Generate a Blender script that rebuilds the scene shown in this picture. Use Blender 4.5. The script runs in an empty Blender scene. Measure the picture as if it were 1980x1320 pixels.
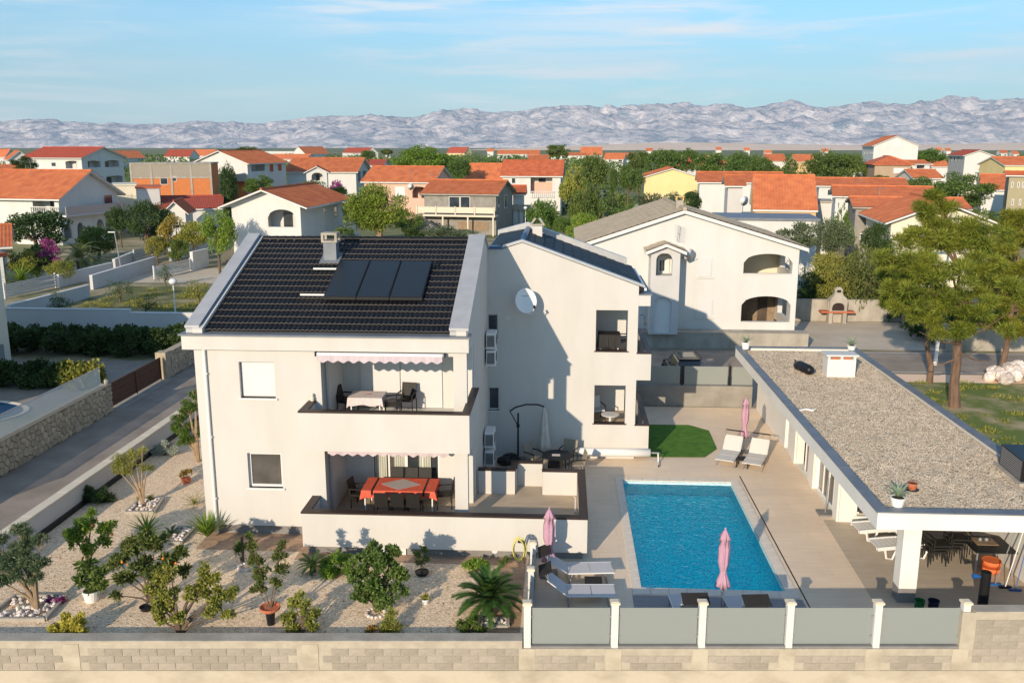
import bpy, math, random
import numpy as np
from mathutils import Vector, Matrix
R = math.radians
random.seed(7)
rnd = random.uniform
scn = bpy.context.scene
col = scn.collection

# ------------------------------------------------------------------ camera
CAM_H = 11.9
HAZE = 0.000034
F_PX = 1740.0
PITCH = math.atan(376 / 1740.0)
YAW = math.atan(100 * math.cos(PITCH) / F_PX)
cd = bpy.data.cameras.new('camera'); cam = bpy.data.objects.new('camera', cd); col.objects.link(cam)
cam.location = (0, 0, CAM_H)
cam.rotation_euler = (math.pi / 2 - PITCH, 0, YAW)
cd.sensor_width = 36; cd.lens = F_PX / 1980 * 36
cd.clip_start = 0.2; cd.clip_end = 60000
scn.camera = cam

# ------------------------------------------------------------------ light
SKY_TINT = (.32, .60, .76, 1)
SUN_EL, SUN_AZ = 17.5, 21.3          # light travels towards azimuth 21.3 deg right of +Y
w = bpy.data.worlds.new('World'); scn.world = w; w.use_nodes = True
wn, wl = w.node_tree.nodes, w.node_tree.links
bg = wn['Background']
sky = wn.new('ShaderNodeTexSky'); sky.sky_type = 'NISHITA'; sky.sun_disc = False
sky.sun_elevation = R(SUN_EL); sky.sun_rotation = R(180 + SUN_AZ)
sky.altitude = 0; sky.air_density = 1.0; sky.dust_density = 0.3; sky.ozone_density = 1.6
tc = wn.new('ShaderNodeTexCoord')
def wmath(op, a, b=None, c=None):
    n = wn.new('ShaderNodeMath'); n.operation = op
    for i, v in enumerate((a, b, c)):
        if v is None: continue
        if isinstance(v, (int, float)): n.inputs[i].default_value = v
        else: wl.new(v, n.inputs[i])
    return n.outputs[0]
def wcloud(scale, rot, loc, lo, hi, detail=7, dist=.4):
    mp = wn.new('ShaderNodeMapping'); mp.inputs['Scale'].default_value = scale
    mp.inputs['Rotation'].default_value = rot; mp.inputs['Location'].default_value = loc
    wl.new(tc.outputs['Generated'], mp.inputs['Vector'])
    nz = wn.new('ShaderNodeTexNoise'); nz.inputs['Scale'].default_value = 1; nz.inputs['Detail'].default_value = detail
    nz.inputs['Roughness'].default_value = .6; nz.inputs['Distortion'].default_value = dist
    wl.new(mp.outputs[0], nz.inputs['Vector'])
    mr = wn.new('ShaderNodeMapRange'); mr.inputs['From Min'].default_value = lo; mr.inputs['From Max'].default_value = hi
    mr.interpolation_type = 'SMOOTHSTEP'
    wl.new(nz.outputs['Fac'], mr.inputs['Value']); return mr.outputs[0]
c1 = wcloud((2.2, 2.2, 26), (0, R(5), 0), (2.0, 0, 1.2), .48, .70)
c2 = wcloud((5, 5, 60), (0, R(-7), 0), (-2.2, 2, 0), .46, .66)
cov = wcloud((1.6, 1.6, 4), (0, 0, 0), (.9, 0.4, 0), .38, .58, 2, 0)
cl = wmath('ADD', wmath('MULTIPLY', c1, .62), wmath('MULTIPLY', c2, .55))
cl = wmath('MULTIPLY', cl, wmath('MULTIPLY_ADD', cov, .85, .15))
cl = wmath('MINIMUM', cl, .9)
sx = wn.new('ShaderNodeSeparateXYZ'); wl.new(tc.outputs['Generated'], sx.inputs[0])
el = wmath('ABSOLUTE', sx.outputs['Z'])
hzf = wmath('MULTIPLY', wmath('POWER', wmath('MAXIMUM', wmath('SUBTRACT', 1.0, wmath('MULTIPLY', el, 3.2)), 0.0), 2.0), .92)
hm = wn.new('ShaderNodeMixRGB'); wl.new(hzf, hm.inputs['Fac']); hm.inputs['Color2'].default_value = (2.5, 3.1, 3.45, 1)
tint = wn.new('ShaderNodeMixRGB'); tint.blend_type = 'MULTIPLY'; tint.inputs['Fac'].default_value = 1; tint.inputs['Color2'].default_value = SKY_TINT
wl.new(sky.outputs[0], tint.inputs['Color1']); wl.new(tint.outputs[0], hm.inputs['Color1'])
mx = wn.new('ShaderNodeMixRGB'); wl.new(cl, mx.inputs['Fac']); wl.new(hm.outputs[0], mx.inputs['Color1'])
mx.inputs['Color2'].default_value = (4.1, 4.2, 4.3, 1)
wl.new(mx.outputs[0], bg.inputs['Color'])
bg.inputs['Strength'].default_value = 0.15
sd = bpy.data.lights.new('sun', 'SUN'); sun = bpy.data.objects.new('sun', sd); col.objects.link(sun)
sd.energy = 3.1; sd.angle = R(.5); sd.color = (1, .83, .62)
ldir = Vector((math.sin(R(SUN_AZ)) * math.cos(R(SUN_EL)), math.cos(R(SUN_AZ)) * math.cos(R(SUN_EL)), -math.sin(R(SUN_EL))))
sun.rotation_euler = ldir.to_track_quat('-Z', 'Y').to_euler()
vs = scn.view_settings
vs.view_transform = 'Standard'; vs.look = 'None'; vs.exposure = 0.74; vs.gamma = 1; vs.use_curve_mapping = False

# ------------------------------------------------------------------ survey helpers (where a sight line meets a real plane)
_f = Vector((-math.sin(YAW) * math.cos(PITCH), math.cos(YAW) * math.cos(PITCH), -math.sin(PITCH)))
_r = Vector((math.cos(YAW), math.sin(YAW), 0)); _u = _r.cross(_f)
def ray(px, py): return _f + _r * ((px - 990) / F_PX) + _u * ((660 - py) / F_PX)
def gp(px, py, z=0.0):
    d = ray(px, py); t = (z - CAM_H) / d.z; return Vector((t * d.x, t * d.y, z))
def ap(px, py, Y):
    d = ray(px, py); t = Y / d.y; return Vector((t * d.x, Y, CAM_H + t * d.z))
def rp(px, py, p0, n):
    d = ray(px, py); o = Vector((0, 0, CAM_H)); t = (Vector(p0) - o).dot(n) / d.dot(n); return o + d * t
def pj(p):
    q = Vector(p) - Vector((0, 0, CAM_H)); wv = q.dot(_f); return (990 + F_PX * q.dot(_r) / wv, 660 - F_PX * q.dot(_u) / wv)

# ------------------------------------------------------------------ materials
MATS = {}
def mat(name, c1, c2=None, scale=3, rough=.8, bump=0, bscale=None, metal=0, stretch=(1, 1, 1), kind='noise', spec=.3, detail=5, rv=0, lo=.35, hi=.65, coat=0):
    m = bpy.data.materials.new(name); m.use_nodes = True; MATS[name] = m
    nt = m.node_tree; n, l = nt.nodes, nt.links; b = n['Principled BSDF']
    b.inputs['Roughness'].default_value = rough; b.inputs['Metallic'].default_value = metal
    b.inputs['Specular IOR Level'].default_value = spec
    if coat: b.inputs['Coat Weight'].default_value = coat
    b.inputs['Base Color'].default_value = (*c1, 1)
    t = n.new('ShaderNodeTexCoord'); mp = n.new('ShaderNodeMapping'); mp.inputs['Scale'].default_value = stretch
    l.new(t.outputs['Object'], mp.inputs['Vector'])
    src = None
    if c2 is not None:
        if kind == 'noise':
            nz = n.new('ShaderNodeTexNoise'); nz.inputs['Scale'].default_value = scale; nz.inputs['Detail'].default_value = detail
            nz.inputs['Roughness'].default_value = .6; out = nz.outputs['Fac']
        else:
            nz = n.new('ShaderNodeTexVoronoi'); nz.inputs['Scale'].default_value = scale
            sp = n.new('ShaderNodeSeparateColor'); l.new(nz.outputs['Color'], sp.inputs[0]); out = sp.outputs[0]; lo, hi = 0, 1
        l.new(mp.outputs[0], nz.inputs['Vector'])
        mr = n.new('ShaderNodeMapRange'); mr.inputs['From Min'].default_value = lo; mr.inputs['From Max'].default_value = hi
        l.new(out, mr.inputs['Value'])
        mix = n.new('ShaderNodeMixRGB'); mix.inputs['Color1'].default_value = (*c1, 1); mix.inputs['Color2'].default_value = (*c2, 1)
        l.new(mr.outputs[0], mix.inputs['Fac']); src = mix.outputs[0]
    if rv:
        if src is None:
            rg = n.new('ShaderNodeRGB'); rg.outputs[0].default_value = (*c1, 1); src = rg.outputs[0]
        oi = n.new('ShaderNodeObjectInfo'); ma = n.new('ShaderNodeMath'); ma.operation = 'MULTIPLY_ADD'
        l.new(oi.outputs['Random'], ma.inputs[0]); ma.inputs[1].default_value = 2 * rv; ma.inputs[2].default_value = 1 - rv
        vm = n.new('ShaderNodeVectorMath'); vm.operation = 'SCALE'; l.new(src, vm.inputs[0]); l.new(ma.outputs[0], vm.inputs['Scale']); src = vm.outputs[0]
    if src is not None: l.new(src, b.inputs['Base Color'])
    if bump:
        if kind == 'voronoi':
            bn = n.new('ShaderNodeTexVoronoi'); bn.inputs['Scale'].default_value = bscale or scale; bo = bn.outputs['Distance']; bump = -bump
        else:
            bn = n.new('ShaderNodeTexNoise'); bn.inputs['Scale'].default_value = bscale or scale * 6; bn.inputs['Detail'].default_value = 4; bo = bn.outputs['Fac']
        l.new(mp.outputs[0], bn.inputs['Vector'])
        bp = n.new('ShaderNodeBump'); bp.inputs['Strength'].default_value = abs(bump); bp.inputs['Distance'].default_value = .03
        if bump < 0: bp.invert = True
        l.new(bo, bp.inputs['Height']); l.new(bp.outputs[0], b.inputs['Normal'])
    return m
def leafmat(name, a, b_, trans=.3, scale=1.2):
    m = bpy.data.materials.new(name); m.use_nodes = True; MATS[name] = m
    nt = m.node_tree; n, l = nt.nodes, nt.links
    b = n['Principled BSDF']; b.inputs['Roughness'].default_value = .5; b.inputs['Specular IOR Level'].default_value = .25
    geo = n.new('ShaderNodeNewGeometry'); t = n.new('ShaderNodeTexCoord')
    nz = n.new('ShaderNodeTexNoise'); nz.inputs['Scale'].default_value = scale; nz.inputs['Detail'].default_value = 2
    l.new(t.outputs['Object'], nz.inputs['Vector'])
    ad = n.new('ShaderNodeMath'); ad.operation = 'MULTIPLY_ADD'; l.new(geo.outputs['Random Per Island'], ad.inputs[0]); ad.inputs[1].default_value = .6
    l.new(nz.outputs['Fac'], ad.inputs[2])
    mr = n.new('ShaderNodeMapRange'); mr.inputs['From Min'].default_value = .45; mr.inputs['From Max'].default_value = 1.15; l.new(ad.outputs[0], mr.inputs['Value'])
    mix = n.new('ShaderNodeMixRGB'); mix.inputs['Color1'].default_value = (*a, 1); mix.inputs['Color2'].default_value = (*b_, 1); l.new(mr.outputs[0], mix.inputs['Fac'])
    oi = n.new('ShaderNodeObjectInfo'); hs = n.new('ShaderNodeHueSaturation')
    mh = n.new('ShaderNodeMapRange'); mh.inputs['To Min'].default_value = .485; mh.inputs['To Max'].default_value = .515; l.new(oi.outputs['Random'], mh.inputs['Value']); l.new(mh.outputs[0], hs.inputs['Hue'])
    l.new(mix.outputs[0], hs.inputs['Color']); l.new(hs.outputs[0], b.inputs['Base Color'])
    tr = n.new('ShaderNodeBsdfTranslucent'); l.new(hs.outputs[0], tr.inputs['Color'])
    ms = n.new('ShaderNodeMixShader'); ms.inputs[0].default_value = trans
    l.new(b.outputs[0], ms.inputs[1]); l.new(tr.outputs[0], ms.inputs[2]); l.new(ms.outputs[0], n['Material Output'].inputs['Surface'])
    return m
def glassmat(name, tint, op, rough=.05):
    m = bpy.data.materials.new(name); m.use_nodes = True; MATS[name] = m
    n, l = m.node_tree.nodes, m.node_tree.links; b = n['Principled BSDF']
    b.inputs['Base Color'].default_value = (*tint, 1); b.inputs['Roughness'].default_value = rough; b.inputs['Specular IOR Level'].default_value = .6
    tr = n.new('ShaderNodeBsdfTransparent'); ms = n.new('ShaderNodeMixShader'); ms.inputs[0].default_value = op
    l.new(tr.outputs[0], ms.inputs[1]); l.new(b.outputs[0], ms.inputs[2]); l.new(ms.outputs[0], n['Material Output'].inputs['Surface'])
    return m
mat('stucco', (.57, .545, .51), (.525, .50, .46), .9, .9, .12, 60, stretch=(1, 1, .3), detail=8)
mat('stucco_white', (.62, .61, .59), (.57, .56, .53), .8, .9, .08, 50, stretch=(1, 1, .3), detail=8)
mat('stucco_cream', (.72, .66, .52), (.66, .60, .47), .5, .9, .08, 50)
mat('stucco_pink', (.66, .42, .32), (.60, .38, .29), .5, .9)
mat('stucco_yellow', (.74, .60, .30), (.68, .55, .27), .5, .9)
mat('stucco_tan', (.42, .31, .22), (.37, .27, .19), .5, .9)
mat('stucco_olive', (.36, .31, .20), (.32, .28, .18), .5, .9)
mat('stucco_ochre', (.62, .42, .20), (.55, .37, .18), .5, .9)
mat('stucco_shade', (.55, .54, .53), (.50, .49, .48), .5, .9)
mat('render_grey', (.30, .28, .25), (.22, .205, .18), 1.2, .95, .2, 20)
mat('concrete', (.42, .38, .32), (.31, .28, .235), 1.6, .95, .25, 18, stretch=(1, 1, .5))
mat('concrete_pale', (.48, .42, .325), (.27, .225, .16), .9, .95, .3, 14, stretch=(.7, 1, 1.4), lo=.46, hi=.80, detail=10)
mat('plinth_grey', (.24, .23, .22), (.19, .18, .17), 2, .9, .1, 40)
mat('block', (.37, .32, .26), (.30, .26, .21), 9, .95, .4, 60, rv=.12)
mat('mortar', (.45, .40, .31), (.37, .32, .25), 3, .95, .3, 30)
mat('metal_coping', (.46, .46, .46), (.40, .40, .41), 2, .4, metal=.2)
mat('zinc', (.20, .215, .24), (.15, .165, .19), 1.5, .5, metal=.1)
mat('blue_flashing', (.05, .11, .20), None, rough=.35, metal=.3)
mat('black_tile', (.006, .006, .007), (.012, .011, .012), 6, .5, spec=.22, rv=.25)
mat('tile_edge', (.36, .33, .31), (.22, .19, .175), 14, .8)
mat('slate_tile', (.018, .030, .042), (.028, .042, .056), 4, .65, spec=.15, rv=.3)
mat('solar', (.012, .018, .024), None, rough=.3, spec=.5)
mat('black_metal', (.012, .012, .013), None, rough=.4)
mat('dark_brown', (.030, .018, .016), (.045, .028, .024), 8, .5)
mat('white_plastic', (.68, .67, .65), None, rough=.4)
mat('white_metal', (.74, .73, .71), None, rough=.4)
mat('grey_metal', (.35, .35, .36), None, rough=.4, metal=.5)
mat('grille', (.05, .05, .05), None, rough=.6)
mat('glass_dark', (.02, .028, .035), (.05, .06, .07), .8, .08, spec=.8)
mat('glass_room', (.11, .10, .09), (.06, .055, .05), 1.1, .12, spec=.7)
mat('shutter', (.62, .61, .61), None, rough=.6)
mat('curtain', (.42, .43, .36), (.52, .52, .46), 6, .9, stretch=(4, 1, .2))
mat('wicker', (.012, .011, .010), (.028, .026, .024), 40, .6)
mat('mesh_beige', (.30, .26, .20), (.25, .22, .17), 20, .9)
mat('cloth_pale', (.62, .52, .50), (.68, .60, .58), 12, .95)
mat('cloth_red', (.62, .095, .055), (.70, .14, .08), 8, .9)
mat('cloth_grey', (.50, .44, .42), (.42, .36, .35), 14, .9)
mat('awning', (.54, .46, .48), (.47, .39, .42), 2, .9, stretch=(6, 1, 1))
mat('umbrella_pink', (.42, .23, .31), (.50, .30, .38), 5, .9)
mat('umbrella_cream', (.60, .56, .50), (.52, .48, .42), 5, .9)
mat('lounger_white', (.66, .63, .58), (.60, .57, .52), 30, .9)
mat('lounger_bed', (.50, .49, .49), (.54, .53, .53), 30, .8)
mat('dark_fabric', (.018, .016, .015), (.028, .025, .022), 12, .8)
mat('terracotta', (.50, .15, .07), (.42, .12, .055), 6, .8)
mat('white_pot', (.78, .76, .72), None, rough=.5)
mat('soil', (.06, .04, .03), (.03, .02, .015), 20, .95)
mat('bark', (.16, .115, .08), (.09, .065, .045), 6, .95, .6, 20, stretch=(1, 1, .3))
mat('bark_pine', (.20, .125, .085), (.11, .07, .05), 5, .95, .8, 12, stretch=(1, 1, .3))
mat('bark_pale', (.34, .24, .15), (.26, .18, .11), 6, .95)
mat('asphalt', (.25, .205, .165), (.35, .29, .235), .7, .9, .3, 90)
mat('road_dust', (.36, .31, .26), (.30, .26, .22), .5, .9, .3, 60)
mat('paint', (.6, .58, .54), None, rough=.7)
mat('gravel', (.96, .74, .51), (.54, .40, .27), 24, .95, .35, kind='voronoi')
mat('roof_gravel', (.80, .66, .46), (.26, .20, .13), 15, .95, .8, kind='voronoi')
mat('bed_pebble', (.74, .65, .60), (.50, .42, .37), 9, .9, rv=.3)
mat('band_tile', (.35, .62, .68), (.70, .78, .78), 24, .4, kind='voronoi')
mat('pool_coping', (.76, .67, .56), (.68, .60, .50), 3, .7)
mat('pavers_brown', (.48, .32, .21), (.34, .22, .145), 3, .8, .2, 30, stretch=(.4, 2, 1))
mat('turf', (.06, .16, .016), (.10, .24, .03), 3, .95, .8, 120)
mat('soil_dry', (.42, .34, .23), (.17, .17, .07), .35, .95, .3, 9)
mat('meadow', (.13, .17, .035), (.46, .35, .22), .5, .95, .6, 8, lo=.47, hi=.68)
mat('grass_dark', (.12, .13, .04), (.40, .31, .16), .33, .95, .6, 8, lo=.45, hi=.7)
mat('court_concrete', (.60, .50, .385), (.50, .42, .32), .35, .95, .1, 20)
mat('sand_plain', (.85, .60, .42), (.92, .70, .52), .004, .95)
mat('country', (.12, .15, .05), (.36, .30, .17), .02, .95, lo=.45, hi=.7)
mat('sea', (.01, .06, .15), None, rough=.3)
mat('wood_gate', (.13, .055, .028), (.085, .035, .018), 3, .6, .2, 20, stretch=(.3, .3, 8), rv=.15)
mat('wood_slat', (.28, .20, .13), (.20, .14, .09), 3, .7, rv=.2)
mat('wood_panel', (.10, .07, .05), (.06, .045, .035), 3, .7, rv=.15)
mat('stone_pale', (.46, .385, .28), (.36, .29, .205), 5, .9, .4, 18, rv=.16)
mat('stone_joint', (.20, .155, .10), (.15, .115, .075), 6, .95)
mat('brick_orange', (.60, .21, .075), (.52, .17, .06), 1.2, .95, stretch=(1, 1, 6))
mat('red_tile', (.52, .14, .058), (.36, .09, .042), 1.2, .85, .4, 12, rv=.2)
mat('orange_tile', (.60, .19, .075), (.44, .125, .052), .9, .85, .35, 12, rv=.16, detail=9)
mat('dull_red_tile', (.40, .085, .05), (.32, .065, .04), 1.2, .85, rv=.1)
mat('grey_tile', (.46, .38, .28), (.36, .295, .21), 1.6, .9, .4, 14)
mat('white_trim', (.68, .66, .63), None, rough=.7)
mat('cream_trim', (.66, .58, .45), None, rough=.8)
mat('tile_paving', (.34, .29, .235), (.28, .24, .195), 1.2, .8)
mat('car_dark', (.010, .014, .018), None, rough=.3, spec=.3)
mat('rubber', (.015, .015, .015), None, rough=.8)
mat('green_plastic', (.005, .10, .03), None, rough=.5)
mat('navy_plastic', (.008, .012, .03), None, rough=.5)
mat('orange_plastic', (.70, .16, .05), None, rough=.5)
mat('hose_yellow', (.62, .56, .16), None, rough=.5)
mat('blue_plastic', (.02, .10, .30), None, rough=.4)
mat('red_plastic', (.45, .02, .02), None, rough=.5)
mat('magenta_petal', (.45, .03, .22), (.30, .02, .20), 6, .7)
mat('red_petal', (.40, .01, .06), None, rough=.7)
mat('fruit_orange', (.75, .22, .03), None, rough=.5)
mat('bin_green', (.02, .10, .02), None, rough=.5)
mat('brick_pale', (.30, .22, .15), (.22, .16, .11), 5, .9, .5, 20)
glassmat('frosted_glass', (.27, .295, .28), .88, .3)
glassmat('clear_glass', (.55, .66, .70), .45, .15)
leafmat('leaf_mid', (0.054, 0.109, 0.019), (0.171, 0.248, 0.046))
leafmat('leaf_dark', (0.025, 0.054, 0.016), (0.078, 0.132, 0.034))
leafmat('leaf_olive', (0.070, 0.101, 0.046), (0.186, 0.232, 0.116))
leafmat('leaf_bright', (0.109, 0.202, 0.023), (0.295, 0.388, 0.054))
leafmat('leaf_yellow', (0.341, 0.310, 0.046), (0.651, 0.527, 0.093))
leafmat('leaf_yellowgreen', (0.155, 0.186, 0.031), (0.403, 0.372, 0.078))
leafmat('leaf_glossy', (0.039, 0.093, 0.016), (0.202, 0.279, 0.070))
leafmat('leaf_persimmon', (.06, .09, .022), (.22, .23, .06))
leafmat('leaf_grey', (0.341, 0.388, 0.310), (0.527, 0.574, 0.480))
leafmat('leaf_autumn', (0.186, 0.155, 0.046), (0.527, 0.341, 0.062))
leafmat('pine_needle', (.085, .125, .016), (.34, .36, .05), .35, .8)
leafmat('pine_round', (.07, .14, .014), (.27, .36, .05), .3, 1.0)
leafmat('pine_far', (0.046, 0.093, 0.019), (0.155, 0.217, 0.046), .2, .5)
leafmat('frond', (0.031, 0.078, 0.016), (0.078, 0.155, 0.031))
leafmat('palm_frond', (0.109, 0.155, 0.046), (0.264, 0.295, 0.093))
leafmat('agave', (0.232, 0.310, 0.186), (0.372, 0.465, 0.310))
leafmat('petal', (.26, .03, .16), (.50, .11, .34), .3, 4)
mat('stucco_pavilion_lit', (.74, .71, .66), (.68, .65, .60), .9, .9, .1, 60, stretch=(1, 1, .3))  # house stucco whitened; missing bounce light on the side walls is in this colour
mat('pale_dust', (.66, .56, .42), (.55, .46, .34), .5, .95, .3, 20)

def wood_deck(name, a, b, pl, pw, rz=0):
    m = bpy.data.materials.new(name); m.use_nodes = True; MATS[name] = m
    n, l = m.node_tree.nodes, m.node_tree.links; bs = n['Principled BSDF']; bs.inputs['Roughness'].default_value = .6
    t = n.new('ShaderNodeTexCoord'); mp = n.new('ShaderNodeMapping'); mp.inputs['Rotation'].default_value = (0, 0, rz); l.new(t.outputs['Object'], mp.inputs[0])
    br = n.new('ShaderNodeTexBrick'); br.inputs['Scale'].default_value = 1; br.inputs['Brick Width'].default_value = pl; br.inputs['Row Height'].default_value = pw
    br.inputs['Mortar Size'].default_value = .006; br.inputs['Color1'].default_value = (.97, .97, .97, 1); br.inputs['Color2'].default_value = (1.03, 1.03, 1.03, 1); br.inputs['Mortar'].default_value = (.86, .86, .86, 1)
    l.new(mp.outputs[0], br.inputs['Vector'])
    m2 = n.new('ShaderNodeMapping'); m2.inputs['Scale'].default_value = (.5, 5, 1); l.new(mp.outputs[0], m2.inputs[0])
    nz = n.new('ShaderNodeTexNoise'); nz.inputs['Scale'].default_value = 2.2; nz.inputs['Detail'].default_value = 6; nz.inputs['Roughness'].default_value = .65; l.new(m2.outputs[0], nz.inputs['Vector'])
    n3 = n.new('ShaderNodeTexNoise'); n3.inputs['Scale'].default_value = .35; n3.inputs['Detail'].default_value = 4; l.new(mp.outputs[0], n3.inputs['Vector'])
    av = n.new('ShaderNodeMath'); av.operation = 'ADD'; l.new(nz.outputs['Fac'], av.inputs[0]); l.new(n3.outputs['Fac'], av.inputs[1])
    mr = n.new('ShaderNodeMapRange'); mr.inputs['From Min'].default_value = .75; mr.inputs['From Max'].default_value = 1.25; l.new(av.outputs[0], mr.inputs['Value'])
    mix = n.new('ShaderNodeMixRGB'); mix.inputs['Color1'].default_value = (*a, 1); mix.inputs['Color2'].default_value = (*b, 1); l.new(mr.outputs[0], mix.inputs[0])
    mu = n.new('ShaderNodeMixRGB'); mu.blend_type = 'MULTIPLY'; mu.inputs[0].default_value = 1; l.new(mix.outputs[0], mu.inputs[1]); l.new(br.outputs['Color'], mu.inputs[2])
    l.new(mu.outputs[0], bs.inputs['Base Color'])
wood_deck('deck', (.70, .55, .40), (.84, .67, .49), 1.2, .6)
wood_deck('deck_pavilion', (.42, .35, .265), (.54, .45, .345), 1.2, .3)
wood_deck('deck_terrace', (.36, .28, .20), (.56, .44, .31), 1.0, .15)
wood_deck('deck_grey', (.20, .195, .20), (.27, .26, .265), .6, .3)

def poolmats():
    m = bpy.data.materials.new('pool_mosaic'); m.use_nodes = True; MATS['pool_mosaic'] = m
    n, l = m.node_tree.nodes, m.node_tree.links; b = n['Principled BSDF']; b.inputs['Roughness'].default_value = .3
    t = n.new('ShaderNodeTexCoord'); v = n.new('ShaderNodeTexVoronoi'); v.inputs['Scale'].default_value = 22; v.inputs['Randomness'].default_value = .25
    l.new(t.outputs['Object'], v.inputs['Vector']); sp = n.new('ShaderNodeSeparateColor'); l.new(v.outputs['Color'], sp.inputs[0])
    r = n.new('ShaderNodeValToRGB'); e = r.color_ramp.elements
    e[0].color = (.0, .50, .62, 1); e[1].color = (.14, 1.0, 1.0, 1); e[0].position = 0; e[1].position = 1
    k = e.new(.5); k.color = (.0, .78, .88, 1)
    l.new(sp.outputs[0], r.inputs[0]); l.new(r.outputs[0], b.inputs['Base Color'])
    m = bpy.data.materials.new('water'); m.use_nodes = True; MATS['water'] = m
    n, l = m.node_tree.nodes, m.node_tree.links
    tr = n.new('ShaderNodeBsdfTransparent'); tr.inputs[0].default_value = (.30, .99, 1.0, 1); gl = n.new('ShaderNodeBsdfGlossy'); gl.inputs['Roughness'].default_value = .05
    fr = n.new('ShaderNodeFresnel'); fr.inputs[0].default_value = 1.14; ms = n.new('ShaderNodeMixShader')
    t = n.new('ShaderNodeTexCoord'); mp = n.new('ShaderNodeMapping'); mp.inputs['Scale'].default_value = (1, 1.5, 1); l.new(t.outputs['Object'], mp.inputs[0])
    nz = n.new('ShaderNodeTexNoise'); nz.inputs['Scale'].default_value = 4.5; nz.inputs['Detail'].default_value = 3; nz.inputs['Distortion'].default_value = 1.2; l.new(mp.outputs[0], nz.inputs['Vector'])
    bp = n.new('ShaderNodeBump'); bp.inputs['Strength'].default_value = .55; bp.inputs['Distance'].default_value = .05; l.new(nz.outputs['Fac'], bp.inputs['Height'])
    for q in (fr, gl): l.new(bp.outputs[0], q.inputs['Normal'])
    l.new(fr.outputs[0], ms.inputs[0]); l.new(tr.outputs[0], ms.inputs[1]); l.new(gl.outputs[0], ms.inputs[2]); l.new(ms.outputs[0], n['Material Output'].inputs['Surface'])
poolmats()

def mountain_mat():
    m = bpy.data.materials.new('limestone'); m.use_nodes = True; MATS['limestone'] = m
    n, l = m.node_tree.nodes, m.node_tree.links; b = n['Principled BSDF']; b.inputs['Roughness'].default_value = .95; b.inputs['Specular IOR Level'].default_value = 0
    t = n.new('ShaderNodeTexCoord'); nz = n.new('ShaderNodeTexNoise'); nz.inputs['Scale'].default_value = .0048; nz.inputs['Detail'].default_value = 10; nz.inputs['Roughness'].default_value = .72; nz.inputs['Distortion'].default_value = .6
    l.new(t.outputs['Object'], nz.inputs['Vector'])
    r = n.new('ShaderNodeValToRGB'); e = r.color_ramp.elements; e[0].position = .38; e[0].color = (.27, .34, .42, 1); e[1].position = .60; e[1].color = (.92, .82, .79, 1)
    l.new(nz.outputs['Fac'], r.inputs[0]); l.new(r.outputs[0], b.inputs['Base Color'])
    n2 = n.new('ShaderNodeTexNoise'); n2.inputs['Scale'].default_value = .011; n2.inputs['Detail'].default_value = 8; n2.inputs['Roughness'].default_value = .65; n2.inputs['Distortion'].default_value = .8
    l.new(t.outputs['Object'], n2.inputs['Vector']); bp = n.new('ShaderNodeBump'); bp.inputs['Strength'].default_value = 1; bp.inputs['Distance'].default_value = 48
    l.new(n2.outputs['Fac'], bp.inputs['Height']); l.new(bp.outputs[0], b.inputs['Normal'])
mountain_mat()

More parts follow.
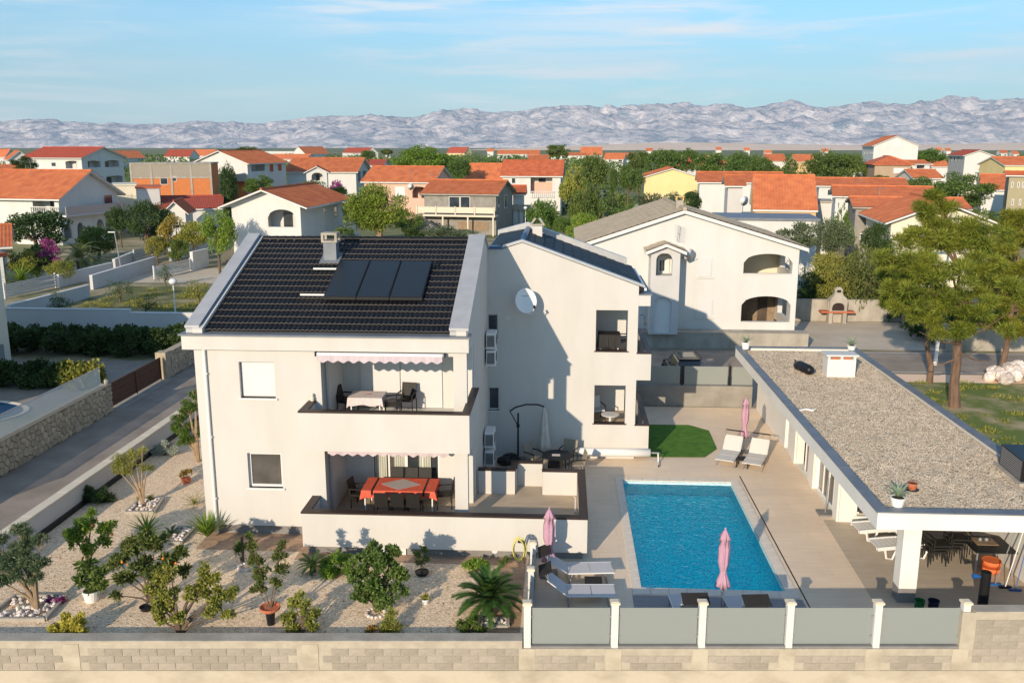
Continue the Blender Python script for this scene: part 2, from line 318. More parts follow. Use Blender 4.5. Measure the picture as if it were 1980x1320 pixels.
# ------------------------------------------------------------------ mesh + object helpers
WM = {}
class MB:
    def __init__(s): s.v = []; s.f = []
    def add(s, vs_, fs):
        k = len(s.v); s.v += [tuple(v) for v in vs_]; s.f += [tuple(i + k for i in f) for f in fs]; return s
    def box(s, x0, x1, y0, y1, z0, z1, M=None):
        p = [Vector((x, y, z)) for z in (z0, z1) for y in (y0, y1) for x in (x0, x1)]
        if M is not None: p = [M @ q for q in p]
        return s.add(p, [(0, 2, 3, 1), (4, 5, 7, 6), (0, 1, 5, 4), (2, 6, 7, 3), (0, 4, 6, 2), (1, 3, 7, 5)])
    def ext(s, poly, vec):
        n = len(poly); a = [Vector(p) for p in poly]; vec = Vector(vec); b = [p + vec for p in a]
        nm = sum(((a[i] - a[0]).cross(a[i + 1] - a[0]) for i in range(1, n - 1)), Vector())
        if nm.dot(vec) > 0: a.reverse(); b.reverse()
        return s.add(a + b, [tuple(range(n)), tuple(reversed(range(n, 2 * n)))] + [(i, i + n, (i + 1) % n + n, (i + 1) % n) for i in range(n)])
    def tube(s, pts, r, n=6, cap=True):
        pts = [Vector(p) for p in pts]; rr = r if isinstance(r, (list, tuple)) else [r] * len(pts); k = len(s.v); N = len(pts)
        ref = None
        for i, p in enumerate(pts):
            d = (pts[min(i + 1, N - 1)] - pts[max(i - 1, 0)]).normalized()
            a = d.cross(Vector((0, 0, 1)) if abs(d.z) < .95 else Vector((1, 0, 0))).normalized()
            if ref is not None and a.dot(ref) < 0: a = -a
            ref = a
            b = d.cross(a)
            for j in range(n):
                t = 2 * math.pi * j / n; s.v.append(tuple(p + (a * math.cos(t) + b * math.sin(t)) * rr[i]))
        for i in range(N - 1):
            for j in range(n):
                j2 = (j + 1) % n; s.f.append((k + i * n + j, k + i * n + j2, k + (i + 1) * n + j2, k + (i + 1) * n + j))
        if cap: s.f.append(tuple(k + j for j in reversed(range(n)))); s.f.append(tuple(k + (N - 1) * n + j for j in range(n)))
        return s
    def lathe(s, x, y, prof, n=16):
        k = len(s.v)
        for r, z in prof:
            for j in range(n):
                t = 2 * math.pi * j / n; s.v.append((x + r * math.cos(t), y + r * math.sin(t), z))
        for i in range(len(prof) - 1):
            for j in range(n):
                j2 = (j + 1) % n; s.f.append((k + i * n + j, k + i * n + j2, k + (i + 1) * n + j2, k + (i + 1) * n + j))
        s.f.append(tuple(k + j for j in reversed(range(n)))); s.f.append(tuple(k + (len(prof) - 1) * n + j for j in range(n)))
        return s
    def ball(s, c, r, n=8, m=6, sq=(1, 1, 1)):
        k = len(s.v)
        for i in range(m + 1):
            a = math.pi * i / m
            for j in range(n):
                t = 2 * math.pi * j / n; s.v.append((c[0] + r * sq[0] * math.sin(a) * math.cos(t), c[1] + r * sq[1] * math.sin(a) * math.sin(t), c[2] - r * sq[2] * math.cos(a)))
        for i in range(m):
            for j in range(n):
                j2 = (j + 1) % n; s.f.append((k + i * n + j, k + i * n + j2, k + (i + 1) * n + j2, k + (i + 1) * n + j))
        return s
    def build(s, name, m, parent=None, world=True, smooth=False, label=None, kind=None, bevel=0):
        me = bpy.data.meshes.new(name)
        v = s.v
        if parent is not None and world:
            inv = WM[parent.name].inverted(); v = [tuple(inv @ Vector(p)) for p in v]
        me.from_pydata(v, [], s.f)
        me.materials.append(MATS[m]); me.update()
        if smooth:
            me.polygons.foreach_set('use_smooth', [True] * len(me.polygons))
        o = bpy.data.objects.new(name, me); col.objects.link(o)
        if parent is not None: o.parent = parent; WM[o.name] = WM[parent.name]
        else: WM[o.name] = Matrix.Identity(4)
        if label: o['label'] = label
        if kind: o['kind'] = kind
        if bevel:
            bm_ = o.modifiers.new('bevel', 'BEVEL'); bm_.width = bevel; bm_.segments = 1; bm_.limit_method = 'ANGLE'
        return o
def T(name, label, cat, loc=(0, 0, 0), rz=0, group=None):
    o = bpy.data.objects.new(name, None); o.empty_display_size = .3; col.objects.link(o)
    o.location = loc; o.rotation_euler = (0, 0, rz); o['label'] = label; o['category'] = cat
    if group: o['group'] = group
    WM[o.name] = Matrix.Translation(loc) @ Matrix.Rotation(rz, 4, 'Z'); return o
def tag(o, label, cat, group=None, kind=None):
    if label: o['label'] = label
    if cat: o['category'] = cat
    if group: o['group'] = group
    if kind: o['kind'] = kind
    return o
def inst(src, parent, M, name=None):
    """another object on the same mesh, placed by matrix M in the parent's space"""
    o = bpy.data.objects.new(name or src.name.split('.')[0], src if isinstance(src, bpy.types.Mesh) else src.data); col.objects.link(o)
    if parent is not None: o.parent = parent
    o.matrix_basis = M; WM[o.name] = (WM[parent.name] if parent is not None else Matrix.Identity(4)) @ M; return o
def kids(o): return [c for c in o.children]
def copy_tree(o, loc, rz, label, group=None, sc=1):
    r = o.copy(); col.objects.link(r); r.location = loc; r.rotation_euler = (0, 0, rz); r['label'] = label; r.scale = (sc,) * 3 if isinstance(sc, (int, float)) else sc
    if group: r['group'] = group
    WM[r.name] = Matrix.Translation(loc) @ Matrix.Rotation(rz, 4, 'Z')
    for ch in o.children:
        c = ch.copy(); col.objects.link(c); c.parent = r
        for g in ch.children:
            d = g.copy(); col.objects.link(d); d.parent = c
    return r
def struct(name, mb, m, smooth=False):
    o = mb.build(name, m, smooth=smooth); o['kind'] = 'structure'; return o
def rmat(x, y, z, rz=0, rx=0, ry=0, s=1):
    return Matrix.Translation((x, y, z)) @ Matrix.Rotation(rz, 4, 'Z') @ Matrix.Rotation(ry, 4, 'Y') @ Matrix.Rotation(rx, 4, 'X') @ Matrix.Scale(s, 4)
def holed(mb, fn, u0, u1, z0, z1, holes, t):
    """wall with openings; fn(u, o, z) gives the point at u along, o inwards, z up; hole = (u0,u1,z0,z1[,arch rise])"""
    us = sorted({u0, u1, *[h[0] for h in holes], *[h[1] for h in holes]}); zs = sorted({z0, z1, *[h[2] for h in holes], *[h[3] for h in holes]})
    us = [u for u in us if u0 <= u <= u1]; zs = [z for z in zs if z0 <= z <= z1]
    def inh(a, b): return any(h[0] < a < h[1] and h[2] < b < h[3] for h in holes)
    def q(*p): k = len(mb.v); mb.v += [tuple(fn(*a)) for a in p]; mb.f.append((k, k + 1, k + 2, k + 3))
    solid = {}
    for i in range(len(us) - 1):
        for j in range(len(zs) - 1): solid[i, j] = not inh((us[i] + us[i + 1]) / 2, (zs[j] + zs[j + 1]) / 2)
    for (i, j), sd_ in solid.items():
        if not sd_: continue
        a, b, c, d = us[i], us[i + 1], zs[j], zs[j + 1]
        q((a, 0, c), (b, 0, c), (b, 0, d), (a, 0, d)); q((a, t, c), (a, t, d), (b, t, d), (b, t, c))
        if not solid.get((i - 1, j)): q((a, 0, c), (a, 0, d), (a, t, d), (a, t, c))
        if not solid.get((i + 1, j)): q((b, 0, c), (b, t, c), (b, t, d), (b, 0, d))
        if not solid.get((i, j - 1)): q((a, 0, c), (a, t, c), (b, t, c), (b, 0, c))
        if not solid.get((i, j + 1)): q((a, 0, d), (b, 0, d), (b, t, d), (a, t, d))
    for h in holes:
        if len(h) > 4 and h[4] > 0:
            n = 12; w_ = (h[1] - h[0]) / 2; uc = (h[0] + h[1]) / 2; rs = h[4]
            def zz(u): return h[3] - rs + rs * math.sqrt(max(0, 1 - ((u - uc) / w_) ** 2))
            for i in range(n):
                a = h[0] + 2 * w_ * i / n; b = h[0] + 2 * w_ * (i + 1) / n
                q((a, 0, zz(a)), (b, 0, zz(b)), (b, 0, h[3]), (a, 0, h[3])); q((a, t, zz(a)), (a, t, h[3]), (b, t, h[3]), (b, t, zz(b)))
                q((a, 0, zz(a)), (a, t, zz(a)), (b, t, zz(b)), (b, 0, zz(b)))
    return mb
def mesh_np(name, V, Fq, m, smooth=False):
    me = bpy.data.meshes.new(name); n = len(Fq); k = Fq.shape[1]
    me.vertices.add(len(V)); me.vertices.foreach_set('co', V.astype(np.float32).ravel())
    me.loops.add(n * k); me.loops.foreach_set('vertex_index', Fq.astype(np.int32).ravel())
    me.polygons.add(n); me.polygons.foreach_set('loop_start', np.arange(n, dtype=np.int32) * k)
    try: me.polygons.foreach_set('loop_total', np.full(n, k, dtype=np.int32))
    except Exception: pass
    if smooth: me.polygons.foreach_set('use_smooth', np.ones(n, dtype=bool))
    me.materials.append(MATS[m]); me.update(calc_edges=True); return me
def leaf_cloud(name, clumps, n, L, W, m, seed=0, up=.35, shell=.55, spiky=0.0):
    """n leaf quads spread over clump ellipsoids (x,y,z,rx,ry,rz)"""
    g = np.random.default_rng(seed); C = np.array(clumps, float); vol = (C[:, 3] * C[:, 4] * C[:, 5]) ** .67; k = g.choice(len(C), n, p=vol / vol.sum())
    d = g.normal(size=(n, 3)); d /= np.linalg.norm(d, axis=1)[:, None]
    rad = shell + (1 - shell) * g.random(n) ** .6
    P = C[k, :3] + d * C[k, 3:6] * rad[:, None]
    ax = g.normal(size=(n, 3)) * (1 - spiky) + d * (.6 + 1.6 * spiky) + np.array([0, 0, up]); ax /= np.linalg.norm(ax, axis=1)[:, None]
    s_ = np.cross(ax, g.normal(size=(n, 3))); s_ /= np.linalg.norm(s_, axis=1)[:, None]
    Ln = L * (.6 + .8 * g.random(n))[:, None]; Wn = W * (.6 + .8 * g.random(n))[:, None]
    V = np.stack([P, P + ax * Ln * .5 + s_ * Wn * .5, P + ax * Ln, P + ax * Ln * .5 - s_ * Wn * .5], 1).reshape(-1, 3)
    return mesh_np(name, V, np.arange(4 * n).reshape(-1, 4), m)
def clumps_in(nc, c, r, cr, seed, flat=1.0, bottom=-1.0):
    g = random.Random(seed); out = []
    while len(out) < nc:
        x, y, z = (g.uniform(-1, 1) for _ in range(3)); q = x * x + y * y + z * z
        if q > 1 or q < .18 or z < bottom: continue
        k = cr * g.uniform(.65, 1.3); out.append((c[0] + x * r[0], c[1] + y * r[1], c[2] + z * r[2], k, k, k * flat))
    return out
leafmat('roof_pebble', (.42, .33, .22), (.90, .76, .55), 0.0, 3)

# ================================================================== GROUND
GATE_SL = .056                        # the street wall runs 3.2 degrees off the house
def yw(x): return 19.78 + GATE_SL * x
def sheet(name, m, quads, z):
    mb = MB()
    for q in quads:
        mb.add([(x, y, z) for x, y in q], [tuple(range(len(q)))])
    return struct(name, mb, m)
POOL = (2.28, 6.20, 23.0, 31.2); PO = (2.02, 6.5, 22.62, 31.48)
def rq(x0, x1, y0, y1): return [(x0, y0), (x1, y0), (x1, y1), (x0, y1)]
G0 = .15
def fq(x0, x1, y1, off=G0): return [(x0, yw(x0) + off), (x1, yw(x1) + off), (x1, y1), (x0, y1)]
sheet('ground', 'soil_dry', [fq(-60, PO[0], PO[2]), fq(PO[0], PO[1], PO[2]), fq(PO[1], 60, PO[2]), rq(-60, PO[0], PO[2], PO[3]), rq(PO[1], 60, PO[2], PO[3]), rq(-60, 60, PO[3], 120)], -.012)
sheet('far_ground', 'country', [rq(-9000, -60, 22, 120), rq(60, 9000, 22, 120), rq(-9000, 9000, 120, 12000)], -.03)
sheet('street_below', 'pale_dust', [[(-200, -200), (200, -200), (200, yw(200)), (-200, yw(-200))]], -1.6)
sheet('gravel_garden', 'gravel', [fq(-16.1, -.95, 24.2), rq(-16.1, -7.8, 24.2, 24.75), rq(-16.1, -11.0, 24.75, 46)], 0)
sheet('garden_path', 'pavers_brown', [rq(-7.8, -.95, 24.2, 25.2), rq(-11.0, -7.8, 24.75, 26.2), fq(-1.75, -.95, 24.2)], .006)
sheet('pool_deck', 'deck', [fq(-.95, PO[0], PO[2]), [(PO[0], PO[2] - 1.75 + 0), (PO[0], PO[2] - 1.75), (PO[0], PO[2] - 1.75), (PO[0], PO[2] - 1.75)],
      fq(PO[1], 9.6, PO[2]), fq(PO[0], PO[1], PO[2]), rq(-.95, PO[0], PO[2], PO[3]), rq(PO[1], 9.6, PO[2], 40.9), rq(-.95, PO[1], PO[3], 34), rq(3.0, PO[1], 34, 40.9), rq(-2.8, -.95, 28.6, 34)], .010)
sheet('pavilion_floor', 'deck_pavilion', [[(8.35, yw(8.35) + .1), (13.3, yw(13.3) + .1), (13.3, 41), (9.1, 41), (9.1, 28), (8.6, 28)]], .016)
sheet('grey_deck_strip', 'deck_grey', [[(2.0, 21.35), (6.55, 21.35), (6.55, 22.58), (2.0, 22.58)]], .016)
# narrow drain line beside the pool
sheet('drain_channel', 'black_metal', [[(6.62, 21.3), (6.66, 21.3), (6.66, 31.9), (6.62, 31.9)]], .014)
# village street on the left
sheet('street', 'asphalt', [rq(-20.55, -16.45, 10, 66)], .004)
sheet('street_gutter', 'concrete', [rq(-21.0, -20.3, 38.8, 44.9)], .012)
sheet('court_paving', 'tile_paving', [rq(-33, -20.95, 38.0, 48.6)], .004)
sheet('meadow', 'grass_dark', [rq(-38, -13, 55.3, 76)], .004)
sheet('lane', 'court_concrete', [rq(-70, -17, 78, 88)], .006)
# road on the right
sheet('main_road', 'asphalt', [rq(2.5, 120, 48.0, 53.3)], .006)
sheet('parking_apron', 'road_dust', [rq(3.0, 13.6, 41.2, 48.0)], .004)
for nm, y0 in (('edge_line', 52.95), ('edge_line', 48.25)):
    sheet(nm, 'paint', [rq(13, 120, y0, y0 + .12)], .012)
sheet('verge', 'sand_plain', [rq(13.6, 120, 46.2, 47.9)], .003)
sheet('right_meadow', 'meadow', [rq(13.45, 60, 22, 46.2)], .006)
sheet('neighbour_yard', 'court_concrete', [rq(14.5, 24.0, 53.7, 62.6)], .02)
sheet('turf_carpet', 'turf', [[(3.1, 33.75), (5.65, 33.85), (6.3, 34.9), (6.35, 37.3), (5.6, 38.05), (3.1, 38.0)]], .035)
# far right sea and the sandy plain under the mountains
sheet('sea', 'sea', [[(395, 860), (1500, 860), (1500, 1020), (440, 1020)]], .3)
mb = MB()
for i in range(40):
    x0 = -400 + i * 160; x1 = x0 + 160
    h0 = 30 + 9 * math.sin(i * .35) - (max(0, 700 - x0) * .03); h1 = 30 + 9 * math.sin((i + 1) * .35) - (max(0, 700 - x1) * .03)
    mb.add([(x0, 3300, 0), (x1, 3300, 0), (x1, 5200, h1), (x0, 5200, h0), (x1, 5900, h1), (x0, 5900, h0)], [(0, 1, 2, 3), (3, 2, 4, 5)])
struct('sandy_plain', mb, 'sand_plain')
# limestone mountain range
def mountains():
    nx, ny = 620, 70; D0, D1 = 9000., 15000.
    ridge = [(-200, 232), (0, 236), (80, 232), (160, 238), (290, 243), (400, 238), (500, 240), (600, 228), (720, 222), (800, 226), (875, 211), (930, 219), (1000, 212), (1080, 205), (1140, 203), (1200, 206), (1280, 198), (1360, 204), (1440, 208), (1520, 199), (1600, 206), (1660, 196), (1740, 200), (1830, 186), (1900, 196), (1980, 192), (2200, 200)]
    V = []; F = []
    for j in range(ny + 1):
        t = j / ny; Y = D0 + (D1 - D0) * t
        for i in range(nx + 1):
            px = -160 + 2300 * i / nx
            for k in range(len(ridge) - 1):
                if ridge[k][0] <= px <= ridge[k + 1][0]:
                    q = (px - ridge[k][0]) / (ridge[k + 1][0] - ridge[k][0]); yy = ridge[k][1] * (1 - q) + ridge[k + 1][1] * q; break
            top = ap(px, yy, D1 * .93).z; X = ap(px, 300, Y).x
            from mathutils import noise
            p = Vector((X * .0011, Y * .0011, 3.3)); a = noise.fractal(p * 1.6, .75, 2.2, 8); a2 = 1 - abs(noise.noise(Vector((X * .0009, Y * .0016, 9))) * 2)
            prof = min(1, (t / .93)) ** .62 if t < .93 else 1 - (t - .93) * 2
            z = top * prof * (1 + .0 * a) + (a * 100 + (a2 - .5) * 130) * (1 - abs(2 * min(t / .93, 1) - 1) ** 3) * (.4 + .6 * top / 700.) + noise.fractal(p * 5, .8, 2.2, 4) * 9 * t
            V.append((X, Y, max(z, -2) if j else -2))
    for j in range(ny):
        for i in range(nx): k = j * (nx + 1) + i; F.append((k, k + 1, k + nx + 2, k + nx + 1))
    me = mesh_np('mountains', np.array(V), np.array(F), 'limestone'); o = bpy.data.objects.new('mountains', me); col.objects.link(o); o['kind'] = 'structure'
mountains()

# ================================================================== POOL
x0, x1, y0, y1 = POOL; X0, X1, Y0, Y1 = PO
pool = T('swimming_pool', 'rectangular turquoise swimming pool with pale stone coping in the deck', 'swimming pool', ((x0 + x1) / 2, (y0 + y1) / 2, 0))
mb = MB(); d = -.50
mb.add([(x0, y0, d), (x1, y0, d), (x1, y1, d), (x0, y1, d), (x0, y0, .0), (x1, y0, .0), (x1, y1, .0), (x0, y1, .0)], [(0, 1, 2, 3), (0, 4, 5, 1), (1, 5, 6, 2), (2, 6, 7, 3), (3, 7, 4, 0)])
mb.build('basin', 'pool_mosaic', pool)
mb = MB()
for a in ((X0, x0, Y0, Y1), (x1, X1, Y0, Y1), (x0, x1, Y0, y0), (x0, x1, y1, Y1)): mb.box(*a, -.1, .03)
# coping stones one by one
st = MB(); st.box(-.245, .245, -.13, .13, 0, .035); s0 = None
def stones(xa, ya, xb, yb, wid, rz):
    global s0
    L = math.hypot(xb - xa, yb - ya); n = max(1, round(L / .5)); q = L / n
    for i in range(n):
        t = (i + .5) / n; M = rmat(xa + (xb - xa) * t - pool.location.x, ya + (yb - ya) * t - pool.location.y, .0, rz) @ Matrix.Diagonal((q / .5, wid / .26, 1, 1))
        if s0 is None: s0 = st.build('coping_stone', 'pool_coping', pool, world=False); s0.matrix_basis = M
        else: inst(s0, pool, M)
stones(X0, (Y0 + y0) / 2, X1, (Y0 + y0) / 2, y0 - Y0, 0); stones(X0, (Y1 + y1) / 2, X1, (Y1 + y1) / 2, Y1 - y1, 0)
stones((X0 + x0) / 2, y0, (X0 + x0) / 2, y1, x0 - X0, R(90)); stones((X1 + x1) / 2, y0, (X1 + x1) / 2, y1, X1 - x1, R(90))
mb = MB()
for a in ((X0, x0, Y0, Y1), (x1, X1, Y0, Y1), (x0, x1, Y0, y0), (x0, x1, y1, Y1)): mb.box(*a, -.1, -.004)
mb.build('coping_bed', 'mortar', pool)
mb = MB(); mb.box(x0, x1, y1 - .012, y1 - .002, -.49, -.01); mb.box(x1 - .012, x1 - .002, y0, y1 - .013, -.22, -.01); mb.box(x0 + .002, x0 + .012, y0, y1 - .013, -.22, -.01); mb.build('tile_band', 'band_tile', pool)
w_ = MB(); w_.add([(x0, y0, -.10), (x1, y0, -.10), (x1, y1, -.10), (x0, y1, -.10)], [(0, 1, 2, 3)]); struct('pool_water', w_, 'water')

# ================================================================== HOUSE
house = T('house', 'large white two-storey villa with black tiled roof, solar panels and long gabled wing', 'house', (-7, 28, 0))
FY = 25.85; HL = -11.05; HR = -2.8; WY = 33.6; FL1 = .5; FL2 = 3.45; TOPZ = 6.0; BW = 28.5
def fnY(Y): return lambda u, o, z: (u, Y + o, z)
def fnX(X, s): return lambda u, o, z: (X - s * o, u, z)      # s=+1: outside faces +x
# facade with the two loggia openings and windows
mb = MB()
holed(mb, fnY(FY), HL, HR, .32, TOPZ, [(-7.2, -3.2, .32, 3.02), (-7.2, -3.2, FL2, 5.82), (-9.7, -8.62, 4.46, 5.58), (-9.62, -8.55, 1.58, 2.70)], .28)
holed(mb, lambda u, o, z: (HL + o, u, z), FY + .28, 38, .32, TOPZ, [], .28)
holed(mb, fnX(HR, 1), FY + .28, 38, .32, TOPZ, [(FY + .28, 27.9, .32, 3.02), (FY + .28, 27.9, FL2, 5.82)], .28)
holed(mb, fnY(38), HL, HR, .32, TOPZ, [], .28)
mb.build('wall', 'stucco', house)
# gable walls under the verge copings
RZ = lambda y: 6.45 + .37 * (y - 25.95)
for xa in (-11.05, -3.1):
    mb = MB(); mb.ext([(xa, FY, 6.0), (xa, 38.0, 6.0), (xa, 38.0, 6.55), (xa, 31.9, 8.78), (xa, FY, 6.58)], (.3, 0, 0)); mb.build('gable_wall', 'stucco', house)
mb = MB()
mb.box(HL + .12, HR - .12, FY + .12, FY + .3, 0, .32); mb.box(HL + .12, HL + .3, FY + .3, 38, 0, .32); mb.box(HR - .3, HR - .12, FY + .3, 38, 0, .32)
mb.build('plinth', 'plinth_grey', house)
# loggia rooms
mb = MB()
mb.box(-7.3, HR - .02, FY + .02, 28.6, FL1 - .3, FL1); mb.build('loggia_floor', 'deck_terrace', house)
mb = MB()
for zf, zt in ((FL1, 3.02), (FL2, 5.82)):
    mb.box(-7.45, -7.2, FY + .28, BW + .25, zf - .1, zt + .2)
    mb.box(-7.45, HR - .28, FY + .28, BW + .25, zt, zt + .25)
holed(mb, fnY(BW), -7.2, HR - .28, FL1, 3.02, [(-6.35, -4.05, FL1, 2.75)], .25)
holed(mb, fnY(BW), -7.2, HR - .28, FL2, 5.82, [], .25)
mb.box(-7.2, HR - .28, FY + .28, BW, FL2 - .25, FL2)
mb.box(-3.08, HR - .02, 27.6, 27.9, .32, 5.82)
mb.build('loggia_wall', 'stucco_white', house)
# roller shutters closing the upper loggia doors (two leaves) and a shutter on the left window
for a, b in ((-6.6, -5.3), (-5.24, -3.9)):
    m_ = MB(); m_.box(a, b, BW - .05, BW - .01, FL2 + .02, 5.7); s = m_.build('roller_shutter', 'shutter', house)
m_ = MB(); m_.box(-9.68, -8.64, FY + .14, FY + .18, 4.48, 5.57); s = m_.build('roller_shutter', 'shutter', house)
m_ = MB()
for i in range(18): m_.box(-9.67, -8.65, FY + .128, FY + .14, 4.49 + i * .06, 4.535 + i * .06)
m_.build('slat', 'shutter', s)
m_ = MB(); m_.box(-9.76, -8.56, FY - .06, FY + .13, 4.41, 4.46); m_.build('sill', 'white_trim', house)
def window(parent, fn, u0, u1, z0, z1, fr='white_plastic', gl='glass_dark', mid=False, fw=.06, d=.12, name='window'):
    m1 = MB()
    def bx(a, b, c, e, o0, o1):
        P = [fn(u, o, z) for z in (c, e) for o in (o0, o1) for u in (a, b)]; m1.add(P, [(0, 2, 3, 1), (4, 5, 7, 6), (0, 1, 5, 4), (2, 6, 7, 3), (0, 4, 6, 2), (1, 3, 7, 5)])
    bx(u0, u1, z0, z0 + fw, d, d + .06); bx(u0, u1, z1 - fw, z1, d, d + .06); bx(u0, u0 + fw, z0 + fw, z1 - fw, d, d + .06); bx(u1 - fw, u1, z0 + fw, z1 - fw, d, d + .06)
    if mid: c = (u0 + u1) / 2; bx(c - fw / 2, c + fw / 2, z0 + fw, z1 - fw, d, d + .06)
    f = m1.build(name, fr, parent); m2 = m1.__class__(); m1 = m2
    spans = [(u0 + fw, (u0 + u1) / 2 - fw / 2), ((u0 + u1) / 2 + fw / 2, u1 - fw)] if mid else [(u0 + fw, u1 - fw)]
    for a, b in spans:
        m1 = MB(); P = [fn(u, o, z) for z in (z0 + fw, z1 - fw) for o in (d + .03, d + .045) for u in (a, b)]
        m1.add(P, [(0, 2, 3, 1), (4, 5, 7, 6), (0, 1, 5, 4), (2, 6, 7, 3), (0, 4, 6, 2), (1, 3, 7, 5)]); m1.build('pane', gl, f)
    return f
window(house, fnY(FY), -9.62, -8.55, 1.58, 2.70, gl='glass_room', fw=.07)
m_ = MB(); m_.box(-9.68, -8.49, FY - .06, FY + .11, 1.53, 1.58); m_.build('sill', 'white_trim', house)
# lower loggia glass doors, curtains behind
f = window(house, fnY(BW), -6.35, -5.2, FL1, 2.75, 'white_metal', 'glass_room', True, name='sliding_door')
f = window(house, fnY(BW), -5.2, -4.05, FL1, 2.75, 'white_metal', 'glass_dark', True, name='sliding_door')
for a, b in ((-6.25, -5.85), (-5.6, -5.25), (-4.75, -4.35)):
    m_ = MB(); n = 10
    for i in range(n):
        ua = a + (b - a) * i / n; ub = a + (b - a) * (i + 1) / n; o = .03 * (i % 2)
        m_.add([(ua, BW + .10 + o, FL1 + .1), (ub, BW + .10 + .03 - o, FL1 + .1), (ub, BW + .10 + .03 - o, 2.65), (ua, BW + .10 + o, 2.65)], [(0, 1, 2, 3)])
    m_.build('curtain', 'curtain', house)
m_ = MB(); m_.box(-6.35, -4.05, BW + .2, BW + .24, FL1, 2.75); m_.build('room_interior', 'wood_panel', house)
# eave parapet, coping, copings of the verges
mb = MB(); mb.box(-11.35, -2.72, FY - .14, FY + .32, 5.97, 6.40); mb.build('eave_parapet', 'stucco', house)
mb = MB(); mb.box(-11.42, -2.68, FY - .2, FY + .36, 6.40, 6.45); mb.build('eave_coping', 'zinc', house)
def verge(xa, xb, name='verge_coping'):
    m1 = MB(); z = lambda y, k: 6.45 + .37 * (y - 25.95) + k
    m1.ext([(xa, FY + .05, z(FY + .05, .16)), (xa, 31.9, z(31.9, .16)), (xa, 38.2, 6.4), (xa, 38.2, 6.46), (xa, 31.9, z(31.9, .22)), (xa, FY + .05, z(FY + .05, .24))], (xb - xa, 0, 0))
    m1.ext([(xa + .02, FY + .08, 6.42), (xb - .02, FY + .08, 6.42), (xb - .02, FY + .08, z(FY, .16)), (xa + .02, FY + .08, z(FY, .16))], (0, .3, 0))
    return m1.build(name, 'metal_coping', house)
verge(-11.3, -10.86); verge(-3.32, -2.74)
mb = MB(); mb.ext([(-10.85, FY + .2, RZ(FY + .2) + .0), (-10.85, 31.8, RZ(31.8) + .0), (-10.85, 31.8, RZ(31.8) + .20), (-10.85, FY + .2, RZ(FY + .2) + .2)], (.03, 0, 0)); mb.build('flashing', 'blue_flashing', house)
# roof boards and roof tiles
mb = MB(); mb.ext([(-10.82, FY + .3, RZ(FY + .3) - .06), (-10.82, 31.9, RZ(31.9) - .06), (-10.82, 38, 6.42), (-10.82, 38, 6.3), (-10.82, FY + .3, 6.3)], (7.5, 0, 0)); mb.build('roof_boarding', 'black_metal', house)
NC, NR = 25, 16; tw = 7.46 / NC; ry = (31.85 - 26.05) / NR
def tile_mesh():
    m1 = MB(); n = 12; top = []; pr = []
    for i in range(n + 1):
        u = i / n; zz = .022 + .030 * abs(math.sin(u * 2 * math.pi)) ** .8 if True else 0
        pr.append((u * tw * .985, zz))
    L = ry * 1.16; k = 0
    for y, dz in ((0, .028), (L, -.004)):
        for u, zz in pr: m1.v.append((u, y, zz + dz))
    for i in range(n): m1.f.append((i, i + 1, n + 2 + i, n + 1 + i))
    b = len(m1.v)
    for u, zz in pr: m1.v.append((u, .004, zz + .028 - .017))
    for i in range(n): m1.f.append((i + 1, i, b + i, b + i + 1))
    return m1
tm = tile_mesh(); src = None; rest = MB(); cnt = 0; sl = math.atan(.37)
for r_ in range(NR):
    for c in range(NC):
        x = -10.80 + c * tw; y = 26.03 + r_ * ry
        M = Matrix.Translation((x, y, RZ(y))) @ Matrix.Rotation(sl, 4, 'X') @ Matrix.Scale(1 / math.cos(sl), 4, (0, 1, 0)); Ml = WM[house.name].inverted() @ M
        hidden = (-7.3 < x < -4.7 and 27.9 < y < 29.7)
        if cnt < 300 and not hidden:
            Ml = Ml @ rmat(0, 0, rnd(-.002, .002), rnd(-.004, .004))
            if src is None: src = tm.build('roof_tile', 'black_tile', house, world=False); src.matrix_basis = Ml
            else: inst(src, house, Ml)
            cnt += 1
        else: rest.add([M @ Vector(v) for v in tm.v], tm.f)
rs = rest.build('roof_tile', 'black_tile', house, kind='stuff')
for me_ in (src.data, rs.data):
    me_.materials.append(MATS['tile_edge']); nf = len(tm.f)
    for k_, pl in enumerate(me_.polygons):
        if k_ % nf >= nf // 2: pl.material_index = 1
rt = MB(); n = 8
for yy in (0, 1):
    for i in range(n + 1): a = math.pi * i / n; rt.v.append((yy * .315, -.13 * math.cos(a), .11 * math.sin(a) + yy * .012))
for i in range(n): rt.f.append((i, i + 1, n + 2 + i, n + 1 + i))
src = None
for i in range(25):
    M = WM[house.name].inverted() @ Matrix.Translation((-10.82 + i * .30, 31.9, 8.66))
    if src is None: src = rt.build('ridge_tile', 'black_tile', house, world=False); src.matrix_basis = M
    else: inst(src, house, M)
# chimney on the roof
mb = MB(); cx, cy = -7.92, 30.45; mb.box(cx - .22, cx + .22, cy - .22, cy + .22, 7.9, 8.72); ch = mb.build('chimney', 'render_grey', house); ch.data.materials[0] = MATS['zinc']
mb = MB(); mb.box(cx - .27, cx + .27, cy - .27, cy + .27, 8.72, 8.78); mb.box(cx - .27, cx + .27, cy - .27, cy + .27, 8.98, 9.05)
for a in (-.27, .19):
    for b in (-.27, .19): mb.box(cx + a, cx + a + .08, cy + b, cy + b + .08, 8.78, 8.98)
mb.build('chimney_cap', 'concrete', ch)
mb = MB(); mb.ext([(cx - .34, cy - .4, RZ(cy - .4) + .075), (cx + .34, cy - .4, RZ(cy - .4) + .075), (cx + .34, cy + .3, RZ(cy + .3) + .08), (cx - .34, cy + .3, RZ(cy + .3) + .08)], (0, 0, .015)); mb.build('chimney_flashing', 'zinc', ch)
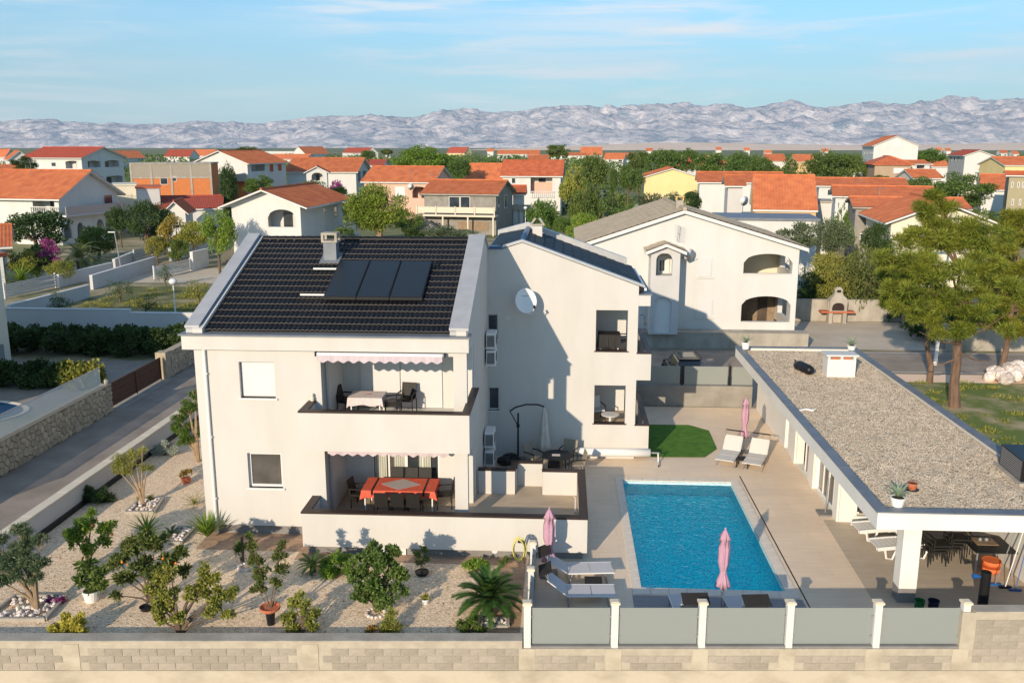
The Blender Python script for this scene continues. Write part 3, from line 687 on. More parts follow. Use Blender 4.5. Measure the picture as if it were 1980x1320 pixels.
# solar collectors
for i in range(3):
    xa = -7.52 + i * 1.055; za = .19
    m1 = MB(); q = lambda x, y, k: (x, y, RZ(y) + k)
    m1.ext([q(xa, 27.68, za), q(xa + 1.03, 27.68, za), q(xa + 1.03, 30.02, za), q(xa, 30.02, za)], (0, 0, -.09)); p = m1.build('solar_collector', 'black_metal', house)
    m1 = MB(); m1.ext([q(xa + .03, 27.72, za + .004), q(xa + 1.0, 27.72, za + .004), q(xa + 1.0, 29.98, za + .004), q(xa + .03, 29.98, za + .004)], (0, 0, .006)); m1.build('absorber_glass', 'solar', p)
for y in (29.55, 27.9):
    m1 = MB(); m1.tube([(-8.32, y, RZ(y) + .13), (-7.53, y, RZ(y) + .13)], .035, 6); m1.build('solar_pipe', 'white_plastic', house)
m1 = MB(); m1.tube([(-4.3, 29.8, RZ(29.8) + .1), (-4.2, 29.8, RZ(29.8) + .32)], .03, 6); m1.tube([(-4.32, 29.7, RZ(29.7) + .12), (-4.12, 29.9, RZ(29.9) + .22), (-4.12, 30.1, RZ(30.1) + .1)], .02, 6); m1.build('solar_pipe', 'black_metal', house)
# rain pipe
mb = MB(); mb.tube([(-10.72, FY - .06, 5.97), (-10.72, FY - .06, .1)], .055, 8)
for z in (1.2, 3.2, 5.2): mb.box(-10.79, -10.65, FY - .1, FY - .0, z, z + .04)
mb.build('rain_pipe', 'white_plastic', house)
mb = MB(); mb.tube([(-7.12, FY + .35, 3.0), (-7.12, FY + .35, .5)], .05, 8); mb.tube([(-7.12, FY + .35, 5.8), (-7.12, FY + .35, 3.5)], .05, 8); mb.build('rain_pipe', 'grey_metal', house)
# balcony of the first floor
def parapet(name, segs, z0, z1, m='stucco', cm='dark_brown', ov=.02, ch_=.05, bot=None):
    m1 = MB(); m2 = MB()
    for a in segs:
        m1.box(*a, z0, z1)
    p = m1.build(name, m, house)
    for a in segs: m2.box(a[0] - ov, a[1] + ov, a[2] - ov, a[3] + ov, z1 + .001, z1 + ch_)
    m2.build('coping', cm, p); return p
parapet('balcony_parapet', [(-7.6, -2.62, 24.72, 24.92)], 3.2, 4.36)
parapet('balcony_parapet', [(-7.6, -7.4, 24.945, FY - .02)], 3.2, 4.359)
parapet('balcony_parapet', [(-2.82, -2.62, 24.945, 27.6)], 3.2, 4.359)
mb = MB(); mb.box(-7.4, -2.82, 24.92, FY + .02, 3.2, FL2 - .002); mb.build('balcony_slab', 'stucco', house)
# raised terrace
TF = FL1
parapet('terrace_wall', [(-7.62, .82, 24.56, 24.78)], .27, 1.31)
parapet('terrace_wall', [(-7.62, -7.4, 24.805, FY - .02)], .27, 1.309)
parapet('terrace_wall', [(.6, .82, 24.805, 28.65)], .27, 1.309)
parapet('terrace_wall', [(-.58, .575, 28.45, 28.65)], .27, 1.308)
parapet('terrace_wall', [(-2.72, -1.5, 28.45, 28.65)], .27, 1.308)
parapet('terrace_wall', [(-1.66, -1.46, 28.675, 29.4)], .27, 1.307)
parapet('terrace_wall', [(-1.435, -.6, 29.22, 29.4)], .27, 1.307)
mb = MB(); mb.box(-7.4, .6, 24.78, 28.45, .27, TF - .004); mb.box(-1.46, -.6, 28.45, 29.22, .27, TF - .004); mb.build('terrace_floor', 'deck_terrace', house)
mb = MB(); mb.box(-7.5, .7, 24.72, 24.95, 0, .27); mb.box(.5, .7, 24.95, 28.6, 0, .27); mb.box(-7.5, -7.3, 24.95, 26, 0, .27); mb.build('plinth', 'plinth_grey', house)
mb = MB(); mb.box(-5.35, -4.55, 24.66, 24.74, .02, .24); mb.build('basement_window', 'white_plastic', house)
# awnings
def awning(z, yf, x0_, x1_, drop, label):
    aw = T('awning', label, 'awning', ((x0_ + x1_) / 2, yf, z))
    m1 = MB(); m1.box(x0_, x1_, yf - .16, yf - .002, z, z + .1); m1.build('cassette', 'grey_metal', aw)
    m1 = MB(); n = 96; ys = yf - .19
    L = x1_ - x0_ - .1
    for i in range(n + 1):
        u = i / n; x = x0_ + .05 + L * u; zz = z - drop + .035 * math.cos(u * 2 * math.pi * 12)
        m1.v += [(x, ys, z + .03), (x, ys - .02 + .008 * math.sin(u * 60), zz), (x, ys + .012, z + .03), (x, ys - .008 + .008 * math.sin(u * 60), zz)]
    for i in range(n): k = 4 * i; m1.f += [(k, k + 1, k + 5, k + 4), (k + 2, k + 6, k + 7, k + 3)]
    m1.build('valance', 'awning', aw)
    m1 = MB(); m1.box(x0_ + .04, x1_ - .04, yf - .2, yf - .16, z + .02, z + .09); m1.build('front_bar', 'white_metal', aw)
    for xx in (x0_ - .03, x1_):
        m1 = MB(); m1.box(xx, xx + .03, yf - .2, yf, z - .02, z + .12); m1.build('bracket', 'black_metal', aw)
awning(5.84, FY, -7.28, -3.45, .17, 'lilac awning with scalloped valance above the upper balcony')
awning(2.90, FY - .0, -7.1, -3.3, .13, 'lilac awning with scalloped edge rolled in above the ground-floor terrace')

# ---- gabled wing
WX0, WX1, PKX, PKZ, EZ = -2.8, 2.88, -1.5, 8.40, 6.80
mb = MB(); holed(mb, fnY(WY), WX0, WX1, .0, EZ, [(1.30, 2.50, 4.30, 5.88), (1.29, 2.49, 1.42, 2.95), (-2.84, -2.42, 4.72, 5.68), (-2.82, -2.38, 1.88, 2.80)], .25)
mb.ext([(WX0, WY, EZ), (WX1, WY, EZ), (PKX, WY, PKZ), (WX0 + .55, WY, 8.16), (WX0, WY, 8.16)], (0, .25, 0))
holed(mb, fnX(WX1, 1), WY + .25, 39, 0, EZ, [(35.2, 37.0, 3.5, 5.7), (35.2, 37.0, .3, 2.7)], .25)
mb.build('wing_wall', 'stucco', house)
for (u0, u1, z0, z1) in ((1.30, 2.50, 4.30, 5.88), (1.29, 2.49, 1.42, 2.95)):
    zf = z0 - .2; m1 = MB(); m1.box(u0 - .5, WX1 - .26, WY + .26, 36.2, zf - .1, zf); m1.build('loggia_floor', 'deck_terrace', house)
    m1 = MB(); m1.box(u0 - .6, u0 - .5, WY + .26, 36.2, zf, z1 + .3); m1.box(u0 - .5, WX1 - .26, 36.1, 36.2, zf, z1 + .3); m1.box(u0 - .6, WX1 - .26, WY + .26, 36.2, z1 + .2, z1 + .3); m1.build('loggia_wall', 'stucco_white', house)
    m1 = MB(); m1.box(u0 + .05, u0 + .85, 36.05, 36.08, zf, z1 - .1); m1.build('roller_shutter', 'shutter', house)
    m1 = MB(); m1.box(u0 - .05, u1 + .05, WY - .05, WY + .27, z0 - .03, z0 + .005); m1.build('sill', 'dark_brown', house)
for (u0, u1, z0, z1) in ((-2.84, -2.42, 4.72, 5.68), (-2.82, -2.38, 1.88, 2.80)):
    window(house, fnY(WY), u0, u1, z0, z1, fw=.05); m1 = MB(); m1.box(u0 - .02, u1 + .04, WY - .05, WY + .11, z0 - .05, z0); m1.build('sill', 'white_trim', house)
# wing roof: slate-like flat tiles in courses
BY = 39.2
mb = MB(); mb.ext([(WX0, WY + .02, 8.16), (PKX, WY + .02, PKZ), (WX1 + .18, WY + .02, EZ - .06), (WX1 + .18, WY + .02, EZ - .18), (WX0, WY + .02, 7.4)], (0, BY - WY - .05, 0)); mb.build('roof_boarding', 'black_metal', house)
SLR = (PKZ - EZ) / (WX1 - PKX)
src = None
tl = MB(); tl.box(0, .395, 0, .385, 0, .03)
ncr, nd = 12, 13; stepx = (WX1 + .1 - PKX) / ncr
for i in range(ncr):
    for j in range(nd):
        x = PKX + .02 + i * stepx; z = PKZ - SLR * (x - PKX) + .045
        M = WM[house.name].inverted() @ Matrix.Translation((x, WY + .32 + j * .40, z)) @ Matrix.Rotation(math.atan(SLR) * .82, 4, 'Y') @ Matrix.Scale(.97, 4)
        if src is None: src = tl.build('roof_tile', 'slate_tile', house, world=False); src.matrix_basis = M
        else: inst(src, house, M)
for i in range(3):
    for j in range(nd):
        x = PKX - .42 - i * .39; z = PKZ - .19 * (PKX - x) + .05
        inst(src, house, WM[house.name].inverted() @ Matrix.Translation((x, WY + .32 + j * .40, z)) @ Matrix.Rotation(-.17, 4, 'Y'))
m1 = MB(); m1.tube([(PKX, WY + .3, PKZ + .06), (PKX, BY - .2, PKZ + .06)], .11, 10); m1.build('ridge_cap', 'blue_flashing', house, smooth=True)
def wverge(y, t, h, name='verge_coping'):
    m1 = MB(); pr = [(WX0 + .55, 8.20), (PKX, PKZ + .03), (WX1 + .22, EZ - .05)]
    if y > 35: pr = [(WX0, 8.10), (PKX, PKZ + .05), (WX1 - .1, EZ + .12)]
    for (xa, za), (xb, zb) in zip(pr[:-1], pr[1:]): m1.ext([(xa, y, za), (xb, y, zb), (xb, y, zb + h), (xa, y, za + h)], (0, t, 0))
    m1.build(name, 'metal_coping', house)
wverge(WY - .06, .32, .09); wverge(BY - .3, .35, .28)
mb = MB(); mb.box(WX0 + .01, WX0 + .56, WY - .07, WY + .25, 8.162, 8.27); mb.build('flashing', 'blue_flashing', house)
mb = MB(); mb.box(WX1 + .2, WX1 + .28, WY - .05, BY, EZ - .16, EZ - .06); mb.build('gutter', 'white_metal', house)
mb = MB(); mb.box(WX1 + .002, WX1 + .45, WY + .0, 38.6, 6.05, 6.45); mb.build('eave_box', 'stucco', house)
mb = MB(); mb.box(WX1 + .0, WX1 + .5, WY - .02, 38.7, 6.452, 6.50); mb.build('eave_coping', 'zinc', house)
mb = MB(); cx, cy = -1.05, 37.6; mb.box(cx - .2, cx + .2, cy - .2, cy + .2, 8.0, 8.72); ch = mb.build('chimney', 'stucco', house)
mb = MB(); mb.box(cx - .3, cx + .3, cy - .27, cy + .27, 8.72, 8.78)
for sx in (-1, 1): mb.ext([(cx + sx * .3, cy - .27, 8.78), (cx + sx * .22, cy - .27, 8.78), (cx + sx * .05, cy - .27, 9.0), (cx + sx * .13, cy - .27, 9.02)], (0, .54, 0))
mb.build('chimney_cap', 'concrete', ch)
# side balconies of the wing
for z0 in (3.05, .0):
    parapet('balcony_parapet', [(WX1, 3.42, WY + .0, WY + .16)], z0 + .12, z0 + (1.15 if z0 else 1.35))
    parapet('balcony_parapet', [(3.26, 3.42, WY + .185, 38.4)], z0 + .12, z0 + (1.149 if z0 else 1.349))
    mb = MB(); mb.box(WX1, 3.26, WY + .16, 38.4, z0 + .1, z0 + .25); mb.build('balcony_slab', 'stucco', house)
mb = MB(); mb.box(WX1 + .01, WX1 + .05, 34.3, 35.2, 3.4, 5.6); mb.build('roller_shutter', 'shutter', house)

# ================================================================== STREET WALL + GLASS FENCE (rotated frame)
ANG = math.atan(GATE_SL)
sw = T('block_wall', 'long street wall of grey concrete blocks with rendered columns and grey cap', 'wall', (0, 19.78, 0), ANG)
def LB(x0, x1, y0, y1, z0, z1, mb=None): return (mb or MB()).box(x0, x1, y0, y1, z0, z1)
E1 = -.86; E2 = 9.72
mb = MB(); mb.box(-60, E1, .0, .30, -.55, .21); mb.box(E1, E2, .0, .28, -.55, .02); mb.box(E2, 40, 0, .28, -.55, .98); mb.build('wall_core', 'mortar', sw, world=False)
mb = MB(); mb.box(-60, 40, -.03, .32, -1.7, -.551); mb.build('concrete_footing', 'concrete_pale', sw, world=False)
mb = MB(); mb.box(-60, E1 - .0, -.03, .33, .211, .25); mb.build('wall_cap', 'concrete', sw, world=False)
mb = MB(); mb.box(E2 + .3, 40, -.03, .31, .981, 1.02); mb.build('wall_cap', 'concrete', sw, world=False)
cols = [-11.8, -6.0, E1 + .12] + [E1 + .12 + 2.1 * k for k in range(1, 6)] + [E2 + 3.3]
mb = MB()
for c in cols:
    mb.box(c - .19, c + .19, -.014, .0, -.55, (.15 if c < E1 else .02) if c < E2 + 1 else .9)
mb.build('wall_column', 'concrete_pale', sw, world=False)
blk = MB(); blk.box(-.205, .205, -.011, .0, -.088, .088); src = None
def row(xa, xb, z, off):
    global src
    x = xa + .21 - off
    while x - .205 < xb:
        a = max(xa, x - .205); b = min(xb, x + .205)
        if b - a > .06 and not any(abs((a + b) / 2 - c) < .19 + (b - a) / 2 - .05 for c in cols):
            M = rmat((a + b) / 2, rnd(-.003, .002), z) @ Matrix.Diagonal(((b - a) / .41, 1, 1, 1))
            if src is None: src = blk.build('block', 'block', sw, world=False); src.matrix_basis = M
            else: inst(src, sw, M)
        x += .422
for k, z in enumerate((-.065, -.255, -.445)): row(-15.2, E1 - .1, z, .21 * (k % 2))
for k, z in enumerate((-.255, -.445)): row(E1 + .3, E2 - .1, z, .21 * (k % 2))
for k in range(6): row(E2 + .35, E2 + 3.1, .70 - k * .19, .21 * (k % 2))
# glass fence
gf = T('glass_fence', 'frosted glass fence panels between white posts along the pool front', 'fence', (0, 19.78, 0), ANG)
def post(parent, x, y, z0, h, w=.17):
    m1 = MB(); m1.box(x - w / 2, x + w / 2, y - w / 2, y + w / 2, z0, z0 + h); p = m1.build('post', 'stucco_white', parent, world=False)
    m1 = MB(); k = w / 2
    m1.box(x - k - .03, x + k + .03, y - k - .03, y + k + .03, z0 + h + .02, z0 + h + .07); m1.box(x - k - .012, x + k + .012, y - k - .012, y + k + .012, z0 + h, z0 + h + .02); m1.box(x - k, x + k, y - k, y + k, z0 + h + .07, z0 + h + .085)
    m1.build('post_cap', 'cream_trim', p, world=False); return p
px_ = [E1 + .12 + 2.115 * k for k in range(6)]
for x in px_: post(gf, x, .12, .02 if x > E1 + .2 else -.0, 1.13)
def clamps(parent, pts, n='clamp'):
    for p in pts: m1 = MB(); m1.box(p[0] - .03, p[0] + .03, p[1] - .025, p[1] + .025, p[2] - .025, p[2] + .025); m1.build(n, 'grey_metal', parent, world=False)
for a, b in zip(px_[:-1], px_[1:]):
    m1 = MB(); m1.box(a + .115, b - .115, .115, .127, .09, 1.04); g = m1.build('glass_panel', 'frosted_glass', gf, world=False)
    clamps(g, [(x, .12, z) for x in (a + .11, b - .11) for z in (.3, .82)])
    m1 = MB(); m1.box(a + .085, b - .085, .02, .25, .021, .075); m1.build('bottom_rail', 'plinth_grey', gf, world=False)
gf2 = T('glass_fence', 'short frosted glass fence row dividing garden from pool deck', 'fence', (px_[0] + .02, 19.9, 0), R(90) )
py_ = [2.1, 3.7, 4.5]
for y in (1.75, 3.35): post(gf2, y, 0.0, 0, 1.13, .15)
for a, b in ((.2, 1.65), (1.85, 3.25)):
    m1 = MB(); m1.box(a, b, -.006, .006, .12, 1.04); g = m1.build('glass_panel', 'frosted_glass', gf2, world=False); clamps(g, [(x, 0, z) for x in (a + .01, b - .01) for z in (.3, .82)])
m1 = MB(); m1.box(.1, 4.5, -.07, .07, 0, .1); m1.build('bottom_rail', 'concrete', gf2, world=False)

# ================================================================== POOL PAVILION
pv = T('pool_pavilion', 'long flat-roofed white pavilion with gravel roof beside the pool', 'pavilion', (10.7, 31, 0))
PX0, PX1, PY0, PY1 = 8.02, 13.42, 21.75, 41.0
mb = MB(); mb.box(PX0 + .05, PX1 - .05, PY0 + .05, PY1 - .05, 2.62, 2.74); mb.build('roof_slab', 'stucco', pv)
mb = MB(); mb.box(PX0 + .26, PX1 - .26, PY0 + .26, PY1 - .26, 2.741, 2.80); mb.build('roof_gravel', 'roof_gravel', pv)
# loose pebbles that stand proud of the gravel bed (uncountable)
g = np.random.default_rng(3); n = 42000
P = np.stack([g.uniform(PX0 + .3, PX1 - .3, n), g.uniform(PY0 + .3, PY1 - .3, n), np.full(n, 2.803)], 1)
a = g.uniform(0, 6.28, n); r = g.uniform(.012, .028, n); ca, sa = np.cos(a) * r, np.sin(a) * r; h = r * .8
o4 = [np.stack([ca, sa, -h * .2], 1), np.stack([-sa * .7, ca * .7, h * .1], 1), np.stack([-ca, -sa, -h * .2], 1), np.stack([sa * .7, -ca * .7, h * .1], 1), np.stack([ca * .1, sa * .1, h], 1)]
V = np.stack([P + q for q in o4], 1).reshape(-1, 3); b5 = np.arange(n)[:, None] * 5
F = np.concatenate([b5 + np.array([[0, 1, 4]]), b5 + np.array([[1, 2, 4]]), b5 + np.array([[2, 3, 4]]), b5 + np.array([[3, 0, 4]])])
me = mesh_np('roof_pebbles', V - np.array(pv.location), F, 'roof_pebble')
o = bpy.data.objects.new('roof_pebbles', me); col.objects.link(o); o.parent = pv; o['kind'] = 'stuff'
mb = MB()
for a in ((PX0, PX1, PY0, PY0 + .2), (PX0, PX1, PY1 - .2, PY1), (PX0, PX0 + .2, PY0 + .2, PY1 - .2), (PX1 - .2, PX1, PY0 + .2, PY1 - .2)): mb.box(*a, 2.45, 2.90)
mb.build('roof_edge', 'stucco_pavilion_lit', pv)
cs = MB()
for x0_, x1_, y0_, y1_, nn, ax in ((PX0 - .04, PX0 + .26, PY0 - .04, PY1 + .04, 6, 'y'), (PX1 - .26, PX1 + .04, PY0 - .04, PY1 + .04, 6, 'y'), (PX0 + .262, PX1 - .262, PY0 - .04, PY0 + .26, 3, 'x'), (PX0 + .262, PX1 - .262, PY1 - .26, PY1 + .04, 2, 'x')):
    for i in range(nn):
        m1 = MB()
        if ax == 'y': L = (y1_ - y0_) / nn; m1.box(x0_, x1_, y0_ + i * L, y0_ + (i + 1) * L - .015, 2.901, 2.935 + .003 * (i % 2))
        else: L = (x1_ - x0_) / nn; m1.box(x0_ + i * L, x0_ + (i + 1) * L - .015, y0_, y1_, 2.901, 2.935 + .003 * (i % 2))
        m1.build('edge_coping', 'zinc', pv)
mb = MB(); mb.box(9.04, 9.5, 22.57, 23.0, .42, 2.45); mb.build('pillar', 'stucco_pavilion_lit', pv)
mb = MB(); mb.box(9.04, 9.5, 22.57, 23.0, 0.0, .42); mb.build('pillar_base', 'plinth_grey', pv)
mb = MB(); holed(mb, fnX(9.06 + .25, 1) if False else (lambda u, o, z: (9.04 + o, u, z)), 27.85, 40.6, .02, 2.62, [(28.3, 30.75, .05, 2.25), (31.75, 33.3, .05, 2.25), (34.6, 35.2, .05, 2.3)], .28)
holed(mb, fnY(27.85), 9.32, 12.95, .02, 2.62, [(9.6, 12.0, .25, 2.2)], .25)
mb.build('wall', 'stucco_pavilion_lit', pv)
mb = MB(); mb.box(12.95, 13.2, 21.9, 40.6, .02, 2.62); mb.build('wall', 'stucco_pavilion_lit', pv)
mb = MB(); mb.box(9.32, 12.95, 40.3, 40.6, .02, 2.62); mb.build('wall', 'stucco_pavilion_lit', pv)
for y in (27.86, 30.75, 33.35): m1 = MB(); m1.box(8.96, 9.03, y, y + .42, .02, 2.45); m1.build('pilaster', 'stucco_pavilion_lit', pv)
fx = lambda u, o, z: (9.04 + o, u, z)
for a, b in ((28.3, 29.5), (29.5, 30.75)): window(pv, fx, a, b, .05, 2.25, 'white_metal', 'glass_room', True, d=.1, name='sliding_door')
window(pv, fx, 31.75, 32.5, .05, 2.25, 'white_metal', 'glass_room', False, d=.1, name='sliding_door')
m1 = MB(); m1.box(9.16, 9.2, 34.6, 35.2, .05, 2.3); m1.build('door', 'shutter', pv)
fw_ = window(pv, fnY(27.85), 9.6, 12.0, .25, 2.2, 'white_metal', 'glass_dark', True, d=.16)
for i in range(24): m1 = MB(); m1.box(9.68, 11.92, 27.87 + .0, 27.89, .32 + i * .078, .372 + i * .078); m1.build('slat', 'wood_panel', pv)
mb = MB(); mb.box(9.5, 12.1, 27.8, 27.86, .2, .25); mb.build('sill', 'white_trim', pv)
mb = MB(); mb.box(9.5, 12.9, 31.0, 33.6, .03, .05); mb.build('room_floor', 'wood_panel', pv)
mb = MB(); cx, cy = 11.3, 36.3; mb.box(cx - .56, cx + .56, cy - .33, cy + .33, 2.74, 3.52); c_ = mb.build('chimney', 'stucco_pavilion_lit', pv)
mb = MB(); mb.box(cx - .64, cx + .64, cy - .4, cy + .4, 3.66, 3.73); 
for a in (-.56, -.05, .46): mb.box(cx + a, cx + a + .1, cy - .33, cy + .33, 3.521, 3.66)
mb.build('chimney_cap', 'stucco_white', c_)
mb = MB(); mb.box(cx - .4, cx + .4, cy - .2, cy + .3, 3.521, 3.62); mb.build('flue', 'terracotta', c_)
# dark ribbed roof vent lying on the gravel
vt = T('roof_vent', 'black cylindrical roof vent cowl lying on the gravel roof', 'roof vent', (9.97, 36.6, 2.8), R(14))
mb = MB(); mb.tube([(0, -.62, .22), (0, -.5, .235), (0, .3, .235), (0, .5, .2), (0, .62, .08)], [.13, .19, .2, .19, .1], 12); mb.build('drum', 'black_metal', vt, world=False, smooth=True)
for y in (-.35, -.05, .25): m1 = MB(); m1.tube([(0, y, .235), (0, y + .05, .235)], .208, 14); m1.build('rib', 'navy_plastic', vt, world=False)
m1 = MB(); m1.tube([(0, .45, .2), (-.02, .62, .3), (0, .75, .36)], .035, 6); m1.build('handle', 'black_metal', vt, world=False)
bx_ = T('outdoor_unit', 'black boxy ventilation unit at the right edge of the gravel roof', 'ventilation unit', (13.1, 24.9, 2.8), R(-4))
mb = MB(); mb.box(-.36, .42, -.75, .75, .08, .68); bb = mb.build('housing', 'black_metal', bx_, world=False)
for i in range(9): m1 = MB(); m1.box(-.37, -.361, -.68, .68, .12 + i * .06, .15 + i * .06); m1.build('louvre', 'grey_metal', bb, world=False)
m1 = MB(); m1.box(-.45, .45, -.88, .88, 0, .075); m1.build('base', 'concrete', bx_, world=False)

# ================================================================== WALLS ROUND THE PLOT
gw = T('garden_wall', 'low white rendered garden wall with pale stone coping along the side street', 'wall', (-16.3, 33, 0))
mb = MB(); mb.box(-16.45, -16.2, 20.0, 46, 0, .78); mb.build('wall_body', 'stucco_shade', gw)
mb = MB(); mb.box(-16.2, -16.1, 20.0, 46, 0, .16); mb.build('bitumen_strip', 'black_metal', gw)
for i in range(26):
    m1 = MB(); m1.box(-16.5, -16.15, 20 + i, 20.99 + i, .781, .815 + .003 * (i % 3)); m1.build('coping_stone', 'cream_trim', gw)
bw = T('back_wall', 'grey wall with frosted glass panels behind the artificial lawn', 'wall', (6, 41, 0))
mb = MB(); mb.box(2.9, 8.9, 41.0, 41.25, 0, 1.02); mb.build('wall_body', 'render_grey', bw)
for a, b in ((3.3, 5.55), (5.75, 7.75), (7.95, 8.9)):
    m1 = MB(); m1.box(a, b, 41.11, 41.13, 1.06, 1.92); m1.build('glass_panel', 'frosted_glass', bw)
for a in (5.65, 7.85):
    m1 = MB(); m1.box(a - .05, a + .05, 41.08, 41.16, 1.02, 1.98); m1.build('post', 'black_metal', bw)
# stone faced wall of the left neighbour: stones cut one by one
def clip(poly, nx, ny, c):
    out = []
    for i in range(len(poly)):
        a, b = poly[i], poly[(i + 1) % len(poly)]; da = nx * a[0] + ny * a[1] - c; db = nx * b[0] + ny * b[1] - c
        if da <= 0: out.append(a)
        if (da < 0) != (db < 0) and da != db: t = da / (da - db); out.append((a[0] + (b[0] - a[0]) * t, a[1] + (b[1] - a[1]) * t))
    return out
def stone_face(parent, p0, p1, zt, cell, out, seed, joint=.022):
    """p0,p1 ground ends of the face; out = outward unit vector"""
    g = random.Random(seed); L = math.hypot(p1[0] - p0[0], p1[1] - p0[1]); du = ((p1[0] - p0[0]) / L, (p1[1] - p0[1]) / L)
    nu, nz = max(1, round(L / cell)), max(1, round(zt / cell * 1.15)); pts = {}
    for i in range(-1, nu + 1):
        for j in range(-1, nz + 1): pts[i, j] = ((i + .5 + g.uniform(-.38, .38) + (.5 if j % 2 else 0) * .6) * L / nu, (j + .5 + g.uniform(-.36, .36)) * zt / nz)
    for (i, j), c in pts.items():
        if not (0 <= i < nu and 0 <= j < nz): continue
        poly = [(0, 0), (L, 0), (L, zt), (0, zt)]; poly = [(max(0, c[0] - 1), max(0, c[1] - 1)), (min(L, c[0] + 1), max(0, c[1] - 1)), (min(L, c[0] + 1), min(zt, c[1] + 1)), (max(0, c[0] - 1), min(zt, c[1] + 1))]
        for a in range(-2, 3):
            for b in range(-2, 3):
                if (a or b) and (i + a, j + b) in pts and poly:
                    q = pts[i + a, j + b]; dx, dy = q[0] - c[0], q[1] - c[1]; d = math.hypot(dx, dy)
                    poly = clip(poly, dx / d, dy / d, (dx * (q[0] + c[0]) + dy * (q[1] + c[1])) / (2 * d) - joint / 2)
        if len(poly) < 3: continue
        cx, cz = sum(p[0] for p in poly) / len(poly), sum(p[1] for p in poly) / len(poly); pr = g.uniform(.025, .05); m1 = MB(); n = len(poly)
        W_ = lambda u, z, o: (p0[0] + du[0] * u + out[0] * o, p0[1] + du[1] * u + out[1] * o, z)
        m1.v = [W_(u, z, 0) for u, z in poly] + [W_(cx + (u - cx) * .86, cz + (z - cz) * .86, pr) for u, z in poly]
        m1.f = [(k, (k + 1) % n, n + (k + 1) % n, n + k) for k in range(n)] + [tuple(range(n, 2 * n))]
        o = m1.build('stone', 'stone_pale', parent)
sw1 = T('stone_wall', 'natural stone clad wall topped by a glass pane along the street', 'wall', (-20.7, 32, 0))
mb = MB(); mb.box(-21.0, -20.58, 24, 38.75, 0, 1.28); mb.build('wall_core', 'stone_joint', sw1)
stone_face(sw1, (-20.58, 27.5), (-20.58, 38.75), 1.28, .30, (1, 0), 5)
stone_face(sw1, (-20.58, 38.75), (-21.0, 38.75), 1.28, .28, (0, 1), 6)
mb = MB(); mb.box(-21.03, -20.54, 24, 38.78, 1.281, 1.31); mb.build('wall_cap', 'stone_pale', sw1)
m1 = MB(); m1.box(-20.82, -20.80, 24, 38.3, 1.33, 2.15); m1.build('glass_panel', 'clear_glass', sw1)
m1 = MB(); m1.box(-20.84, -20.78, 24, 38.3, 2.15, 2.18); m1.build('top_rail', 'grey_metal', sw1)
gt = T('sliding_gate', 'brown wooden sliding gate between the two stone walls', 'gate', (-20.9, 41.6, 0))
for i in range(9): m1 = MB(); m1.box(-20.86, -20.82, 38.85, 44.4, .1 + i * .125, .215 + i * .125); m1.build('board', 'wood_gate', gt)
for y in (38.9, 41.6, 44.3): m1 = MB(); m1.box(-20.81, -20.77, y, y + .06, .05, 1.24); m1.build('stile', 'wood_gate', gt)
mb = MB(); mb.lathe(-20.7, 38.6, [(.05, 1.31), (.07, 1.36), (.09, 1.42), (.09, 1.5), (.05, 1.55)], 8); lp = mb.build('gate_lamp', 'cream_trim', smooth=True); tag(lp, 'small round lamp on the stone wall end next to the wooden gate', 'lamp')
sw2 = T('stone_wall', 'short stone clad wall stub behind the wooden gate, beside the street', 'wall', (-20.9, 46.5, 0))
mb = MB(); mb.box(-21.0, -20.62, 45.2, 48.6, 0, 1.35); mb.build('wall_core', 'stone_joint', sw2)
stone_face(sw2, (-20.62, 45.2), (-20.62, 48.6), 1.35, .30, (1, 0), 8)
mb = MB(); mb.box(-21.15, -20.6, 44.6, 45.2, 0, 1.42); mb.build('end_pillar', 'stone_pale', sw2)
mb = MB(); mb.box(-21.02, -20.58, 45.2, 48.6, 1.351, 1.38); mb.build('wall_cap', 'stone_pale', sw2)
# white boundary wall beyond the hedge with a step in its top
ww = T('boundary_wall', 'long white boundary wall behind the dark hedge', 'wall', (-26, 55, 0))
mb = MB(); mb.box(-38, -27.5, 55.0, 55.25, 0, 1.75); mb.box(-27.5, -16.3, 55.0, 55.25, 0, 1.55); mb.build('wall_body', 'stucco_shade', ww)
mb = MB(); mb.box(-38.02, -27.5, 54.96, 55.29, 1.751, 1.79); mb.box(-27.48, -16.3, 54.96, 55.29, 1.551, 1.59); mb.build('coping', 'white_trim', ww)
# road wall on the far left behind the meadow, running away from the street
def longwall(name, label, pts, h, th, m, cap, cat='wall', caph=.04):
    t_ = T(name, label, cat, (pts[0][0], pts[0][1], 0)); m1 = MB(); m2 = MB()
    for a, b in zip(pts[:-1], pts[1:]):
        L = math.hypot(b[0] - a[0], b[1] - a[1]); M = Matrix.Translation((a[0], a[1], 0)) @ Matrix.Rotation(math.atan2(b[1] - a[1], b[0] - a[0]), 4, 'Z')
        m1.box(0, L, -th / 2, th / 2, 0, h, M); m2.box(-.0, L, -th / 2 - .03, th / 2 + .03, h + .001, h + caph, M)
    m1.build('wall_body', m, t_); m2.build('coping', cap, t_); return t_
A_, B_, C_, D_ = gp(20, 617), gp(172, 575), gp(178, 560), gp(300, 520)
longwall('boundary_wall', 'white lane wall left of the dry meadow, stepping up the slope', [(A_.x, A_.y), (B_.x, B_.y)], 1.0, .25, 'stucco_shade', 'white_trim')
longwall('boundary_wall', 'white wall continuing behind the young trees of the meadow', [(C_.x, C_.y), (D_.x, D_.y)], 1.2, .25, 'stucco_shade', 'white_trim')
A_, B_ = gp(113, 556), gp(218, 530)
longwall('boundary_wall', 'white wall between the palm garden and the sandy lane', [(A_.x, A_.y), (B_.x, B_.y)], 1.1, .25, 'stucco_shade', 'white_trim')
A_, B_ = gp(222, 528), gp(262, 510)
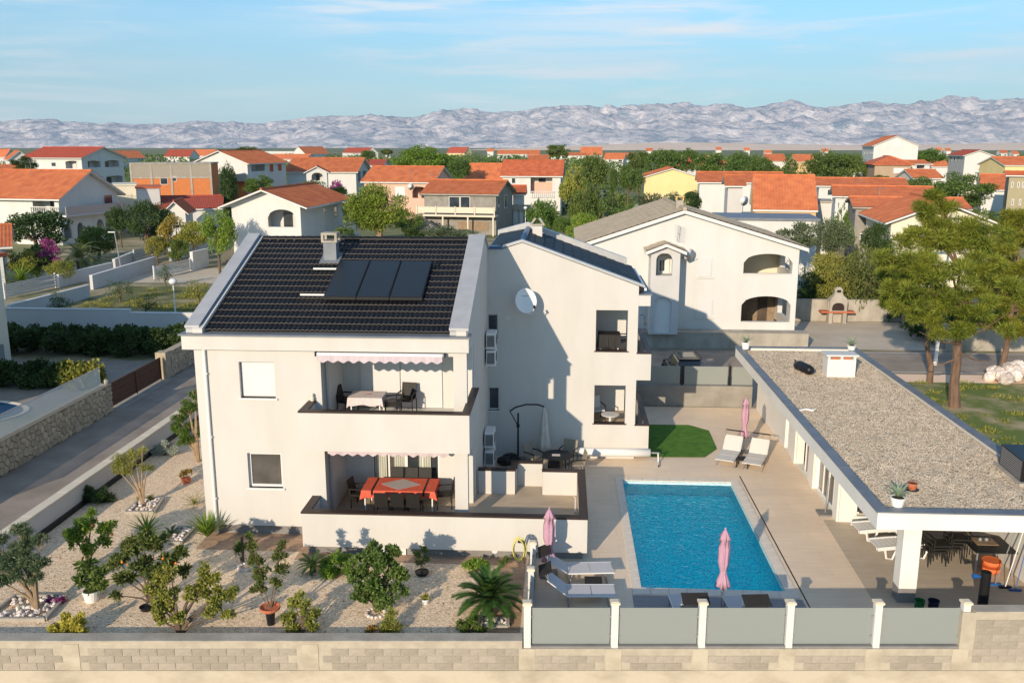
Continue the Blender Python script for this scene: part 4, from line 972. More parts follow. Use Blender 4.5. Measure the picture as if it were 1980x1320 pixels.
longwall('boundary_wall', 'grey wall section with a gate post beside the street lamp', [(A_.x, A_.y), (B_.x, B_.y)], 1.3, .25, 'stucco_shade', 'white_trim')
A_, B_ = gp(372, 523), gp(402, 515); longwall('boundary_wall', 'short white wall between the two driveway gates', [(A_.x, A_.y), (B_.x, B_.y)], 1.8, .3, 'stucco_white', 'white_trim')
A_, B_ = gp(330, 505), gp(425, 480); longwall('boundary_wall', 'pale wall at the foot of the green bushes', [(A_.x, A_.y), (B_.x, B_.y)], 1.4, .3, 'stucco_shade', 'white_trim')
def slatfence(label, p, q, h, n, m, name='slat_fence', posts=3):
    L = math.hypot(q[0] - p[0], q[1] - p[1]); f_ = T(name, label, 'fence', (p[0], p[1], 0), math.atan2(q[1] - p[1], q[0] - p[0]))
    for i in range(n): m1 = MB(); m1.box(0, L, -.015, .015, .12 + i * (h - .12) / n, .12 + (i + .72) * (h - .12) / n); m1.build('slat', m, f_, world=False)
    for i in range(posts): m1 = MB(); x = L * i / (posts - 1); m1.box(x - .07, x + .07, .016, .12, 0, h + .05); m1.build('post', m, f_, world=False)
    return f_
slatfence('white metal slat gate at the far left edge beside the lane', gp(12, 578), gp(110, 556), 1.25, 5, 'stucco_shade', 'slat_gate', 2)
slatfence('long white slatted fence behind the street lamp', gp(262, 513), gp(328, 493), 1.6, 6, 'stucco_shade')
slatfence('white slatted driveway gate left of the short white wall', gp(300, 540), gp(370, 523), 1.2, 6, 'stucco_white', 'slat_gate', 2)
# left neighbour house: its wall edge stands at the frame and shades court and street
nb = T('neighbour_house', 'cream neighbour house wall at the left edge behind the pool', 'house', (-34, 40, 0))
mb = MB(); mb.box(-46, -29.9, 30, 46.1, 0, 6.2); mb.build('wall', 'stucco_cream', nb)
mb = MB(); mb.box(-46.3, -29.6, 29.7, 46.4, 6.201, 6.4); mb.build('roof', 'red_tile', nb)
m1 = MB(); m1.box(-29.898, -29.85, 44.6, 45.5, .3, 1.6); m1.build('window', 'grey_metal', nb)
# its kidney pool
mb = MB(); pts = [(-27.6 + 2.9 * math.cos(t) * (1 + .12 * math.sin(2 * t)), 37.6 + 2.3 * math.sin(t)) for t in [i * math.tau / 36 for i in range(36)]]
mb.add([(x, y, .03) for x, y in pts], [tuple(range(36))]); p2_ = mb.build('plunge_pool', 'sea'); 
o = p2_; tag(o, 'round-ended dark blue pool behind the stone wall at the far left', 'swimming pool')
mb = MB(); n = 36
for i in range(n):
    x, y = pts[i]; cx, cy = -27.6, 37.6; mb.v += [(x, y, .035), (cx + (x - cx) * 1.08, cy + (y - cy) * 1.1, .06)]
for i in range(n): mb.f.append((2 * i, 2 * i + 1, 2 * ((i + 1) % n) + 1, 2 * ((i + 1) % n)))
WM[o.name] = Matrix.Identity(4); mb.build('pool_rim', 'pool_coping', o)

# ================================================================== WHITE NEIGHBOUR HOUSE ON THE RIGHT
nh = T('white_house', 'large white house with arched loggias and grey tiled gable roof behind the road', 'house', (7, 55, 0))
NY = 54.6
L_ = ap(1118, 600, NY).x; R_ = ap(1541, 560, NY).x; zb = .95
zE = ap(1556, 478, NY).z; zP = ap(1323, 409, NY).z; XP = ap(1323, 409, NY).x
def hpx(x0, x1, y0, y1, Y=NY, arch=0): a = ap(x0, y1, Y); b = ap(x1, y0, Y); return (a.x, b.x, a.z, b.z, arch)
h1 = hpx(1437, 1534, 491, 529, arch=.55); h2 = hpx(1432, 1530, 573, 622, arch=.55)
zEL = zE + .1
mb = MB(); holed(mb, fnY(NY), L_, R_, zb, 5.9, [h1, h2], .3)
mb.ext([(L_, NY, 5.9), (R_, NY, 5.9), (R_, NY, zE - .1), (XP, NY, zP - .1), (L_, NY, zE - .1)], (0, .3, 0))
holed(mb, lambda u, o, z: (L_ + o, u, z), NY + .3, 65, zb, 5.9, [], .3); holed(mb, fnX(R_, 1), NY + .3, 65, zb, 5.9, [(NY + 1, NY + 3.3, h2[2], h2[3]), (NY + 1, NY + 3.3, h1[2], h1[3])], .3)
mb.build('wall', 'stucco_white', nh)
for h, m_ in ((h1, 'stucco_cream'), (h2, 'brick_pale')):
    m1 = MB(); zf = h[2] - .9; m1.box(h[0] - .3, R_ - .31, NY + .31, NY + 4, zf - .1, zf); m1.build('loggia_floor', 'court_concrete', nh)
    m1 = MB(); m1.box(h[0] - .4, R_ - .31, NY + 4.0, NY + 4.1, zf, h[3] + .4); m1.box(h[0] - .5, h[0] - .4, NY + .31, NY + 4.1, zf, h[3] + .4); m1.box(h[0] - .5, R_ - .31, NY + .31, NY + 4.1, h[3] + .3, h[3] + .4); m1.build('loggia_wall', m_, nh)
    m1 = MB(); m1.box(h[0] - .05, h[1] + .05, NY - .05, NY + .32, h[2] - .06, h[2] + .004); m1.build('sill', 'white_trim', nh)
m1 = MB(); m1.box(h2[1] - 1.1, h2[1] - .5, NY + 3.95, NY + 3.99, h2[2] - .9, h2[3] - .2); m1.build('door', 'wood_panel', nh)
# wrought iron ornament in the upper loggia
m1 = MB(); xo = h1[1] - .18
for k in range(2): m1.tube([(xo + .13 * math.sin(t) * (1 - 2 * k), NY + .4, h1[2] + .1 + t * .10) for t in [i * .5 for i in range(15)]], .012, 4)
m1.build('iron_ornament', 'black_metal', nh)
for (x0_, x1_, y0_, y1_) in ((1350, 1377, 497, 535), (1345, 1378, 580, 612)):
    h = hpx(x0_, x1_, y0_, y1_); m1 = MB(); m1.box(h[0], h[1], NY - .05, NY - .002, h[2], h[3]); s = m1.build('roller_shutter', 'stucco_white', nh)
    for i in range(14): z = h[2] + .03 + i * (h[3] - h[2] - .08) / 14; m1 = MB(); m1.box(h[0] + .05, h[1] - .05, NY - .062, NY - .05, z, z + (h[3] - h[2]) / 14 - .02); m1.build('slat', 'shutter', s)
    m1 = MB(); m1.box(h[0] - .1, h[1] + .1, NY - .1, NY - .002, h[2] - .08, h[2] - .03); m1.build('sill', 'white_trim', nh)
# roof with corrugated tile courses
def tiled_slope(mb, p_low, along, up, ln, hgt, pitch=.3, course=.38, amp=.03, step=.03):
    """corrugated, stepped roof slope. p_low corner, along/up unit vectors"""
    p0 = Vector(p_low); a = Vector(along); u = Vector(up); nn = a.cross(u).normalized()
    if nn.z < 0: nn = -nn
    nc = max(1, round(ln / pitch)); nr = max(1, round(hgt / course)); k = len(mb.v); W = nc * 4 + 1
    for r_ in range(nr):
        for e in (0, 1):
            for i in range(W):
                o = amp * (.5 + .5 * math.cos(i * math.pi / 2)) + (step * (1 - e))
                mb.v.append(tuple(p0 + a * (ln * i / (W - 1)) + u * (hgt * (r_ + e) / nr) + nn * o))
    for r_ in range(2 * nr - 1):
        for i in range(W - 1): q = k + r_ * W + i; mb.f.append((q, q + 1, q + W + 1, q + W))
    return mb
def slope_pts(x0, z0, x1, z1): d = math.hypot(x1 - x0, z1 - z0); return Vector(((x1 - x0) / d, 0, (z1 - z0) / d)), d
m1 = MB(); ry0, ry1 = NY - .35, 66.0
xr = R_ + .45; xl = L_ - .2; k = (zP - zE) / (R_ - XP); zr = zE - k * .45 + .0; zl = zP - (zP - zE) / (XP - L_) * (XP - xl)
for xx, zz in ((xr, zr), (xl, zl)):
    u, d = slope_pts(xx, zz + .12, XP, zP + .12); tiled_slope(m1, (xx, ry0, zz + .12), (0, 1, 0), u, ry1 - ry0, d)
m1.build('roof', 'grey_tile', nh)
m1 = MB(); m1.ext([(xl, ry0 + .02, zl - .1), (XP, ry0 + .02, zP - .1), (xr, ry0 + .02, zr - .1), (xr, ry0 + .02, zr + .1), (XP, ry0 + .02, zP + .1), (xl, ry0 + .02, zl + .1)], (0, ry1 - ry0 - .05, 0)); m1.build('fascia', 'white_trim', nh)
m1 = MB(); m1.tube([(XP, ry0, zP + .17), (XP, ry1, zP + .17)], .12, 8); m1.build('ridge_cap', 'grey_tile', nh)
m1 = MB(); cx, cy = XP - .05, NY + 2.0; m1.box(cx - .22, cx + .22, cy - .22, cy + .22, zP - .2, zP + .55); c_ = m1.build('chimney', 'concrete', nh)
m1 = MB(); m1.box(cx - .28, cx + .28, cy - .28, cy + .28, zP + .75, zP + .8); 
for s in (-.24, .16): m1.box(cx + s, cx + s + .08, cy - .22, cy + .22, zP + .551, zP + .749)
m1.build('chimney_cap', 'stucco_ochre', c_)
# porch tower with arched niche and arched door
PYY = NY - 1.5; a = ap(1257, 560, PYY).x; b = ap(1313, 560, PYY).x; zt = ap(1285, 482, PYY).z
n1 = hpx(1268, 1301, 490, 533, PYY, .35); n2 = hpx(1262, 1299, 575, 641, PYY, .35)
m1 = MB(); holed(m1, fnY(PYY), a, b, zb, zt - .25, [n1, (n2[0], n2[1], zb + .05, n2[3], .35)], .3)
m1.ext([(a, PYY, zt - .25), (b, PYY, zt - .25), ((a + b) / 2, PYY, zt + .1)], (0, .3, 0)); m1.box(a, a + .25, PYY + .3, NY - .01, zb, zt - .3); m1.box(b - .25, b, PYY + .3, NY - .01, zb, zt - .3); m1.box(a + .25, b - .25, PYY + .5, NY - .01, n1[2] - .3, n1[2] - .05)
m1.build('porch', 'stucco_shade', nh)
m1 = MB(); m1.box(n1[0] + .25, n1[1] - .02, NY - .09, NY - .02, n1[2] - .05, n1[3] - .25); dr = m1.build('door', 'white_plastic', nh)
for x in (n1[0] + .36, n1[1] - .42): m1 = MB(); m1.box(x, x + .12, NY - .1, NY - .09, n1[2] + .1, n1[2] + .75); m1.build('door_pane', 'glass_dark', dr)
m1 = MB(); m1.box(n2[0] + .0, n2[1], PYY + .22, PYY + .26, zb + .05, n2[3]); m1.build('door', 'white_plastic', nh)
m1 = MB(); cxp = (a + b) / 2; zq = zt + .35
for sx in (-1, 1):
    u, d = slope_pts(cxp + sx * ((b - a) / 2 + .35), zt - .1, cxp, zq); tiled_slope(m1, (cxp + sx * ((b - a) / 2 + .35), PYY - .35, zt - .1), (0, 1, 0), u, 1.8, d)
m1.build('porch_roof', 'grey_tile', nh)
m1 = MB(); m1.ext([(cxp - (b - a) / 2 - .33, PYY - .33, zt - .3), (cxp, PYY - .33, zq - .18), (cxp + (b - a) / 2 + .33, PYY - .33, zt - .3), (cxp + (b - a) / 2 + .33, PYY - .33, zt - .12), (cxp, PYY - .33, zq), (cxp - (b - a) / 2 - .33, PYY - .33, zt - .12)], (0, 1.75, 0)); m1.build('porch_fascia', 'white_trim', nh)
# dish and antenna on that facade
dn = T('satellite_dish', 'small grey satellite dish beside the porch roof of the white house', 'satellite dish', tuple(ap(1331, 492, NY - .5)), R(30))
m1 = MB(); m1.lathe(0, 0, [(.02, 0), (.2, .03), (.38, .1)], 14); d1 = m1.build('dish', 'white_metal', dn, world=False, smooth=True); d1.rotation_euler = (R(100), 0, 0)
m1 = MB(); m1.tube([(0, 0, 0), (0, -.35, -.15), (.05, -.5, 0)], .02, 5); m1.tube([(0, .05, 0), (-.1, .5, -.3)], .03, 5); m1.build('arm', 'grey_metal', dn, world=False)
an = T('tv_antenna', 'thin branching television antenna high on the white gable wall', 'antenna', tuple(ap(1313, 452, NY - .35)))
m1 = MB(); m1.tube([(-.1, 0, -.5), (.0, 0, .5)], .015, 5); m1.tube([(0, .35, 0), (0, 0, 0)], .015, 5)
for i in range(7): z = -.4 + i * .14; m1.tube([(-.28, -.1, z + .08), (.05, 0, z)], .008, 4); m1.tube([(.0, 0, z), (.34, -.1, z - .1)], .008, 4)
m1.build('mast', 'grey_metal', an, world=False)
rt_ = T('retaining_wall', 'grey board-marked concrete retaining wall under the white neighbour house', 'wall', (10, 54, 0))
mb = MB(); mb.box(3, R_ + .6, 53.55, 53.85, 0, .95); mb.build('wall_body', 'concrete', rt_); mb = MB(); mb.box(3, R_ + .6, 53.52, 54.58, .951, 1.0); mb.build('wall_cap', 'concrete', rt_)
yw1 = longwall('yard_wall', 'pale grey concrete wall around the neighbour yard behind the barbecue', [(R_ + .3, 63.0), (23.6, 63.0), (23.0, 54.2)], 1.5, .25, 'concrete', 'concrete')
yw2 = longwall('yard_wall', 'low concrete wall along the far side of the road behind the pines', [(23.0, 54.0), (60, 54.0)], 1.3, .25, 'concrete', 'concrete')
mb = MB(); mb.box(-.15, .15, -.15, .15, 0, 0.0001)
# barbecue
bq = T('barbecue', 'stone garden barbecue with bottle-shaped chimney and terracotta shelf', 'barbecue', (18.95, 62.3, 0))
mb = MB(); mb.box(-.6, -.35, -.3, .3, 0, .75); mb.box(.35, .6, -.3, .3, 0, .75); mb.box(-.35, .35, .1, .3, 0, .75); mb.build('base', 'concrete', bq, world=False)
mb = MB(); mb.box(-1.15, 1.15, -.35, .35, .751, .86); mb.build('shelf', 'terracotta', bq, world=False)
mb = MB(); fr_ = lambda u, o, z: (u, -.3 + o, z); holed(mb, fr_, -.6, .6, .861, 1.55, [(-.42, .42, .9, 1.45, .3)], .15); mb.box(-.6, .6, .15, .3, .861, 1.55)
mb.v += []; prof = [(.6, 1.55), (.52, 1.75), (.33, 1.95), (.24, 2.15), (.27, 2.3), (.2, 2.45), (.08, 2.52)]
n = 4
for (ra, za), (rb, zb_) in zip(prof[:-1], prof[1:]):
    mb.add([(-ra, -.3 * min(1, ra / .5), za), (ra, -.3 * min(1, ra / .5), za), (ra, .3 * min(1, ra / .5), za), (-ra, .3 * min(1, ra / .5), za), (-rb, -.3 * min(1, rb / .5), zb_), (rb, -.3 * min(1, rb / .5), zb_), (rb, .3 * min(1, rb / .5), zb_), (-rb, .3 * min(1, rb / .5), zb_)], [(0, 1, 5, 4), (1, 2, 6, 5), (2, 3, 7, 6), (3, 0, 4, 7), (4, 5, 6, 7)])
mb.build('hood', 'concrete', bq, world=False)
mb = MB(); mb.box(-.45, .45, -.1, -.05, .87, 1.5); mb.build('firebox', 'dark_brown', bq, world=False)
mb = MB(); mb.box(-.13, .13, -.19, -.16, 2.16, 2.32); mb.build('flue_opening', 'black_metal', bq, world=False)

# ================================================================== CAR
car = T('parked_car', 'dark blue-black hatchback with roof rails parked behind the glass-topped wall', 'car', (6.35, 45.6, 0), R(3))
def sect(y, pts): return [(x, y, z) for x, z in pts]
def loft(mb, secs):
    k = len(mb.v); n = len(secs[0])
    for s in secs: mb.v += s
    for i in range(len(secs) - 1):
        for j in range(n - 1): q = k + i * n + j; mb.f.append((q, q + 1, q + n + 1, q + n))
    mb.f.append(tuple(k + j for j in range(n))); mb.f.append(tuple(k + (len(secs) - 1) * n + j for j in reversed(range(n))))
    return mb
bd = lambda w_, zt: [(-w_, .25), (-w_ * 1.0, .6), (-w_ * .97, zt - .06), (-w_ * .85, zt), (w_ * .85, zt), (w_ * .97, zt - .06), (w_, .6), (w_, .25)]
mb = MB(); loft(mb, [sect(-2.1, bd(.72, .75)), sect(-2.0, bd(.84, .95)), sect(-1.2, bd(.87, .98)), sect(0, bd(.88, .98)), sect(1.0, bd(.88, .95)), sect(1.9, bd(.82, .8)), sect(2.1, bd(.7, .62))]); body = mb.build('body', 'car_dark', car, world=False, smooth=False, bevel=.03)
cb = lambda wb, wt, z0, zt: [(-wb, z0), (-wt, zt - .05), (-wt * .9, zt), (wt * .9, zt), (wt, zt - .05), (wb, z0)]
mb = MB(); loft(mb, [sect(-1.95, cb(.74, .70, .94, .97)), sect(-1.55, cb(.76, .62, .94, 1.46)), sect(-.2, cb(.80, .64, .94, 1.52)), sect(.35, cb(.80, .62, .94, 1.46)), sect(1.15, cb(.78, .7, .92, .97))]); mb.build('cabin', 'glass_dark', car, world=False)
mb = MB(); mb.box(-.58, .58, -1.5, .3, 1.515, 1.545); mb.build('roof', 'car_dark', car, world=False, bevel=.02)
m1 = MB(); m1.box(-.4, .4, -1.0, .1, 1.547, 1.552); m1.build('sunroof', 'glass_dark', car, world=False)
for s in (-1, 1):
    m1 = MB(); m1.tube([(s * .56, -1.45, 1.53), (s * .57, -1.35, 1.6), (s * .57, .1, 1.6), (s * .56, .25, 1.53)], .02, 5); m1.build('roof_rail', 'black_metal', car, world=False)
    for y in (-1.3, 1.3):
        m1 = MB(); m1.tube([(s * .92, y, .33), (s * .72, y, .33)], .33, 16); wv = m1.build('wheel', 'rubber', car, world=False)
        m1 = MB(); m1.tube([(s * .93, y, .33), (s * .9, y, .33)], .2, 10); m1.build('rim', 'grey_metal', wv, world=False)
    m1 = MB(); m1.box(s * .55, s * .8, -2.1, -2.02, .62, .78) if s > 0 else m1.box(-.8, -.55, -2.1, -2.02, .62, .78); m1.build('tail_light', 'red_plastic', car, world=False)
    m1 = MB(); m1.ball((s * .94, .6, .98), .07, 8, 5, (1, .7, .7)); m1.build('mirror', 'car_dark', car, world=False)
m1 = MB(); m1.box(-.26, .26, -2.13, -2.08, .42, .53); m1.build('number_plate', 'white_plastic', car, world=False)

# ================================================================== THE TOWN
def solve(fn, lo, hi, target):
    fl = fn(lo) - target
    for _ in range(40):
        m_ = (lo + hi) / 2; fm = fn(m_) - target
        if (fl < 0) == (fm < 0): lo, fl = m_, fm
        else: hi = m_
    return (lo + hi) / 2
def town(name, label, Ax, Bx, Cx, Y, W, ye, yr, ridge='x', wall='stucco_white', roof='orange_tile', base=0, ov=.45, holes=(), wins=(), fancy=False, hip=False, rz=None, flat=False, cat='house', chim=None, group=None):
    """B = corner nearest to the camera, A = other end of the front face, C = other end of the visible side face (pixel columns of sight lines)"""
    if Y >= 220:
        al = PITCH - math.atan((660 - ye) / F_PX); Y = min(max(Y, (CAM_H - 6.0) / max(math.tan(al), .004)), 1100)
    B = ap(Bx, ye, Y); ze = B.z; B = Vector((B.x, B.y, 0)); sgn = 1 if Ax < Bx else -1      # sgn=1: front runs left from B, side face looks right
    fancy = fancy or Y < 215
    if Cx is not None:
        f = lambda r: pj((B.x - math.sin(r) * W, B.y + math.cos(r) * W, ze))[0]
        r = solve(f, -1.2, 1.2, Cx)
    else: r = rz or 0
    f = lambda L: pj((B.x - sgn * math.cos(r) * L, B.y - sgn * math.sin(r) * L, ze))[0]
    L = solve(f, .5, 80, Ax)
    h = T(name, label, cat, (B.x, B.y, base), r, group); M = WM[h.name]
    zR = ap((Ax + Bx) / 2, yr, Y + (W / 2 if ridge == 'x' else 0)).z - base; zE = ze - base
    # local frame: front face y=0, x from -L..0 (sgn=1) or 0..L
    xa, xb = (-L, 0) if sgn > 0 else (0, L)
    lf = lambda u, o, z: (u, o, z)
    sf = (lambda u, o, z: (-o, u, z)) if sgn > 0 else (lambda u, o, z: (o, u, z))
    bf = lambda u, o, z: (u, W - o, z)
    of = (lambda u, o, z: (xa + o, u, z)) if sgn > 0 else (lambda u, o, z: (xb - o, u, z))
    inv = M.inverted(); nrm_f = (M.to_3x3() @ Vector((0, 1, 0))); nrm_s = (M.to_3x3() @ Vector((1, 0, 0)))
    def loc(face, px, py): p = inv @ rp(px, py, M @ Vector((0, 0, 0)), nrm_f if face == 'f' else nrm_s); return (p.x if face == 'f' else p.y), p.z
    def rect(face, x0, x1, y0, y1):
        a, zt = loc(face, x0, y0); b, _ = loc(face, x1, y0); _, zb_ = loc(face, (x0 + x1) / 2, y1); _, zt = loc(face, (x0 + x1) / 2, y0)
        return min(a, b), max(a, b), zb_, zt
    hf = [(*rect('f', *q[1:5]), q[5]) for q in holes if q[0] == 'f']; hs_ = [(*rect('s', *q[1:5]), q[5]) for q in holes if q[0] == 's']
    cl_ = lambda hl, u0, u1: [(max(u0 + .1, a), min(u1 - .1, b), max(.1, c), min(zE - .05, d), e) for a, b, c, d, e in hl]
    hf, hs_ = cl_(hf, xa, xb), cl_(hs_, 0, W)
    mb = MB(); holed(mb, lf, xa, xb, 0, zE, hf, .25); holed(mb, sf, .25, W - .25, 0, zE, hs_, .25); holed(mb, bf, xa, xb, 0, zE, [], .25); holed(mb, of, .25, W - .25, 0, zE, [], .25)
    xm = (xa + xb) / 2
    if not flat and not hip:
        if ridge == 'x':
            for x in (xa, xb - .25): mb.ext([(x, 0, zE), (x, W, zE), (x, W / 2, zR - .1)], (.25, 0, 0))
        else:
            for y in (0, W - .25): mb.ext([(xa, y, zE), (xb, y, zE), (xm, y, zR - .1)], (0, .25, 0))
    mb.build('wall', wall, h, world=False)
    for face, hl in ((lf, hf), (sf, hs_)):
        for a, b, c, d, e in hl:
            m1 = MB(); 
            P = lambda u0, u1, o0, o1, z0, z1: m1.add([face(u, o, z) for z in (z0, z1) for o in (o0, o1) for u in (u0, u1)], [(0, 2, 3, 1), (4, 5, 7, 6), (0, 1, 5, 4), (2, 6, 7, 3), (0, 4, 6, 2), (1, 3, 7, 5)])
            P(a - .3, b + .3, 1.8, 1.9, c - .6, d + .1); P(a - .3, b + .3, .26, 1.8, c - .7, c - .6); P(a - .3, b + .3, .26, 1.8, d + .02, d + .1); P(a - .4, a - .3, .26, 1.9, c - .7, d + .1); P(b + .3, b + .4, .26, 1.9, c - .7, d + .1)
            m1.build('loggia', wall, h, world=False)
            m1 = MB(); w3 = (b - a) * .16; u = (a + b) / 2; m1.add([face(u_, o, z) for z in (c - .55, d - .35) for o in (1.72, 1.79) for u_ in (u - w3, u + w3)], [(0, 2, 3, 1), (4, 5, 7, 6), (0, 1, 5, 4), (2, 6, 7, 3), (0, 4, 6, 2), (1, 3, 7, 5)]); m1.build('door', 'glass_dark', h, world=False)
    for q in wins:
        face = lf if q[0] == 'f' else sf; a, b, c, d = rect(q[0], *q[1:5]); kind = q[5] if len(q) > 5 else 'w'
        m1 = MB(); bx3 = lambda m1, u0, u1, o0, o1, z0, z1: m1.add([face(u, o, z) for z in (z0, z1) for o in (o0, o1) for u in (u0, u1)], [(0, 2, 3, 1), (4, 5, 7, 6), (0, 1, 5, 4), (2, 6, 7, 3), (0, 4, 6, 2), (1, 3, 7, 5)])
        t = .07; 
        if kind == 's': bx3(m1, a, b, -.05, -.002, c, d); m1.build('shutter', 'shutter', h, world=False); continue
        if kind == 'g': bx3(m1, a, b, -.05, -.002, c, d); m1.build('garage_door', 'wood_slat', h, world=False); continue
        bx3(m1, a, b, -.06, -.002, c, c + t); bx3(m1, a, b, -.06, -.002, d - t, d); bx3(m1, a, a + t, -.06, -.002, c + t, d - t); bx3(m1, b - t, b, -.06, -.002, c + t, d - t)
        f_ = m1.build('window', 'white_trim', h, world=False); m1 = MB(); bx3(m1, a + t, b - t, -.03, -.002, c + t, d - t); m1.build('pane', 'glass_dark', f_, world=False)
    # roof
    m1 = MB(); th = .16
    if flat:
        m1.box(xa - .15, xb + .15, -.15, W + .15, zE + .002, zE + .2); m1.build('roof', roof, h, world=False)
    elif hip:
        e = [(xa - ov, -ov), (xb + ov, -ov), (xb + ov, W + ov), (xa - ov, W + ov)]; LL = xb - xa
        r0, r1 = ((xa + W / 2, W / 2), (xb - W / 2, W / 2)) if LL > W else ((xm, LL / 2), (xm, W - LL / 2))
        v = [(x, y, zE) for x, y in e] + [(*r0, zR), (*r1, zR)] + [(x, y, zE - .12) for x, y in e]
        fs = [(0, 1, 5, 4), (1, 2, 5), (2, 3, 4, 5), (3, 0, 4)] if LL > W else [(0, 1, 4), (1, 2, 5, 4), (2, 3, 5), (3, 0, 4, 5)]
        m1.add(v, fs + [(6, 7, 1, 0), (7, 8, 2, 1), (8, 9, 3, 2), (9, 6, 0, 3), (9, 8, 7, 6)]); m1.build('roof', roof, h, world=False)
        m1 = MB()
        for a_, b_ in (((*e[0], zE), (*r0, zR)), ((*e[1], zE), ((*r1, zR) if LL > W else (*r0, zR))), ((*r0, zR), (*r1, zR))): m1.tube([Vector(a_) + Vector((0, 0, .05)), Vector(b_) + Vector((0, 0, .05))], .12, 6)
        m1.build('ridge_tiles', 'orange_tile', h, world=False)
    else:
        if ridge == 'x': k = (zR - zE) / (W / 2); ends = [((xa - ov, -ov), (1, 0, 0), (0, 1, k), xb - xa + 2 * ov), ((xa - ov, W + ov), (1, 0, 0), (0, -1, k), xb - xa + 2 * ov)]; run = W / 2 + ov
        else: k = (zR - zE) / ((xb - xa) / 2); ends = [((xa - ov, -ov), (0, 1, 0), (1, 0, k), W + 2 * ov), ((xb + ov, -ov), (0, 1, 0), (-1, 0, k), W + 2 * ov)]; run = (xb - xa) / 2 + ov
        sl_ = run * math.sqrt(1 + k * k); ze0 = zE - k * ov
        for (cx, cy), al, up, ln in ends:
            u = Vector(up).normalized(); tiled_slope(m1, (cx, cy, ze0 + th), al, u, ln, sl_, .3 if fancy else .6, .38 if fancy else .8, .03 if fancy else .05, .02 if fancy else .03)
        m1.build('roof', roof, h, world=False)
        m1 = MB()
        if ridge == 'x':
            pr = lambda x: [(x, -ov, ze0), (x, W / 2, zR), (x, W + ov, ze0), (x, W + ov, ze0 + th - .02), (x, W / 2, zR + th - .02), (x, -ov, ze0 + th - .02)]
            m1.ext(pr(xa - ov + .02), (xb - xa + 2 * ov - .04, 0, 0)); 
            m2 = MB(); m2.tube([(xa - ov, W / 2, zR + th + .04), (xb + ov, W / 2, zR + th + .04)], .13, 6)
        else:
            pr = lambda y: [(xa - ov, y, ze0), (xm, y, zR), (xb + ov, y, ze0), (xb + ov, y, ze0 + th - .02), (xm, y, zR + th - .02), (xa - ov, y, ze0 + th - .02)]
            m1.ext(pr(-ov + .02), (0, W + 2 * ov - .04, 0)); m2 = MB(); m2.tube([(xm, -ov, zR + th + .04), (xm, W + ov, zR + th + .04)], .13, 6)
        m1.build('fascia', 'white_trim' if wall != 'render_grey' else 'concrete', h, world=False); m2.build('ridge_tiles', roof, h, world=False)
    if chim:
        p = inv @ ap(chim[0], chim[1], Y + W / 2); m1 = MB(); m1.box(p.x - .25, p.x + .25, W * .4, W * .4 + .5, zE, p.z - .25); c_ = m1.build('chimney', 'stucco_cream', h, world=False); m1 = MB(); m1.box(p.x - .33, p.x + .33, W * .4 - .08, W * .4 + .58, p.z - .24, p.z - .14); m1.build('chimney_cap', 'concrete', c_, world=False)
    return h, M, L, W, zE, xa, xb
def balustrade(parent, label, pts, z, h, n, m='white_trim', rail=.07, name='balustrade'):
    """rail plus single balusters along pixel-surveyed world points"""
    b_ = MB()
    for a, c in zip(pts[:-1], pts[1:]):
        a, c = Vector(a), Vector(c); m1 = MB(); m1.tube([a + Vector((0, 0, h)), c + Vector((0, 0, h))], rail, 4); m1.build('handrail', m, parent)
        m1 = MB(); m1.tube([a, c], rail * .8, 4); m1.build('base_rail', m, parent)
    tot = len(pts) - 1; src_ = None
    for a, c in zip(pts[:-1], pts[1:]):
        a, c = Vector(a), Vector(c)
        for i in range(n):
            p = a.lerp(c, (i + .5) / n)
            if src_ is None: m1 = MB(); m1.lathe(0, 0, [(.05, 0), (.09, h * .3), (.045, h * .6), (.07, h * .9)], 6); src_ = m1.build('baluster', m, parent, world=False); src_.matrix_basis = WM[parent.name].inverted() @ Matrix.Translation(p)
            else: inst(src_, parent, WM[parent.name].inverted() @ Matrix.Translation(p))

# -- left quarter
hA = town('house', 'white two-storey house with wide orange roof and balustraded gable balcony at the left edge', -120, 112, 226, 108, 11, 381, 332, 'x', fancy=True, ov=.8,
     holes=[('f', 62, 104, 385, 416, 0), ('s', 122, 138, 433, 462, .9), ('s', 148, 162, 430, 460, .9), ('s', 186, 200, 424, 450, .8), ('s', 203, 214, 423, 448, .8)], wins=[('s', 199, 216, 376, 396)])
p1_, p2__, p3_ = gp(60, 414, 4.4), gp(106, 417, 4.4), None
ho = hA[0]; Mx = hA[1]
P1 = Mx @ Vector((-4.2, -.12, 3.7)); P2 = Mx @ Vector((.12, -.12, 3.7)); P3 = Mx @ Vector((.9, -.12, 3.7)); P4 = Mx @ Vector((.9, 11, 3.7))
balustrade(ho, '', [P1, P2], 0, .95, 14); m1 = MB(); m1.box(0.01, 1.0, -.1, 11, 3.45, 3.68); m1.build('balcony_slab', 'stucco_shade', ho, world=False); m1 = MB(); m1.box(.85, .95, 0, 11, 3.7, 4.7); m1.build('balcony_parapet', 'grey_metal', ho, world=False)
town('house', 'three-storey white house with dark red roof and two gable balconies behind the orange roof', 46, 157, 238, 200, 13, 305, 286, 'x', roof='dull_red_tile', ov=.7,
     holes=[('f', 126, 154, 311, 326, .3), ('s', 163, 194, 311, 324, .3), ('s', 202, 230, 310, 323, .3), ('s', 172, 198, 341, 352, .2), ('s', 205, 237, 340, 353, .2)], wins=[('f', 63, 72, 314, 322), ('f', 99, 108, 314, 322)])
town('house', 'small orange-roofed house cut by the left frame edge on the skyline', -40, 10, 32, 230, 9, 303, 289, 'x', wall='stucco_shade')
town('house', 'small white house with pitched white gable and dark arch near the left skyline', 60, 18, 10, 215, 9, 308, 293, 'y', holes=[('f', 24, 40, 311, 320, .6)])
